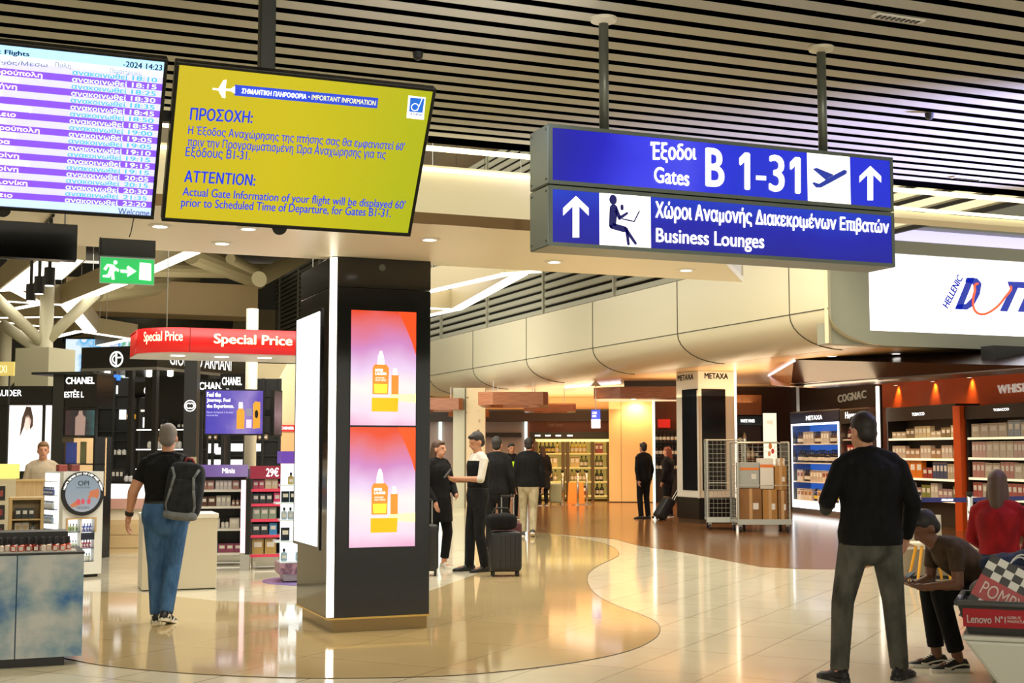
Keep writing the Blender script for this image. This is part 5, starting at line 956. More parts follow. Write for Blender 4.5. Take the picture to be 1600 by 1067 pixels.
for k in range(4): MB().lathe([(.05, 0), (.05, -.09), (.03, -.10)], (ul + .35 + .42 * k, .25, zb - .05), 14).build('spotlight', lit if k != 1 else blackm, t)
for k, zz in enumerate((1.25, 1.6, 1.95)):
    MB().box(ul + .12, -.1, 1.45, 1.7, zz - .02, zz).build('shelf', blackm, t); MB().box(ul + .12, -.1, 1.44, 1.45, zz - .022, zz - .004).build('shelf_light', lit, t)
    fill(fa, ul + .2, -.2, zz, 1.55, [pf(('c89830', 'e8e4dc', '1a1a20')[k], ('gold', 'white', 'black')[k] + ' perfume bottle', .08, .18, 'flask')], 'on the %s lit shelf of the black emblem fixture' % ('lower', 'middle', 'upper')[k], frac=.6)
ct = thing('makeup_counter', 'white lit make-up counter with black label below the emblem fixture', 'counter', fa.w(ul + .1, -.52, 0), fa.a); wq = 1.9
MB().box(0, wq, 0, .5, .0, .62).build('base', mat('base_cream', 'd8c8a8', .4), ct); MB().box(0, wq, -.01, .5, .62, 1.03).build('light_front', mat('front_lit', 'ffffff', .4, 0, 1.0, 'ffffff'), ct); MB().box(-.02, wq + .02, -.03, .52, 1.03, 1.06).build('top', black, ct); lb = MB().box(.50, .95, -.02, -.01, .88, 1.02).build('label_plate', black, ct); txt('GUCCI', .56, .89, .92, .98, whitetxt, lb, -.021, .02)
fc = Frame(ct.location, TD); fill(fc, .05, wq - .1, 1.06, .2, [pf('e4e4e4', 'white skincare jar', .08, .13, 'flask'), pf('1a1c20', 'black perfume bottle', .07, .17, 'flask'), pf('d8d8d8', 'white skincare box', .08, .16), pf('28282c', 'black box', .07, .2)], 'on the white lit make-up counter')
# kiosk with photo screen
ko = PD(150, 640, 19.3); fk = Frame(ko, TD + 8); K = lambda x, y, v=0: fk.uz(x, y, v); ul = K(83, 640)[0]; zt = K(120, 585)[1]
t = thing('perfume_kiosk', 'black perfume kiosk with dark photo screen behind the shop assistant', 'display stand', fk.o, fk.a)
uc = K(100, 640)[0]; MB().box(ul, uc, -.02, .5, 0, zt).build('side_column', mat('kiosk_column', '23231f', .4), t); MB().box(uc, 0, .0, .5, K(120, 636)[1], zt).build('header', black, t); MB().box(K(55, 585)[0], .0, -.1, .5, zt, zt + .035).build('roof', blackm, t)
lt('CHANEL', fk, 103, 148, 589, 600, whitetxt, t, 0, .04); lt('ESTĒE L', fk, 101, 131, 609, 621, whitetxt, t)
u0, za = K(100, 682); MB().box(u0, 0, 0, .06, za, K(120, 639)[1]).build('screen_frame', black, t); zc = K(120, 641)[1]; za2 = K(120, 680)[1]
s_ = MB().box(u0 + .02, -.02, -.004, 0, za2, zc).build('photo_screen', ramp_screen('screen_portrait', [(0, '5a2c2c'), (.35, '2a2430'), (.7, '3a3038'), (1, '3c8080')], .5, 0, u0, 0, .6, 5, sample=False), t); ws = -.02 - u0 - .02
poly2([(u0 + .02 + ws * x, za2 + (zc - za2) * z) for x, z in ((.34, 0), (.68, 0), (.70, .72), (.60, .82), (.58, .98), (.46, .98), (.44, .82), (.34, .72))], -.005).build('figure_picture', mat('figure_mauve', '9c8480', .5, 0, .45, '907870', sample=False), s_)
MB().box(uc, 0, .30, .34, .9, K(120, 684)[1]).build('lit_back', mat('kiosk_lit', 'ffd8a0', .4, 0, .7, 'ffcf90', sample=False), t); MB().box(uc, 0, 0, .5, 0, .9).build('base', black, t); MB().box(-.03, 0, 0, .5, .9, K(120, 682)[1]).build('post', black, t); z_s = K(120, 722)[1]
MB().box(uc + .02, uc + .18, .05, .08, z_s - .02, K(120, 691)[1]).build('blue_card', mat('card_blue', '3c4a98', .5), t); MB().box(uc + .22, uc + .30, .1, .14, z_s - .02, K(120, 690)[1]).build('gold_card', mat('card_olive', '70704a', .5), t); MB().box(uc, 0, 0, .3, z_s - .04, z_s - .02).build('shelf', blackm, t)
# wall bay with lit portrait
po = PD(80, 640, 23.5); fp_ = Frame(po, TD + 20); K = lambda x, y, v=0: fp_.uz(x, y, v); ul = K(-30, 640)[0]; t = thing('perfume_bay', 'black wall bay with a white lit portrait of a long-haired woman', 'display stand', fp_.o, fp_.a)
MB().box(ul, 0, 0, .4, K(40, 633)[1], K(40, 603)[1]).build('header', black, t); lt('LAUDER', fp_, -12, 34, 609, 619, whitetxt, t, 0, .01); MB().box(ul, 0, .3, .4, 0, K(40, 633)[1]).build('back_panel', black, t)
u0, z0 = K(12, 736, .28); u1, z1 = K(66, 632, .28); s_ = MB().box(u0, u1, .27, .30, z0, z1).build('portrait_lightbox', mat('portrait_lit', 'ffffff', .4, 0, 1.0, 'fff6f4'), t); wp, hp_ = u1 - u0, z1 - z0
for pts, m in (([(.36, .62), (.40, .80), (.52, .97), (.66, .96), (.74, .80), (.74, .68), (.66, .62), (.60, .80), (.52, .80), (.46, .66), (.34, .50)], mat('portrait_hair', '5a4438', .5, 0, .25, '6a5448', sample=False)), ([(.46, .66), (.50, .82), (.60, .84), (.68, .76), (.64, .64), (.56, .58)], mat('portrait_skin', 'f0d0c4', .5, 0, .85, 'f4d8cc', sample=False)), ([(.10, .38), (.30, .52), (.50, .56), (.60, .56), (.90, .48), (.95, .36)], mat('portrait_dress', 'f8e4e4', .5, 0, .9, 'f8e8e8', sample=False))): poly2([(u0 + wp * x, z0 + hp_ * z) for x, z in pts], .2685).build('portrait_picture', m, s_)
u2, _ = K(70, 700, .28); u3, _ = K(79, 700, .28); MB().box(u2, u3, .27, .30, z0, z1).build('side_lightbox', mat('portrait_lit', 'ffffff'), t)
p = PD(0, 590, 17.2); fg = Frame(p, -20); u0, z0 = fg.uz(-20, 587); u1, z1 = fg.uz(22, 565); t = thing('hanging_sign', 'gold hanging sign at the left edge', 'sign', fg.o, fg.a); MB().box(u0, u1, 0, .04, z0, z1).build('plate', mat('sign_gold', 'c8b460', .4, 0, .35, 'd0bc68'), t); txt('ΧΧΙ', u0 + .12, u1 - .09, z0 + .04, z1 - .05, mat('lettering_pale', 'fff8d0', .5, 0, .9, 'fff8d0', sample=False), t, -.003); MB().cyl((u1 - .06, .02, 0), (u1 - .06, .02, z0), .012, .012, 8).build('post', blackm, t); MB().cyl((u0 + .14, .02, 0), (u0 + .14, .02, z0), .012, .012, 8).build('post', blackm, t)
# black pillar with interlocking ring emblem and headers beside it
fo = PD(287, 640, 21.0); fo = Frame(fo, -20); K = lambda x, y, v=0: fo.uz(x, y, v); w = K(307, 640)[0]; t = thing('perfume_pillar', 'flat black pillar carrying an interlocking ring emblem', 'pillar', fo.o, fo.a); MB().box(0, w, 0, .25, 0, 3.0).build('body', mat('pillar_matt', '20201e', .4), t)
cu, cz = K(297, 634); em = MB(); arc(cu, cz, .085, 0, 360, .014, 30, -.005, em); arc(cu - .018, cz, .042, 45, 315, .016, 18, -.005, em); arc(cu + .018, cz, .042, -135, 135, .016, 18, -.0052, em); em.build('emblem', whitetxt, t)
for (x0, x1, y0, y1, tx0, tx1, ty0, ty1, D_, word, lb) in ((309, 392, 592, 613, 311, 358, 597, 609, 22.5, 'CHANEL', 'lower black header with white name lettering left of the cream column'), (344, 386, 584, 606, 347, 378, 589, 602, 21.8, 'CHANEL', 'upper black header with white name lettering at the cream column'), (208, 252, 596, 620, 225, 241, 604, 616, 25.0, 'or', 'black header reading or between black posts')):
    fh_ = Frame(PD(x0, 600, D_), -20 if word == 'CHANEL' else TD); K = lambda x, y, v=0: fh_.uz(x, y, v); u1, z0 = K(x1, y1); z1 = K(x1, y0)[1]; t = thing('brand_header', lb, 'sign', fh_.o, fh_.a); MB().box(0, u1, 0, .3, z0, z1).build('board', black, t); lt(word, fh_, tx0, tx1, ty0, ty1, whitetxt, t, 0, .03 if word == 'CHANEL' else 0)
    for xx in (.04, u1 - .04): MB().box(xx - .03, xx + .03, .1, .16, 0, z0).build('post', blackm, t)
# dark display wall closing the perfume hall, with lit niches
fb = Frame(PD(120, 700, 27), -16); K = lambda x, y, v=0: fb.uz(x, y, v); wl = K(436, 700)[0]; t = thing('display_wall', 'long black perfume display wall with lit niches at the back', 'display stand', fb.o, fb.a); MB().box(0, wl, .1, .3, 0, K(200, 590)[1]).build('back_panel', mat('wall_black', '141413', .4), t); k = 0
for (x0, x1, y0, y1, c) in ((153, 183, 602, 615, 'f4f4f4'), (185, 196, 640, 655, 'f8f8f8'), (170, 174, 585, 594, '60b0ff'), (176, 187, 584, 594, '3070e0'), (200, 208, 584, 603, '6040e0'), (222, 232, 652, 668, 'ffffff'), (231, 245, 662, 672, 'e8eef4'), (250, 256, 645, 660, 'ffffff'), (278, 285, 645, 660, 'ffffff'), (305, 340, 693, 708, 'ffffff'), (336, 354, 699, 710, 'ffffff'), (360, 408, 693, 705, 'ffffff'), (310, 349, 718, 728, 'ffffff'), (357, 384, 718, 728, 'ffffff'), (280, 300, 625, 630, 'd8d0c8'), (150, 170, 628, 632, 'e0d8cc'), (215, 245, 640, 643, 'e8e0d0'), (392, 430, 612, 690, '1c1a18')):
    u0, z0 = K(x0, y1); u1, z1 = K(x1, y0); MB().box(u0, u1, .07, .10, z0, z1).build('lit_niche', mat('niche_' + c, c, .4, 0, 1.2 if c != '1c1a18' else 0, c, sample=(x1 - x0) > 30), t)
for x in range(150, 440, 26): u0 = K(x, 700)[0]; MB().box(u0 - .03, u0 + .03, .0, .10, 0, K(200, 590)[1]).build('post', blackm, t)
for yy in (618, 638, 674, 688, 712): z = K(250, yy)[1]; MB().box(0, wl, .02, .10, z - .015, z + .015).build('rail', blackm, t)
for (x0, x1, yy, c, wd) in ((197, 214, 656, 'e0a020', 'amber perfume bottle'), (258, 277, 661, 'e0a020', 'amber perfume bottle'), (150, 200, 712, 'c8c8c8', 'silver perfume bottle'), (300, 345, 688, '8c6a50', 'brown perfume bottle'), (380, 425, 688, 'a08060', 'tan perfume bottle')):
    u0, z0 = K(x0, yy); u1, _ = K(x1, yy); fill(fb, u0, u1, z0 + .016, .05, [pf(c, wd, .09, .15, 'flask')], 'on the black display wall, %s' % {197: 'left pair', 258: 'right group', 150: 'lower left shelf', 300: 'shelf behind the violet screen', 380: 'right end shelf'}[x0])
# warm cosmetic counters between the stands
fw = Frame(PZ(158, 864), -14); K = lambda x, y, v=0: fw.uz(x, y, v); w = K(224, 856)[0]; t = thing('cosmetics_counter', 'pale wood cosmetics counter with pink glass top left of the walking man', 'counter', fw.o, fw.a); zt = K(190, 779)[1]
MB().box(0, w, 0, .34, 0, K(190, 812)[1]).build('body', mat('counter_wood', 'd2b88c', .4), t)
for k in range(2): MB().box(.02, w - .02, -.012, 0, .08 + .2 * k, .24 + .2 * k).build('drawer', mat('drawer_wood', 'caae80', .4), t)
MB().box(.02, w - .02, .06, .33, K(190, 812)[1], K(190, 795)[1]).build('glass_box', mat('glass_cream', 'e4dcc8', .15), t); MB().box(0, w, 0, .34, K(190, 795)[1], zt).build('pink_top', mat('pink_glass', 'c89c90', .15), t)
# cream wall, red cashier strip and peach bay at the right end of the perfume hall
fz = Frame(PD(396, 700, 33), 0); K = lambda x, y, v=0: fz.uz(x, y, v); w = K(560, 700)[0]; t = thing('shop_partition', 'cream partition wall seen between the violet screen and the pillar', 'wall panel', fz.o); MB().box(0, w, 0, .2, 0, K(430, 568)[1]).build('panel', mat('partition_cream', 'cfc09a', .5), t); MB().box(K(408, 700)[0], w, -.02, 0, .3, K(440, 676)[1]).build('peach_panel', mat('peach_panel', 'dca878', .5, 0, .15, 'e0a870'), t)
u0, z0 = K(436, 674); rs = MB().box(u0, w, -.05, 0, z0, K(440, 664)[1]).build('red_strip', mat('strip_red', 'c01818', .4, 0, .6, 'd02018', sample=False), t); txt('CASHIER - ΤΑΜΕΙΟ', u0 + .03, u0 + .75, z0 + .05, z0 + .12, whitetxt, rs, -.053, .01)
MB().box(K(401, 700)[0], K(412, 700)[0], -.06, 0, 0, K(405, 592)[1]).build('dark_post', blackm, t)
# ================================================================== LIT BEAM NETWORK AND TREE COLUMNS
m_beam = mat('beam_beige', 'b3a581', .45); m_ls = mat('beam_led', 'ffffff', .4, 0, 3.2, 'fff8e6')
def beam_net(label, segs, z, hgt):
    o = PZ(*segs[0][0], z); t = thing('lighting_canopy', label, 'ceiling light', (o.x, o.y, z))
    for p, q_, w in segs:
        a, b = PZ(*p, z) - o, PZ(*q_, z) - o; a.z = b.z = 0; d = (b - a).normalized(); s_ = V3((-d.y, d.x, 0)) * w; a -= d * w * .6; b += d * w * .6
        be = MB().prism([a - s_ + V3((0, 0, .012)), a + s_ + V3((0, 0, .012)), b + s_ + V3((0, 0, .012)), b - s_ + V3((0, 0, .012))], (0, 0, hgt)).build('beam', m_beam, t); s2 = s_ * .8
        MB().prism([a - s2, a + s2, b + s2, b - s2], (0, 0, .012)).build('light_strip', m_ls, be)
        m_ = (a + b) / 2; MB().cyl((m_.x, m_.y, hgt), (m_.x, m_.y, 10.4 - z), .008, .008, 5).build('hanger', steel, be)
beam_net('network of beige beams with white light strips over the perfume hall', [((104, 477), (191, 443), .16), ((191, 443), (298, 396), .16), ((107, 478), (141, 518), .20), ((65, 475), (104, 477), .13), ((17, 484), (65, 475), .13), ((5, 471), (65, 475), .10), ((25, 455), (62, 475), .13), ((20, 452), (74, 412), .24), ((84, 435), (113, 408), .20), ((-20, 455), (42, 453), .12), ((81, 528), (124, 518), .15), ((124, 518), (205, 530), .15), ((110, 550), (205, 530), .15), ((-10, 518), (62, 517), .15), ((-10, 497), (62, 496), .12), ((80, 496), (110, 496), .12), ((-10, 502), (60, 510), .10)], 4.75, .42)
beam_net('angled pair of lit beams right of the black pillar top', [((640, 463), (795, 428), .15), ((795, 428), (834, 425), .16), ((812, 430), (713, 484), .16), ((713, 484), (640, 481), .14), ((640, 500), (713, 484), .14)], 4.75, .42)
m_tree = mat('column_cream', 'cdc8ac', .4)
tc_ = PD(71, 560, 27.0); t = thing('tree_column', 'cream tree-shaped column with slanting branches and square casing', 'column', (tc_.x, tc_.y, 0)); o = V3((tc_.x, tc_.y, 0)); R_ = lambda x, y, d=27.0: PD(x, y, d) - o
MB().cyl((0, 0, 0), R_(70, 405) * V3((0, 0, 1)).z if False else (0, 0, R_(70, 400).z), .14, .14, 24).build('trunk', m_tree, t, smooth=True)
for p, q_, d in (((66, 535), (-10, 462), 26.2), ((75, 530), (150, 458), 27.4), ((68, 552), (14, 580), 28.0), ((64, 548), (5, 508), 27.6)): MB().cyl(R_(*p, 27), R_(*q_, d), .115, .115, 20).build('branch', m_tree, t, smooth=True)
a, b = R_(30, 545), R_(112, 545); cs = MB(Matrix.Rotation(math.radians(TD), 4, 'Z')); wc = .41; cs.box(-wc, wc, -wc, wc, 0, R_(70, 544).z - .02); cs.build('casing', mat('casing_cream', 'bdb89c', .4), t)
tc_ = PD(8, 560, 34.0); t = thing('tree_column', 'second plain cream column further back at the left edge', 'column', (tc_.x, tc_.y, 0)); MB().cyl((0, 0, 0), (0, 0, 5.4), .15, .15, 20).build('trunk', m_tree, t, smooth=True); MB().cyl((0, 0, 3.2), (1.2, .2, 4.6), .1, .1, 16).build('branch', m_tree, t, smooth=True)
# blue picture wall far behind
fv = Frame(PD(105, 560, 40), -20); K = lambda x, y, v=0: fv.uz(x, y, v); u0, z0 = K(100, 640); u1, z1 = K(212, 530); t = thing('video_wall', 'bright blue-white picture wall behind the beam network', 'screen', fv.o, fv.a); MB().box(u0 - .05, u1 + .05, .02, .2, 0, z1 + .05).build('housing', blackm, t)
MB().box(u0, u1, 0, .02, z0, z1).build('screen', ramp_screen('screen_floral', [(.0, 'e8f8ff'), (.30, '58b8f0'), (.45, 'ffffff'), (.6, '3088e0'), (.72, 'b0e0f8'), (.9, '50b070'), (1, 'f0f8ff')], 1.0, 0, u0, u1, 2.2, 1.6), t)
# ================================================================== LED WALL SCREEN
t = thing('led_screen', 'huge white advertising screen with a blue duty lettering at the right', 'screen', (0, YS, 0))
MB().box(sx0 + .004, sx1, .06, .09, sz0 + .002, sz1 - .002).build('screen', mat('led_white', 'ffffff', .4, 0, 1.9, 'f6f6ff'), t)
def wq(x, y): p = PY(x, y, YS); return p.x, p.z
mD = mat('duty_blue', '2038b0', .4, 0, .45, '2038c0', sample=False); mR = mat('duty_orange', 'f06038', .4, 0, .8, 'f06038', sample=False)
def lpoly(pts, m, nm, y=-.015): return poly2([wq(*p) for p in pts], y).build(nm, m, t)
lq = MB()
def st_(p, q_, w0, y=-.015): a, b = V3((*wq(*p), 0)), V3((*wq(*q_), 0)); d = (b - a).normalized(); n_ = V3((-d.y, d.x, 0)) * w0; lq.add([(c.x, y, c.y) for c in (a - n_, a + n_, b + n_, b - n_)], [(0, 1, 2, 3)])
lpoly([(1491, 483), (1511, 434), (1522, 434), (1502, 483)], mD, 'letter'); lpoly([(1509, 434), (1526, 435), (1533, 443), (1530, 460), (1521, 477), (1510, 484), (1491, 483), (1494, 476), (1508, 475), (1517, 466), (1522, 450), (1518, 443), (1507, 441)], mD, 'letter')
lpoly([(1573, 440), (1576, 449), (1620, 452), (1622, 441)], mD, 'letter'); lpoly([(1561, 486), (1579, 449), (1590, 449), (1573, 487)], mD, 'letter'); lpoly([(1589, 487), (1605, 452), (1618, 452), (1604, 488)], mD, 'letter')
cu_ = MB(); pts = [(1527, 443), (1522, 455), (1519, 470), (1521, 483), (1528, 490), (1540, 490), (1556, 480), (1568, 466), (1577, 447)]
sp_ = smooth_open([V3((*wq(*p), 0)).to_2d() for p in pts], 5); cu_.tube([V3((p.x, -.016, p.y)) for p in sp_], .022, 6); cu_.build('ribbon_curve', mR, t)
a, b = wq(1480, 483), wq(1504, 435); d = (V3((b[0], 0, b[1])) - V3((a[0], 0, a[1]))); pn = V3((-d.z, 0, d.x)).normalized() * .135
letters('HELLENIC', V3((a[0], -.014, a[1])), V3((b[0], -.014, b[1])), V3((b[0], -.014, b[1])) + pn, V3((a[0], -.014, a[1])) + pn, mD, t, .045)
# ================================================================== SPIRITS SHOP: DARK WALL WITH CABINETS
FRW = Frame((19.468, 29.172), -101.6); K = lambda x, y, v=0.0: FRW.uz(x, y, v); U = lambda x, v=0.0: FRW.uz(x, 700, v)[0]
m_db = mat('wall_dark_brown', '2a1c14', .45); m_or = mat('wall_orange', 'd8530c', .4, noise=('cc4a08', 1.2, .4, .7, (1, 1, 1)))
def wob(name, label, cat, u=0.0, v=0.0, group=None): return thing(name, label, cat, FRW.w(u, v), FRW.a, group)
uL, uO, uE = U(1216), U(1373, .62), 10.6
w_ = MB(Matrix.Translation(FRW.o) @ Matrix.Rotation(FRW.a, 4, 'Z')); w_.box(uL, uO, .62, .8, 0, 3.29); struct('wall_right', w_, m_db)
w_ = MB(Matrix.Translation(FRW.o) @ Matrix.Rotation(FRW.a, 4, 'Z')); w_.box(uO, uE, .62, .8, 0, 3.29); struct('wall_right', w_, m_or)
# fill panel around the cabinets (dark) and orange mullions
cu0, cu1, cu2 = U(1236), U(1313), U(1358); zt = K(1290, 641)[1]
def cabinet(name, label, u0, u1, zbase, ztop, mcase, mback, hdr, hdr_m, hdr_h, shelves, stock, lit_m=None, hdr_txt=None, par_y=0.0, v_dep=.55, tw=None):
    t = wob(name, label, 'cabinet', u0); w = u1 - u0; th = .04
    c = MB(); c.box(0, th, 0, v_dep, 0, ztop); c.box(w - th, w, 0, v_dep, 0, ztop); c.box(th, w - th, 0, v_dep, ztop - th, ztop); c.box(th, w - th, 0, v_dep, 0, zbase); c.build('case', mcase, t)
    MB().box(th, w - th, v_dep - .04, v_dep - .01, zbase, ztop - th).build('back_panel', mback, t); h = MB().box(0.01, w - .01, -.015, .03, ztop - hdr_h, ztop - .03).build('header', hdr_m, t)
    if hdr_txt: txt(hdr_txt, w * tw[0], w * tw[1], ztop - hdr_h + (hdr_h - .03) * tw[2], ztop - hdr_h + (hdr_h - .03) * tw[3], whitetxt, h, -.018, .02)
    if lit_m:
        f = MB(); zt_ = ztop - hdr_h - .01; f.box(.05, w - .05, -.01, .0, zt_ - .05, zt_); f.box(.05, .11, -.01, 0, zbase + .05, zt_ - .05); f.box(w - .11, w - .05, -.01, 0, zbase + .05, zt_ - .05); f.box(.05, w - .05, -.01, 0, zbase - .12, zbase + .05); f.build('light_frame', lit_m, t)
    for k, z in enumerate(shelves):
        MB().box(th, w - th, .04, v_dep - .04, z - .03, z).build('shelf', m_wsh, t)
        if stock[k]: fill(Frame(t.location, math.degrees(FRW.a)), .14, w - .12, z, .16, stock[k], 'on the %s shelf of the %s' % (('top', 'second', 'third', 'fourth', 'fifth', 'sixth')[k], label.split(',')[0]))
    return t
Zc = lambda y: K(1275, y)[1]; bt = lambda c, words, w=.085, h=.30, c2='d8d0c0', c3='181818': ('bottle', w, h, w, c, c2, c3, words)
t_ = cabinet('drinks_cabinet', 'blue lit spirits cabinet, white light frame', cu0, cu1, Zc(788), Zc(641), mat('case_chrome', '9aa0a4', .25, .8), mat('back_blue', '2860c0', .4, 0, .55, '2a68d0'), 1, mat('header_navy', '14203a', .3), Zc(641) - Zc(660), [Zc(693), Zc(723), Zc(753), Zc(783)],
 [[bt('4a2c14', 'amber brown bottle', .10, .30), pf('c8beb0', 'cream gift carton', .15, .30, 'box', .12)], [bt('1c1c24', 'dark navy bottle', .10, .32), bt('28242c', 'black bottle', .10, .30)], [pf('d8c8b0', 'cream patterned carton', .18, .28, 'box', .12, '8c4030'), bt('2a1410', 'dark brown bottle', .10, .30), pf('c8b8a8', 'beige carton', .17, .28, 'box', .12)], [pf('e0d0b8', 'pale round-print carton', .22, .28, 'box', .14, 'a87040'), bt('283060', 'deep blue bottle', .09, .30, 'e0c030')]], mat('frame_light', 'f0fbff', .4, 0, 2.6, 'ecf8ff'), 'METAXA', tw=(.35, .68, .25, .65))
t_ = cabinet('drinks_cabinet', 'dark cognac cabinet, red cartons behind the black jacket', cu1 + .02, cu2, .18, zt, mat('case_brushed', '8a7c70', .3, .7), mat('back_dark', '241c18', .5), 1, mat('header_black', '161412', .4), zt - K(1335, 661)[1], [K(1335, y)[1] for y in (686, 713, 740, 768)],
 [[bt('6a1838', 'plum bottle box', .11, .30), bt('1c1a1a', 'black bottle', .11, .32)], [pf('c01828', 'red carton', .16, .26, 'box', .12), bt('302420', 'brown bottle', .11, .28)], [pf('8c2038', 'crimson carton', .12, .26, 'box', .12), pf('c87838', 'copper carton', .12, .22, 'box', .12)], [pf('a02830', 'dull red carton', .14, .24, 'box', .12)]], None, 'Hennessy', tw=(.22, .82, .2, .85))
# COGNAC lettering, light tube
cg = wob('wall_lettering', 'COGNAC in pale raised letters over the dark cabinets', 'lettering'); u0, z0 = K(1309, 629, .60); u1, _ = K(1354, 629, .60); z1 = K(1330, 615, .60)[1]
for k, ch in enumerate('COGNAC'):
    a_ = u0 + (u1 - u0) * k / 6; b_ = a_ + (u1 - u0) / 6 * .86
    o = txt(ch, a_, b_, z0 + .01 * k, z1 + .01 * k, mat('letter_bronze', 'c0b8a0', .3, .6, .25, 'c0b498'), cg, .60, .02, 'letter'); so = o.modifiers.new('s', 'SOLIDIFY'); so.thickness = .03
lt_ = wob('light_tube', 'vertical white light tube between dark and orange walls', 'lamp', U(1372)); MB().box(-.05, .05, .05, .10, 0, K(1371, 601)[1]).build('backing', blackm, lt_); MB().box(-.035, .035, -.02, .05, K(1371, 770)[1], K(1371, 603)[1]).build('tube', mat('tube_light', 'fff4e0', .4, 0, 2.4, 'fff2dc'), lt_, bevel=.02)
# tobacco bays
def bay(label, x0, x1, ytop, ysh, stock, tx, hy):
    u0, u1 = U(x0, .0), U(x1, .0); Zx = lambda y: K((x0 + x1) / 2, y)[1]; w = u1 - u0; t = wob('shelf_bay', label, 'shelf', u0); zt_ = Zx(ytop)
    MB().box(0, w, .56, .6, 0, zt_).build('back_panel', mat('bay_back', '4a3c30', .5), t); [MB().box(x_, x_ + .05, .1, .6, 0, zt_).build('side_panel', mat('bay_side', '221a16', .4), t) for x_ in (0, w - .05)]
    h = MB().box(0, w, .08, .14, Zx(ytop + 22), zt_).build('header', mat('bay_header', '201a18', .4), t); txt('TOBACCO', w * tx[0], w * tx[1], Zx(hy[1]), Zx(hy[0]), whitetxt, h, .078, .03)
    for k, y in enumerate(ysh):
        z = Zx(y); MB().box(.05, w - .05, .12, .56, z - .04, z).build('shelf', m_wsh, t); MB().box(.05, w - .05, .11, .12, z - .045, z - .005).build('shelf_light', mat('shelf_glow', 'ffe8c0', .4, 0, 1.1, 'ffe4b8', sample=False), t)
        fill(Frame(t.location, math.degrees(FRW.a)), .1, w - .1, z, .22, stock[k], 'on the %s shelf of the %s' % (('top', 'second', 'third', 'fourth', 'fifth')[k], label.split(',')[0]), jitter=.1)
    return t
ct_ = lambda c, words, w=.16, h=.26, c2='f0ece0', c3='806040': ('box', w, h, .10, c, c2, c3, words)
bay('left tobacco shelf bay, between orange posts', 1380, 1489, 634, (684, 716, 747, 779), [[ct_('c8b89c', 'beige tobacco carton', .20, .14), ct_('8c7858', 'brown tobacco carton', .18, .20), ct_('d8c8a0', 'cream tobacco carton', .16, .24)], [ct_('d8c4b0', 'pale pink tobacco carton', .14, .26), ct_('b8906c', 'tan tobacco carton', .2, .2)], [ct_('cfc0a0', 'cream gold tobacco carton', .10, .30), ct_('e88018', 'orange tobacco carton', .26, .36), ct_('a84038', 'dull red tobacco carton', .2, .22), ct_('505878', 'slate blue tobacco carton', .14, .34)], [ct_('8c9048', 'olive tobacco carton', .18, .28), ct_('d8d0c0', 'white tobacco carton', .14, .32), ct_('c0a0a0', 'rose tobacco carton', .18, .22)]], (.40, .58), (644, 649))
bay('right tobacco shelf bay, at the frame edge', 1502, 1640, 630, (682, 715, 748, 780), [[ct_('d4c8b4', 'cream wide tobacco carton', .30, .26), ct_('a8b4c0', 'pale blue tobacco carton', .2, .3)], [ct_('d8b8b0', 'pink striped tobacco carton', .12, .30), ct_('e0d4c0', 'ivory tobacco carton', .22, .3)], [ct_('c89088', 'rose red tobacco carton', .14, .30), ct_('d0c4b0', 'beige wide tobacco carton', .26, .28)], [ct_('b8645c', 'brick tobacco carton', .16, .28), ct_('c8c0b0', 'grey white tobacco carton', .2, .26)]], (.36, .54), (637, 641))
for x in (1495,): o = wob('wall_post', 'orange upright post between the two tobacco bays', 'post', U(x)); MB().box(U(1490) - U(x), U(1501) - U(x), .0, .6, 0, K(1495, 634)[1]).build('post', m_or, o)
wh = wob('wall_lettering', 'WHISKY in metal letters on the orange wall at the frame edge', 'lettering'); u0, z0 = K(1562, 615, .6); z1 = K(1580, 600, .6)[1]; lw1 = U(1577, .6) - u0
for ch, xa, xb in (('W', 1562, 1577), ('H', 1578.5, 1587), ('I', 1588.5, 1590.5), ('S', 1592, 1600), ('K', 1601.5, 1610), ('Y', 1611, 1620)):
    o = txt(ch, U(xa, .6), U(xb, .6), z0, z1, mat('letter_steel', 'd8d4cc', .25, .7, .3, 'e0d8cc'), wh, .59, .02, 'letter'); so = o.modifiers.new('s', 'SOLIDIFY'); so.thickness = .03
for k, x in enumerate((1404, 1462, 1520)):
    p = FRW.w(U(x, .58), .57, 3.02); spot(p, FRW.w(U(x, .6), .64, 2.6), 40, (1, .72, .42), 74, .8, .03)
    dl = thing('downlight', 'small wall-wash downlight above the orange wall, %s of three' % ('left', 'middle', 'right')[k], 'ceiling light', FRW.w(U(x, .55), .52, 3.04)); MB().lathe([(.05, -.012), (.07, -.006), (.07, 0)], n=16).build('rim', blackm, dl); MB().cyl((0, 0, -.014), (0, 0, -.008), .045, .045, 14).build('lens', litw, dl)
for u in (.6, 2.6, 5.0, 7.5): spot(FRW.w(u, -1.5, 3.2), FRW.w(u, .25, 1.0), 130, (1, .78, .52), 85, .8, .05)
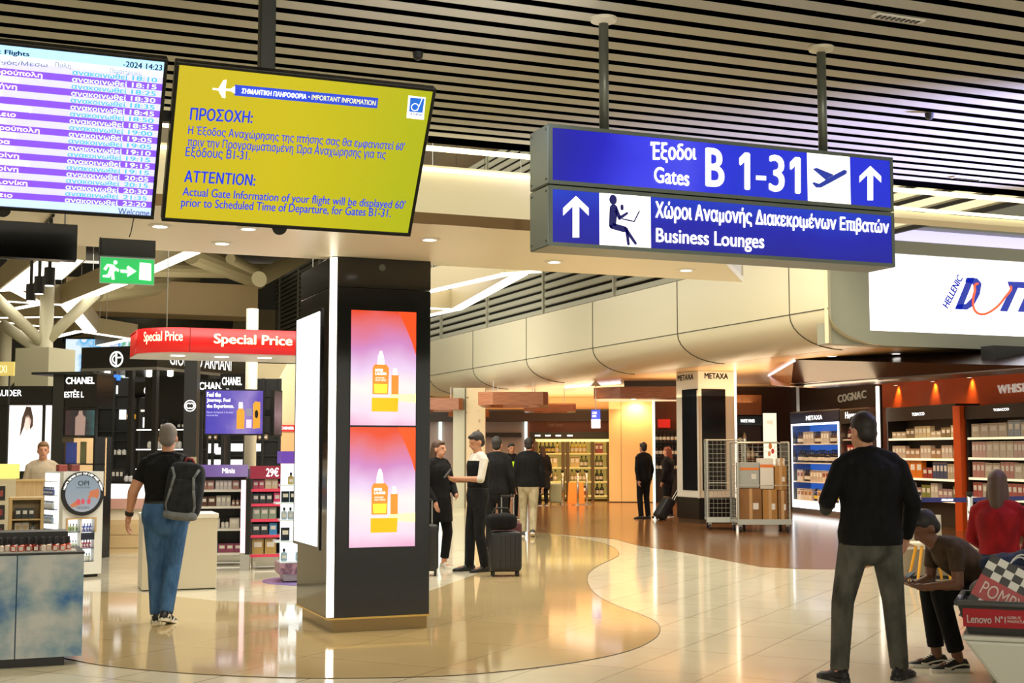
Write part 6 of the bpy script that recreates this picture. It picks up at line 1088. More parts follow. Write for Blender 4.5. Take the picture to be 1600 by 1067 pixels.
# dark canopy over the cabinets
B0, B1 = PZ(1236, 604, 2.85), PZ(1640, 572, 2.85); T0, T1 = PZ(1240, 562, 3.295), PZ(1640, 543, 3.295); bk_v = V3((.95, .35, 0))
cn = thing('shop_canopy', 'dark brown angular canopy with wooden end over the spirits cabinets', 'canopy', B0); l_ = lambda p: p - B0
MB().add([l_(p) for p in (B0, B1, B1 + bk_v, B0 + bk_v, T0, T1, T1 + bk_v, T0 + bk_v)], [(0, 1, 5, 4), (3, 2, 1, 0), (4, 5, 6, 7), (2, 3, 7, 6), (1, 2, 6, 5), (0, 4, 7, 3)]).build('fascia', mat('canopy_dark', '2a1712', .25), cn)
for za, r in ((.02, .022), (.10, .014)): MB().cyl(l_(B0.lerp(T0, za)) + V3((-.02, -.02, 0)), l_(B1.lerp(T1, za)) + V3((-.02, -.02, 0)), r, r, 8).build('metal_edge', mat('edge_metal', '9a9aa0', .15, .9), cn)
E0, E1 = PZ(1206, 602, 2.82), PZ(1200, 586, 3.295); MB().add([l_(p) for p in (E0, B0, T0, E1 , E0 + bk_v, B0 + bk_v, T0 + bk_v, E1 + bk_v)], [(0, 1, 2, 3), (5, 4, 7, 6), (1, 5, 6, 2), (4, 0, 3, 7), (3, 2, 6, 7), (4, 5, 1, 0)]).build('wood_end', mat('canopy_wood', 'a8784c', .3, noise=('8a5a34', 6, .3, .7, (1, 1, 8))), cn)
MB().cyl(l_(E1) + V3((0, -.03, -.02)), l_(T0) + V3((0, -.03, -.02)), .022, .022, 8).build('light_line', mat('line_cool', 'f0ecff', .4, 0, 2.0, 'ece8ff'), cn)
bb_ = PD(1562, 560, 22.0); MB().box(l_(bb_).x - .3, l_(bb_).x + .9, l_(bb_).y - .2, l_(bb_).y + .1, l_(bb_).z - .13, 3.29 - B0.z).build('black_box', blackm, cn)
# niche wall left of the cabinets
fn = Frame(PD(1218, 700, 35.5), -14); N = lambda x, y, v=0.0: fn.uz(x, y, v); u0 = N(1120, 700)[0]
w_ = MB(Matrix.Translation(fn.o) @ Matrix.Rotation(fn.a, 4, 'Z')); w_.box(u0, .6, .3, .4, 0, 3.29); struct('wall_back', w_, mat('wall_brown', '4a3022', .45))
wn = thing('wine_shelf', 'wine wall shelf with wood panel and black header beyond the cages', 'shelf', fn.o, fn.a); u1 = N(1191, 700)[0]
MB().box(u0, u1, .0, .3, N(1170, 648)[1], N(1170, 617)[1]).build('wood_panel', mat('wine_wood', 'a0683c', .4, noise=('86522c', 4, .3, .7, (8, 1, 1))), wn); h = MB().box(u0, u1, .0, .3, N(1170, 664)[1], N(1170, 650)[1]).build('header', black, wn); a_, z0 = N(1157, 660); b_, z1 = N(1179, 655); txt('WHITE WINES', a_, b_, z0, z1, whitetxt, h, -.003, .02)
for k, yy in enumerate((692, 716, 742, 770)):
    z = N(1170, yy)[1]; MB().box(u0, u1, .0, .3, z - .03, z).build('shelf', mat('wine_wood', 'a0683c'), wn); fill(fn, N(1150, 700)[0], u1 - .05, z, .12, [bt('1c2a18', 'dark green wine bottle', .10, .32), bt('c8b890', 'pale wine bottle', .10, .32, 'f0e8d0')], 'on wine shelf %s beyond the cages' % ('one', 'two', 'three', 'four')[k], frac=.8)
x0, x1 = N(1197, 700)[0], N(1218, 700)[0]; po = thing('poster_lightbox', 'bright cream poster lightbox with a red fruit picture beyond the cages', 'lightbox', fn.o, fn.a); z0, z1 = N(1208, 745)[1], N(1208, 645)[1]
MB().box(x0 - .03, x1 + .03, .22, .3, z0 - .03, z1 + .03).build('frame', blackm, po); s_ = MB().box(x0, x1, .21, .22, z0, z1).build('light_face', mat('poster_lit', 'fff2d8', .4, 0, 1.1, 'fff2d4'), po)
for a_, b_, r, c in ((.5, .48, .14, 'e08040'), (.68, .40, .12, 'd84030'), (.42, .36, .12, 'f0a070')): poly2([(x0 + (x1 - x0) * (a_ + r * math.cos(a)), z0 + (z1 - z0) * (b_ + r * .35 * math.sin(a))) for a in (6.28 * k / 14 for k in range(14))], .208).build('fruit_picture', mat('fruit_' + c, c, .4, 0, .6, c, sample=False), s_)
txt('WINES', x0 + .1, x1 - .1, z1 - .3, z1 - .2, mat('ink_tan', 'c0b090', .5), s_, .207)
# ================================================================== WHITE BRAND PILLAR
pc_ = PZ(1093, 819); mp0 = thing('brand_pillar', 'white and black square brand pillar with METAXA lettering beside the cages', 'pillar', (pc_.x, pc_.y, 0)); wR = PY(1149, 700, pc_.y).x - pc_.x; dL = PX(1057, 700, pc_.x).y - pc_.y; Zp = lambda y: PY(1120, y, pc_.y).z; Zs = lambda x, y: PX(x, y, pc_.x).z
MB().box(0, wR, 0, dL, Zp(778), 3.30).build('body', mat('pillar_white', 'd6d2c6', .35), mp0, bevel=.02); MB().box(0.0, wR, 0, dL, .10, Zp(778)).build('base', mat('pillar_base_black', '0e0e0e', .25), mp0); MB().box(.03, wR - .03, .03, dL, 0, .10).build('skirting', mat('skirting_metal', '6a6050', .3, .8), mp0)
xx = lambda x: PY(x, 700, pc_.y).x - pc_.x; yy_ = lambda x: PX(x, 700, pc_.x).y - pc_.y
MB().box(xx(1097), xx(1134), -.012, 0, Zp(766), Zp(608)).build('front_panel', mat('panel_gloss', '15161a', .12), mp0); MB().box(-.012, 0, yy_(1091), yy_(1067), Zs(1080, 766), Zs(1080, 608)).build('side_panel', mat('panel_gloss', '15161a'), mp0)
ink = mat('ink_black', '141414', .5); txt('METAXA', xx(1102), xx(1139), Zp(592), Zp(583), ink, mp0, -.004, .03)
letters('METAXA', (-.004, yy_(1060), Zs(1072, 594)), (-.004, yy_(1085), Zs(1072, 594)), (-.004, yy_(1085), Zs(1072, 585)), (-.004, yy_(1060), Zs(1072, 585)), ink, mp0, .03)
MB().box(wR, wR + .06, .02, .08, .1, 3.29).build('light_tube', mat('tube_light', 'fff4e0'), mp0); MB().cyl((0, 0, Zp(778)), (0, 0, Zp(610)), .03, .03, 10).build('corner_bead', mat('bead', 'c8c4b8', .3), mp0)
# ================================================================== ROLL CAGES
def roll_cage(label, px0, px1, yb, ytop, a, dep=.75):
    p = PZ(px0, yb); fr = Frame(p, a); w = fr.uz(px1, yb)[0]; hz = fr.uz((px0 + px1) / 2, ytop)[1]; t = thing('roll_cage', label, 'roll cage', p, fr.a); zb = .22; mz = mat('cage_zinc', 'b4b8b0', .35, .4)
    b = MB(); b.box(0, w, 0, dep, zb - .04, zb); b.box(0, w, -.01, .03, zb - .07, zb + .03); b.build('platform', mz, t); k = 0
    def panel(P0, P1, nm, nv, nh):
        q = MB(); P0, P1 = V3(P0), V3(P1); up = V3((0, 0, 1)); q.tube([P0 + up * zb, P0 + up * (hz - .03), P0.lerp(P1, .06) + up * hz, P0.lerp(P1, .94) + up * hz, P1 + up * (hz - .03), P1 + up * zb], .017, 8)
        for i in range(1, nv): c = P0.lerp(P1, i / nv); q.cyl(c + up * zb, c + up * hz, .003, .003, 5)
        for i in range(1, nh): z = zb + (hz - zb) * i / nh; q.cyl(P0 + up * z, P1 + up * z, .003 if i % 6 else .008, .003 if i % 6 else .008, 5)
        q.build(nm, mz, t)
    panel((0.02, 0.02, 0), (0.02, dep - .02, 0), 'side_panel', 7, 17); panel((w - .02, .02, 0), (w - .02, dep - .02, 0), 'side_panel', 7, 17); panel((.02, dep - .02, 0), (w - .02, dep - .02, 0), 'back_panel', 9, 17)
    for i, (x, y) in enumerate(((.06, .07), (w - .06, .07), (.06, dep - .07), (w - .06, dep - .07))):
        wl_ = MB(); wl_.cyl((x - .018, y, .065), (x + .018, y, .065), .065, .065, 16); o = wl_.build('wheel', mat('wheel_rubber', '26282a', .5), t); MB().box(x - .03, x + .03, y - .035, y + .035, .10, zb - .04).build('caster', mz, o)
    MB().tube([(.02, .01, hz * .52), (w - .02, .01, hz * .52)], .009, 8).build('strap_bar', mz, t)
    return fr, w, hz, zb, dep
c1_ = roll_cage('empty wire roll cage, left one of two in front of the white pillar', 1105, 1168, 828, 687, -26)
c2_ = roll_cage('wire roll cage loaded with brown and white boxes, right one of two', 1153, 1237, 832, 691, -20)
fr, w, hz, zb, dep = c2_; kb = cloth('kraft', 'a87c48', '9a6e3c', 5, .7); kb2 = cloth('kraft_dark', '8a6440', '7c5836', 5, .7); tape = mat('tape_orange', 'd87830', .4); whb = mat('box_white', 'd4d0c8', .5); grb = mat('box_grey', 'a0a4a0', .5)
def carton(u0, u1, v0, v1, z0, z1, m, label, tp=None, tilt=0.0):
    t = thing('cardboard_box', label, 'box', fr.w((u0 + u1) / 2, (v0 + v1) / 2, z0), fr.a + tilt); hw, hd, hh = (u1 - u0) / 2, (v1 - v0) / 2, z1 - z0
    MB().box(-hw, hw, -hd, hd, 0, hh).build('carton', m, t, bevel=.006); tm = MB(); tm.box(-hw - .001, hw + .001, -.03, .03, hh, hh + .002); tm.box(-.03, .03, -hd - .002, -hd, 0, hh) if not tp else tm.box(-hw, hw, -hd - .002, -hd, hh * .7, hh * .8); tm.build('tape', tp or mat('tape_clear', 'b89060', .3), t)
    MB().box(hw * .2, hw * .7, -hd - .003, -hd - .001, hh * .35, hh * .55).build('label', whb, t); return t
carton(.06, w * .47, .08, .40, zb + .001, zb + .62, kb2, 'darker brown carton low at the left in the loaded cage'); carton(w * .49, w * .76, .08, .42, zb + .001, zb + .60, kb, 'tan carton low in the middle of the loaded cage'); carton(w * .78, w - .06, .08, .42, zb + .001, zb + .58, kb2, 'brown carton low at the right of the loaded cage')
carton(.06, w * .42, .08, .40, zb + .63, zb + 1.12, grb, 'grey-white box with orange tape in the loaded cage', tape, .05); carton(w * .45, w * .70, .08, .42, zb + .61, zb + 1.20, whb, 'white box with orange tape in the loaded cage', tape); carton(w * .72, w - .06, .08, .42, zb + .59, zb + 1.05, kb, 'tan box at the upper right of the loaded cage'); carton(w * .80, w - .08, .12, .36, zb + 1.052, zb + 1.2, whb, 'small white box on top at the right of the loaded cage')
# ================================================================== WHITE BENCH WITH TRAY, BAG AND CLOTHES
bp0 = PZ(1555, 1075); bz = .45; a0 = PZ(1505, 992, bz); fbn = Frame(a0, -44); t = thing('bench', 'white tapered bench at the lower right corner', 'bench', fbn.o, fbn.a); L_, Dp = 1.6, 2.2
sd = MB(); sd.loft([[V3((.30, .10, 0)), V3((L_, .10, 0)), V3((L_, Dp - .2, 0)), V3((.30, Dp - .2, 0))], [V3((0, 0, bz - .03)), V3((L_, 0, bz - .03)), V3((L_, Dp, bz - .03)), V3((0, Dp, bz - .03))]]); m_bn = mat('bench_white', 'c9c9be', .3); sd.build('base', m_bn, t, bevel=.02); MB().box(-.01, L_, -.01, Dp, bz - .03, bz).build('seat', m_bn, t, bevel=.012)
ft = Frame(fbn.w(0, .03), -44); u0 = ft.uz(1490, 940)[0]; zt = ft.uz(1540, 938)[1]; zb_ = bz + .001
t = thing('trolley_tray', 'dark grey plastic tray with a red lettered banner on the bench', 'tray', ft.o, ft.a); m_tr = mat('tray_dark', '2c2c2a', .35); ua, ub, dp = u0 + .02, u0 + 1.5, .62
tr = MB(); lo_r = [V3((ua + .06, .03, zb_)), V3((ub, .03, zb_)), V3((ub, dp - .03, zb_)), V3((ua + .06, dp - .03, zb_))]; hi_r = [V3((ua, 0, zt - .03)), V3((ub + .02, 0, zt - .03)), V3((ub + .02, dp, zt - .03)), V3((ua, dp, zt - .03))]
tr.loft([lo_r, hi_r], caps=False); tr.add(lo_r, [(3, 2, 1, 0)]); o = tr.build('basin', m_tr, t); so = o.modifiers.new('s', 'SOLIDIFY'); so.thickness = .012; so.offset = -1
MB().tube([(ua, 0, zt - .02), (ub + .02, 0, zt - .02), (ub + .02, dp, zt - .02), (ua, dp, zt - .02), (ua, 0, zt - .02)], .02, 10).build('rim', mat('rim_grey', '4c4e50', .25), t, smooth=True)
def tf(x, y): u, z = ft.uz(x, y); return u, z
u1, z1 = tf(1504, 950); u2 = tf(1640, 960)[0]; z0 = tf(1506, 979)[1]; sl = lambda z: .03 - .03 * (z - zb_) / (zt - .03 - zb_) - .004
bn = MB().prism([(u1, sl(z0), z0), (u2, sl(z0), z0), (u2, sl(z1), z1), (u1, sl(z1), z1)], (0, .002, 0)).build('banner', mat('banner_red', '9c1420', .4), t)
def tb_(b, x0, x1, y0, y1, bold, m=None): a, za = tf(x0, y1); c, zc = tf(x1, y0); letters(b, (a, sl(za) - .002, za), (c, sl(za) - .002, za), (c, sl(zc) - .002, zc), (a, sl(zc) - .002, zc), m or mat('banner_ink', 'e0dcd8', .5), bn, bold)
tb_('Lenovo', 1511, 1549, 962, 973, .02); tb_('N°1', 1555, 1571, 963, 973, .02); tb_('GLOBAL PC\nMANUFACTURER', 1574, 1606, 964, 973, .0)
# checkered bag leaning in the tray
bg = thing('paper_bag', 'checkered black, white and red paper bag leaning in the tray', 'bag', ft.w(ft.uz(1499, 930, .14)[0], .14, bz + .11), ft.a); bg.rotation_euler = (math.radians(-14), math.radians(28), ft.a)
bw_, bh_, bd_ = .34, .42, .14; mk, mwh, mrd = mat('bag_black', '18181a', .5), mat('bag_white', 'd4d2cc', .5), mat('bag_red', 'a0141e', .45)
m = MB(); n1, n2 = 6, 9
for i in range(n1):
    for j in range(n2):
        x0_, x1_ = bw_ * i / n1, bw_ * (i + 1) / n1; z0_, z1_ = bh_ * j / n2, bh_ * (j + 1) / n2; mid = 3 <= j <= 5
        m.quad((x0_, 0, z0_), (x1_, 0, z0_), (x1_, 0, z1_), (x0_, 0, z1_), 2 if mid else (i + j) % 2)
for i in range(3):
    for j in range(n2):
        y0_, y1_ = bd_ * i / 3, bd_ * (i + 1) / 3; z0_, z1_ = bh_ * j / n2, bh_ * (j + 1) / n2
        for x_ in (0, bw_): m.quad((x_, y0_, z0_), (x_, y1_, z0_), (x_, y1_, z1_), (x_, y0_, z1_), 2 if j < 4 and x_ else (i + j) % 2)
m.quad((0, bd_, 0), (bw_, bd_, 0), (bw_, bd_, bh_), (0, bd_, bh_), 1); m.quad((0, 0, 0), (bw_, 0, 0), (bw_, bd_, 0), (0, bd_, 0), 0); bgo = m.build('bag_body', [mk, mwh, mrd], bg)
txt('POMPY', .04, bw_ - .04, bh_ * .40, bh_ * .60, mat('bag_ink', 'd0b8b0', .5), bgo, -.002, .0)
for yy in (.01, bd_ - .01): MB().tube([(bw_ * .3 + .06 * math.cos(a) * 1, yy, bh_ + .085 * math.sin(a)) if False else (bw_ * .5 - .05 * math.cos(a), yy, bh_ + .09 * math.sin(a)) for a in (math.pi * k / 8 for k in range(9))], .005, 6).build('handle', mwh, bg)
# heap of clothes and a dark bag behind the tray
def heap(name, label, cat, px, py, v, lumps, m, tex=.018):
    b = MB(); 
    for c, r in lumps: b.ell(c, r, 16, 10)
    u = ft.uz(px, py, v)[0]; o = thing(name, label, cat, ft.w(u, v, bz + .002), ft.a); q = b.blob(name + '_cloth', m, o, .014, 2)
    tx = bpy.data.textures.new('folds', 'CLOUDS'); tx.noise_scale = .12; d = q.modifiers.new('folds', 'DISPLACE'); d.texture = tx; d.strength = tex * 2; d.mid_level = .5; return o
heap('backpack', 'black backpack lying behind the checkered bag on the bench', 'backpack', 1588, 920, .82, [((0, 0, .18), (.20, .13, .18)), ((.22, .02, .16), (.2, .12, .16))], blk)
heap('jacket', 'dark blue jacket piled on the bags at the right edge', 'jacket', 1578, 848, 1.18, [((-.04, 0, .33), (.17, .12, .08)), ((.16, .02, .35), (.2, .12, .09)), ((.04, .0, .18), (.22, .13, .17))], cloth('jacket_blue', '2c3448', '20263a', 14))
heap('scarf', 'light grey knitted scarf heaped beside the seated person', 'scarf', 1548, 880, .95, [((0, 0, .12), (.10, .10, .12)), ((-.06, .02, .17), (.09, .08, .08))], cloth('scarf_grey', '7c776c', '6a655c', 25))
# ================================================================== CHAIR, BELT BARRIER AND COUNTER BEHIND
cp = PZ(1453, 908); t = thing('chair', 'white shell chair with splayed yellow legs beyond the seated person', 'chair', (cp.x, cp.y, 0), -YAW); yl = mat('leg_yellow', 'd89a18', .4); k = 0
for sx in (-1, 1):
    for sy_ in (-1, 1): MB().cyl((sx * .20, sy_ * .18, .008), (sx * .12, sy_ * .11, .42), .016, .018, 10).build('leg', yl, t)
sh = MB(); sh.loft([ering(V3((0, 0, .42)), V3((1, 0, 0)), V3((0, 1, 0)), .16, .16), ering(V3((0, -.0, .45)), V3((1, 0, 0)), V3((0, 1, 0)), .23, .22), ering(V3((0, 0, .47)), V3((1, 0, 0)), V3((0, 1, 0)), .22, .21)]); sh.build('seat', mat('chair_white', 'ccc6b8', .4), t, smooth=True)
sb = MB(); sb.loft([[V3((x, .20 + .02 * z - .10 * x * x * 4 * .5, .46 + z * .32)) for x in (-.22, -.12, 0, .12, .22)] + [V3((x, .225 + .02 * z - .10 * x * x * 4 * .5, .46 + z * .32)) for x in (.22, .12, 0, -.12, -.22)] for z in (0, .5, 1)]); sb.build('backrest', mat('chair_white', 'ccc6b8'), t, smooth=True)
a_ = PZ(1408, 905); cb = Frame(a_, -22); w = cb.uz(1560, 905)[0]; t = thing('planter_box', 'low beige block seat behind the yellow-legged chair', 'bench', cb.w(0, .02), cb.a); zt = cb.uz(1440, 858, .02)[1]; MB().box(0, w, 0, .45, .04, zt).build('body', mat('block_beige', '8c8474', .4), t, bevel=.01); MB().box(.04, w - .04, .03, .42, 0, .04).build('skirting', blackm, t)
pts = [PD(1434, 785, 16.6), PD(1513, 788, 16.6), PD(1620, 790, 17.5)]
for k, (px, D_) in enumerate(((1432, 17.6), (1513, 17.6), (1640, 18.5))):
    p = PD(px, 700, D_); t = thing('barrier_post', 'chrome belt barrier post ' + ('behind the black jacket', 'right of the orange post', 'beyond the right edge')[k], 'barrier post', (p.x, p.y, 0)); MB().cyl((0, 0, .03), (0, 0, .98), .038, .038, 20).build('post', mat('chrome', 'c8c8c4', .12, 1.0), t, smooth=True); MB().lathe([(.17, 0), (.17, .012), (.05, .04)], n=28).build('foot', mat('chrome', 'c8c8c4'), t); MB().cyl((0, 0, .98), (0, 0, 1.02), .045, .045, 18).build('cap', blackm, t); pts[k] = p
for k in range(2):
    a, b = pts[k], pts[k + 1]; d = (b - a); d.z = 0; ln = d.length; t = thing('barrier_belt', ('blue barrier belt with small white lettering left of the chrome post' if k == 0 else 'blue barrier belt running right from the chrome post'), 'belt', (a.x, a.y, 0), math.atan2(d.y, d.x)); bo = MB().box(.045, ln - .045, -.004, .004, .885, .945).build('belt', mat('belt_blue', '28307c', .6), t)
    if k == 0: txt('ATHENS AIRPORT', ln * .45, ln * .68, .90, .93, whitetxt, bo, -.006, .02)
# ================================================================== SPIRITS SHOP SEEN BEHIND THE PEOPLE
# cream column under the bulkhead
p = PZ(733, 788); t = thing('shop_column', 'square cream column with flaking patches under the curved bulkhead', 'column', (PD(733, 700, 36.5).x, PD(733, 700, 36.5).y, 0), -YAW); wd = 50 / 2070 * 36.5
MB().box(-wd / 2, -wd * .1, 0, .6, 0, 3.30).build('smooth_half', mat('column_grey', 'b8b69c', .4), t); MB().box(-wd * .1, wd / 2, -.01, .6, 0, 3.30).build('patched_half', mat('column_patched', 'd8c49c', .5, noise=('7a5e40', 6, .62, .68, (1, 1, 1))), t); MB().cyl((-wd * .12, -.02, 0), (-wd * .12, -.02, 3.3), .02, .02, 8).build('pipe', mat('pipe_dark', '6a6450', .5), t)
# wooden ceiling rings
m_ring = mat('ring_wood', '9a5a2c', .35, noise=('7a421e', 4, .35, .7, (1, 1, 10))); m_rdk = mat('ring_dark', '2a1a10', .5)
def wood_ring(label, x0, x1, y0, y1, D_, dep, notch=None):
    fr = Frame(PD(x0, 640, D_), -24); w = fr.uz(x1, 640)[0]; zb, zt = fr.uz((x0 + x1) / 2, y1)[1], fr.uz((x0 + x1) / 2, y0)[1]; t = thing('ceiling_ring', label, 'ceiling panel', fr.o, fr.a); c = .22 * w
    out = [(0, c * .6), (c, 0), (w - c * .3, 0), (w, c * .4), (w, dep - c * .4), (w - c, dep), (c, dep), (0, dep - c * .6)]; inn = [(.25 + x * (1 - .5 / w), .25 + y * (1 - .5 / dep)) for x, y in out]; m = MB(); n = 8
    for za, zc in ((zb, zt),):
        v = [(x, y, z) for z in (za, zc) for x, y in out] + [(x, y, z) for z in (za, zc) for x, y in inn]
        f = [(i, (i + 1) % n, n + (i + 1) % n, n + i) for i in range(n)] + [(2 * n + i, 3 * n + i, 3 * n + (i + 1) % n, 2 * n + (i + 1) % n) for i in range(n)] + [(i, 2 * n + i, 2 * n + (i + 1) % n, (i + 1) % n) for i in range(n)] + [(n + i, n + (i + 1) % n, 3 * n + (i + 1) % n, 3 * n + i) for i in range(n)]
        m.add(v, f)
    m.build('ring', m_ring, t)
    for k, (x, y) in enumerate(((c, .1), (w - c, .1), (c, dep - .1), (w - c, dep - .1))): MB().cyl((x, y, zt - .02), (x, y, 3.301), .008, .008, 6).build('hanger', steel, t)
wood_ring('wide angular wooden ring hung from the peach ceiling, behind the cream column', 746, 856, 612, 632, 33, 2.6)
wood_ring('lower wooden ring seen left of the cream column', 640, 722, 622, 640, 36, 2.2)
wood_ring('long low wooden ring right of the wide one', 818, 900, 630, 642, 37, 2.0)
wood_ring('second low wooden ring across the cream column foot', 700, 760, 640, 650, 40, 1.6)
fr = Frame(PD(925, 600, 33), -30); K = lambda x, y, v=0.0: fr.uz(x, y, v); w = K(1060, 600)[0]; zb = K(990, 622)[1]; t = thing('shop_canopy', 'wooden canopy with cool light line over the beige wall block', 'canopy', fr.o, fr.a)
MB().prism([(0, .5, zb), (.7, 0, zb), (w, 0, zb), (w, 2.2, zb), (0, 2.2, zb)], (0, 0, 3.16 - zb)).build('fascia', m_ring, t); MB().box(.8, w, -.01, .6, 3.16, 3.295).build('dark_band', m_rdk, t); MB().cyl((-.9, 2.2, 3.26), (.7, 0, 3.26), .03, .03, 8).build('light_line', mat('line_cool', 'f0ecff'), t)
for k in range(2): MB().cyl((1.0 + 1.4 * k, .5, zb - .02), (1.0 + 1.4 * k, .5, zb), .06, .06, 14).build('lamp', litw, t)
# back wall dressing
fr = Frame(PD(670, 700, 43), -24); K = lambda x, y, v=0.0: fr.uz(x, y, v); Zk = lambda y: K(800, y)[1]; w = K(960, 700)[0]; t = thing('shop_wall_unit', 'back wall unit with dark beam, mauve panel and brown panel behind the people', 'wall unit', fr.o, fr.a)
MB().box(-3, w, -.5, .1, Zk(659), Zk(640)).build('dark_beam', m_rdk, t); MB().box(-3, w, -.3, .1, Zk(640), 3.295).build('upper_panel', mat('panel_peach', 'e0b47c', .5), t); MB().box(-3, K(822, 700)[0], 0, .1, 0, Zk(659)).build('mauve_panel', mat('panel_mauve', 'a89a98', .5), t); MB().box(K(825, 700)[0], w, 0, .1, 0, Zk(655)).build('brown_panel', mat('panel_brown', '7c4024', .5), t)
MB().box(K(820, 700)[0], K(824, 700)[0], -.06, 0, 0, Zk(657)).build('light_tube', mat('tube_cool', 'e8fff8', .4, 0, 2.2, 'e4fff6'), t); MB().box(K(686, 700)[0], K(690, 700)[0], -.06, 0, 0, Zk(657)).build('light_tube', mat('tube_cool', 'e8fff8'), t); MB().box(K(757, 700)[0], K(815, 700)[0], -.25, 0, Zk(683), Zk(676)).build('dark_shelf', blackm, t)
h = MB().box(K(828, 700)[0], w, -.3, -.02, Zk(686), Zk(675)).build('header', mat('header_brown_black', '1e1814', .5), t)
for x in (836, 852, 868, 886): a, b = K(x, 680)[0], K(x + 9, 680)[0]; txt('GREEK', a, b, Zk(682), Zk(679.5), whitetxt, h, -.304, .02)
a, b = K(857, 660)[0], K(880, 660)[0]; txt('Greek Liqueurs', a, b, Zk(668), Zk(660), mat('letter_copper', 'b08868', .4), t, -.004)
# lit bottle shelf
fr = Frame(PZ(838, 783), -22); K = lambda x, y, v=0.0: fr.uz(x, y, v); Zk = lambda y: K(900, y)[1]; w = K(953, 787)[0]; t = thing('bottle_shelf', 'long golden lit bottle shelf left of the beige wall block', 'shelf', fr.o, fr.a)
MB().box(0, w, .42, .46, .05, Zk(688)).build('back_panel', mat('shelf_lit_back', '70602c', .4, 0, .5, 'c8a850'), t); MB().box(-.02, w, -.02, .46, Zk(690), Zk(686)).build('top_light', mat('shelf_top_light', 'ffe890', .4, 0, 1.6, 'ffe488'), t)
for x in (838, 880, 887, 926, 951): u = K(x, 700)[0]; MB().box(u - .05, u + .05, -.02, .44, 0, Zk(688)).build('upright', mat('upright_bronze', '6a5434', .35, .5), t)
st_k = [[bt('303018', 'olive bottle', .12, .34, 'c8b060'), bt('b8a050', 'golden bottle', .12, .36), pf('a04030', 'red brown carton', .12, .3, 'box', .1)], [bt('241c14', 'dark bottle', .13, .36, 'd8c890'), pf('c8b470', 'gold carton', .14, .34, 'box', .1), bt('606838', 'green bottle', .12, .36)], [pf('282018', 'black carton', .14, .32, 'box', .1, 'd0b870'), bt('988850', 'amber bottle', .12, .36), bt('283018', 'dark green bottle', .12, .36)], [bt('2a3020', 'deep green bottle', .13, .36), pf('6a3c20', 'brown carton', .16, .3, 'box', .1)]]
for k, yy in enumerate((708, 730, 752, 774)): z = Zk(yy); MB().box(0, w, 0, .42, z - .04, z).build('shelf', mat('shelf_gold', 'd8c080', .3, 0, .5, 'e0c878', sample=False), t); [fill(fr, K(xa, 700)[0] + .08, K(xb, 700)[0] - .08, z, .14, st_k[k][j:] + st_k[k][:j], 'on the %s shelf of the golden lit bottle wall' % ('top', 'second', 'third', 'lowest')[k]) for j, (xa, xb) in enumerate(((838, 880), (887, 926), (926, 951)))]
# beige wall block and its neighbour
fr = Frame(PZ(952, 785), -34); K = lambda x, y, v=0.0: fr.uz(x, y, v); w = K(1021, 785)[0]; t = thing('wall_block', 'tall plain beige wall block between bottle shelf and white pillar', 'wall block', fr.o, fr.a); zt = min(3.2, K(985, 618)[1]); MB().box(0, w, 0, 1.4, .03, zt).build('body', mat('block_sand', 'd8bc84', .45), t); MB().box(w * .28 - .01, w * .28 + .01, -.004, 0, .03, zt).build('joint', mat('joint_tan', 'a08858', .5), t); MB().box(w, w + .06, -.02, .05, 0, zt - .1).build('light_tube', mat('tube_cool', 'e8fff8'), t); MB().box(0.02, w, .02, 1.3, 0, .03).build('skirting', m_rdk, t)
fr = Frame(PD(1020, 700, 41), -24); K = lambda x, y, v=0.0: fr.uz(x, y, v); w = K(1100, 700)[0]; t = thing('wine_shelf', 'dark wine shelf with red sign between beige block and white pillar', 'shelf', fr.o, fr.a); MB().box(0, w, .3, .4, 0, K(1040, 622)[1]).build('back_panel', mat('panel_brown', '7c4024'), t); MB().box(0, w, 0, .3, 0, K(1040, 672)[1]).build('case', m_rdk, t)
u0, z0 = K(1028, 668); u1, z1 = K(1047, 655); MB().box(u0, u1, -.05, -.02, z0, z1).build('red_sign', mat('sign_red', 'c81c18', .4, 0, .6, 'd02018', sample=False), t)
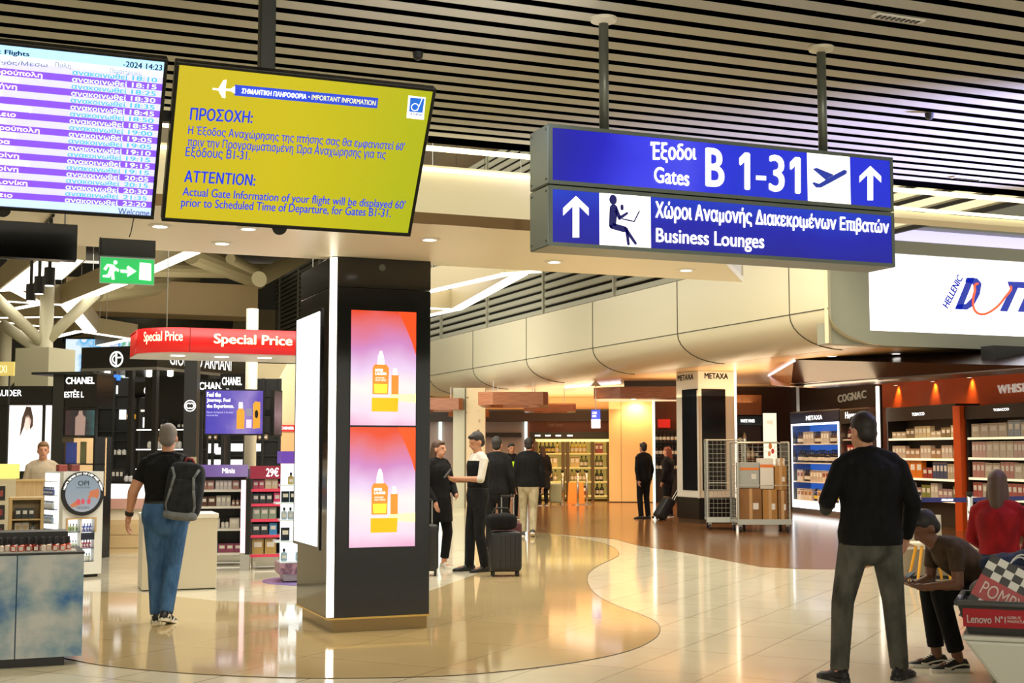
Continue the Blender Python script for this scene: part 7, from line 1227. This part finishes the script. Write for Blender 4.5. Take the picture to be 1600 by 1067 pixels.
for k, yy in enumerate((690, 712, 735)): z = K(1040, yy)[1]; MB().box(0, w, -.25, 0, z - .03, z).build('shelf', m_rdk, t); fill(fr, .06, 1.2, z, -.13, [bt('2a1c18', 'dark wine bottle', .11, .34, 'e8e0d0')], 'on shelf %s of the dark wine shelf' % ('one', 'two', 'three')[k])
# hanging info sign, barrier posts, yellow floor stand
p = PD(931, 655, 33); t = thing('hanging_sign', 'small blue and white sign hanging over the bottle shelf', 'sign', (p.x, p.y, 0), -YAW); z0, zm, z1 = PD(931, 669, 33).z, PD(931, 655, 33).z, PD(931, 640, 33).z; hw = 7 / 2070 * 33
MB().box(-hw, hw, 0, .03, zm, z1).build('blue_half', mat('sign_blue', '2840c8', .4, 0, .5, '2840d0', sample=False), t); MB().box(-hw, hw, 0, .03, z0, zm).build('white_half', mat('sign_white_face', 'f4f4ff', .4, 0, .8, 'f4f4ff', sample=False), t); MB().cyl((0, .015, z1), (0, .015, 3.30), .01, .01, 6).build('hanger', steel, t); MB().lathe([(.14, 0), (.02, .12)], (0, .015, 3.18), 14).build('hanger_cup', cream, t)
txt('CASH\nDESK', -hw * .8, hw * .2, zm + .05, z1 - .05, whitetxt, t, -.003)
for k, (px, yb) in enumerate(((879, 788), (903, 789), (917, 788))):
    p = PZ(px, yb); t = thing('barrier_post', 'slim steel barrier post before the bottle shelf, ' + ('left', 'middle', 'right')[k] + ' of three', 'barrier post', p); MB().cyl((0, 0, .02), (0, 0, .95), .035, .035, 14).build('post', steel, t, smooth=True); MB().lathe([(.18, 0), (.18, .015), (.05, .04)], n=24).build('foot', steel, t); MB().cyl((0, 0, .95), (0, 0, 1.0), .045, .045, 14).build('cap', blackm, t)
p = PZ(906, 786); t = thing('floor_stand', 'bright yellow-orange folding floor stand between the steel posts', 'floor sign', (p.x, p.y + .28, 0), -YAW); m_y = mat('stand_yellow', 'd07800', .4)
for sg in (-1, 1): MB().prism([(-.22, sg * .02, .62), (.22, sg * .02, .62), (.26, sg * .18, 0), (-.26, sg * .18, 0)], (0, .015 * sg, 0)).build('panel', m_y, t)
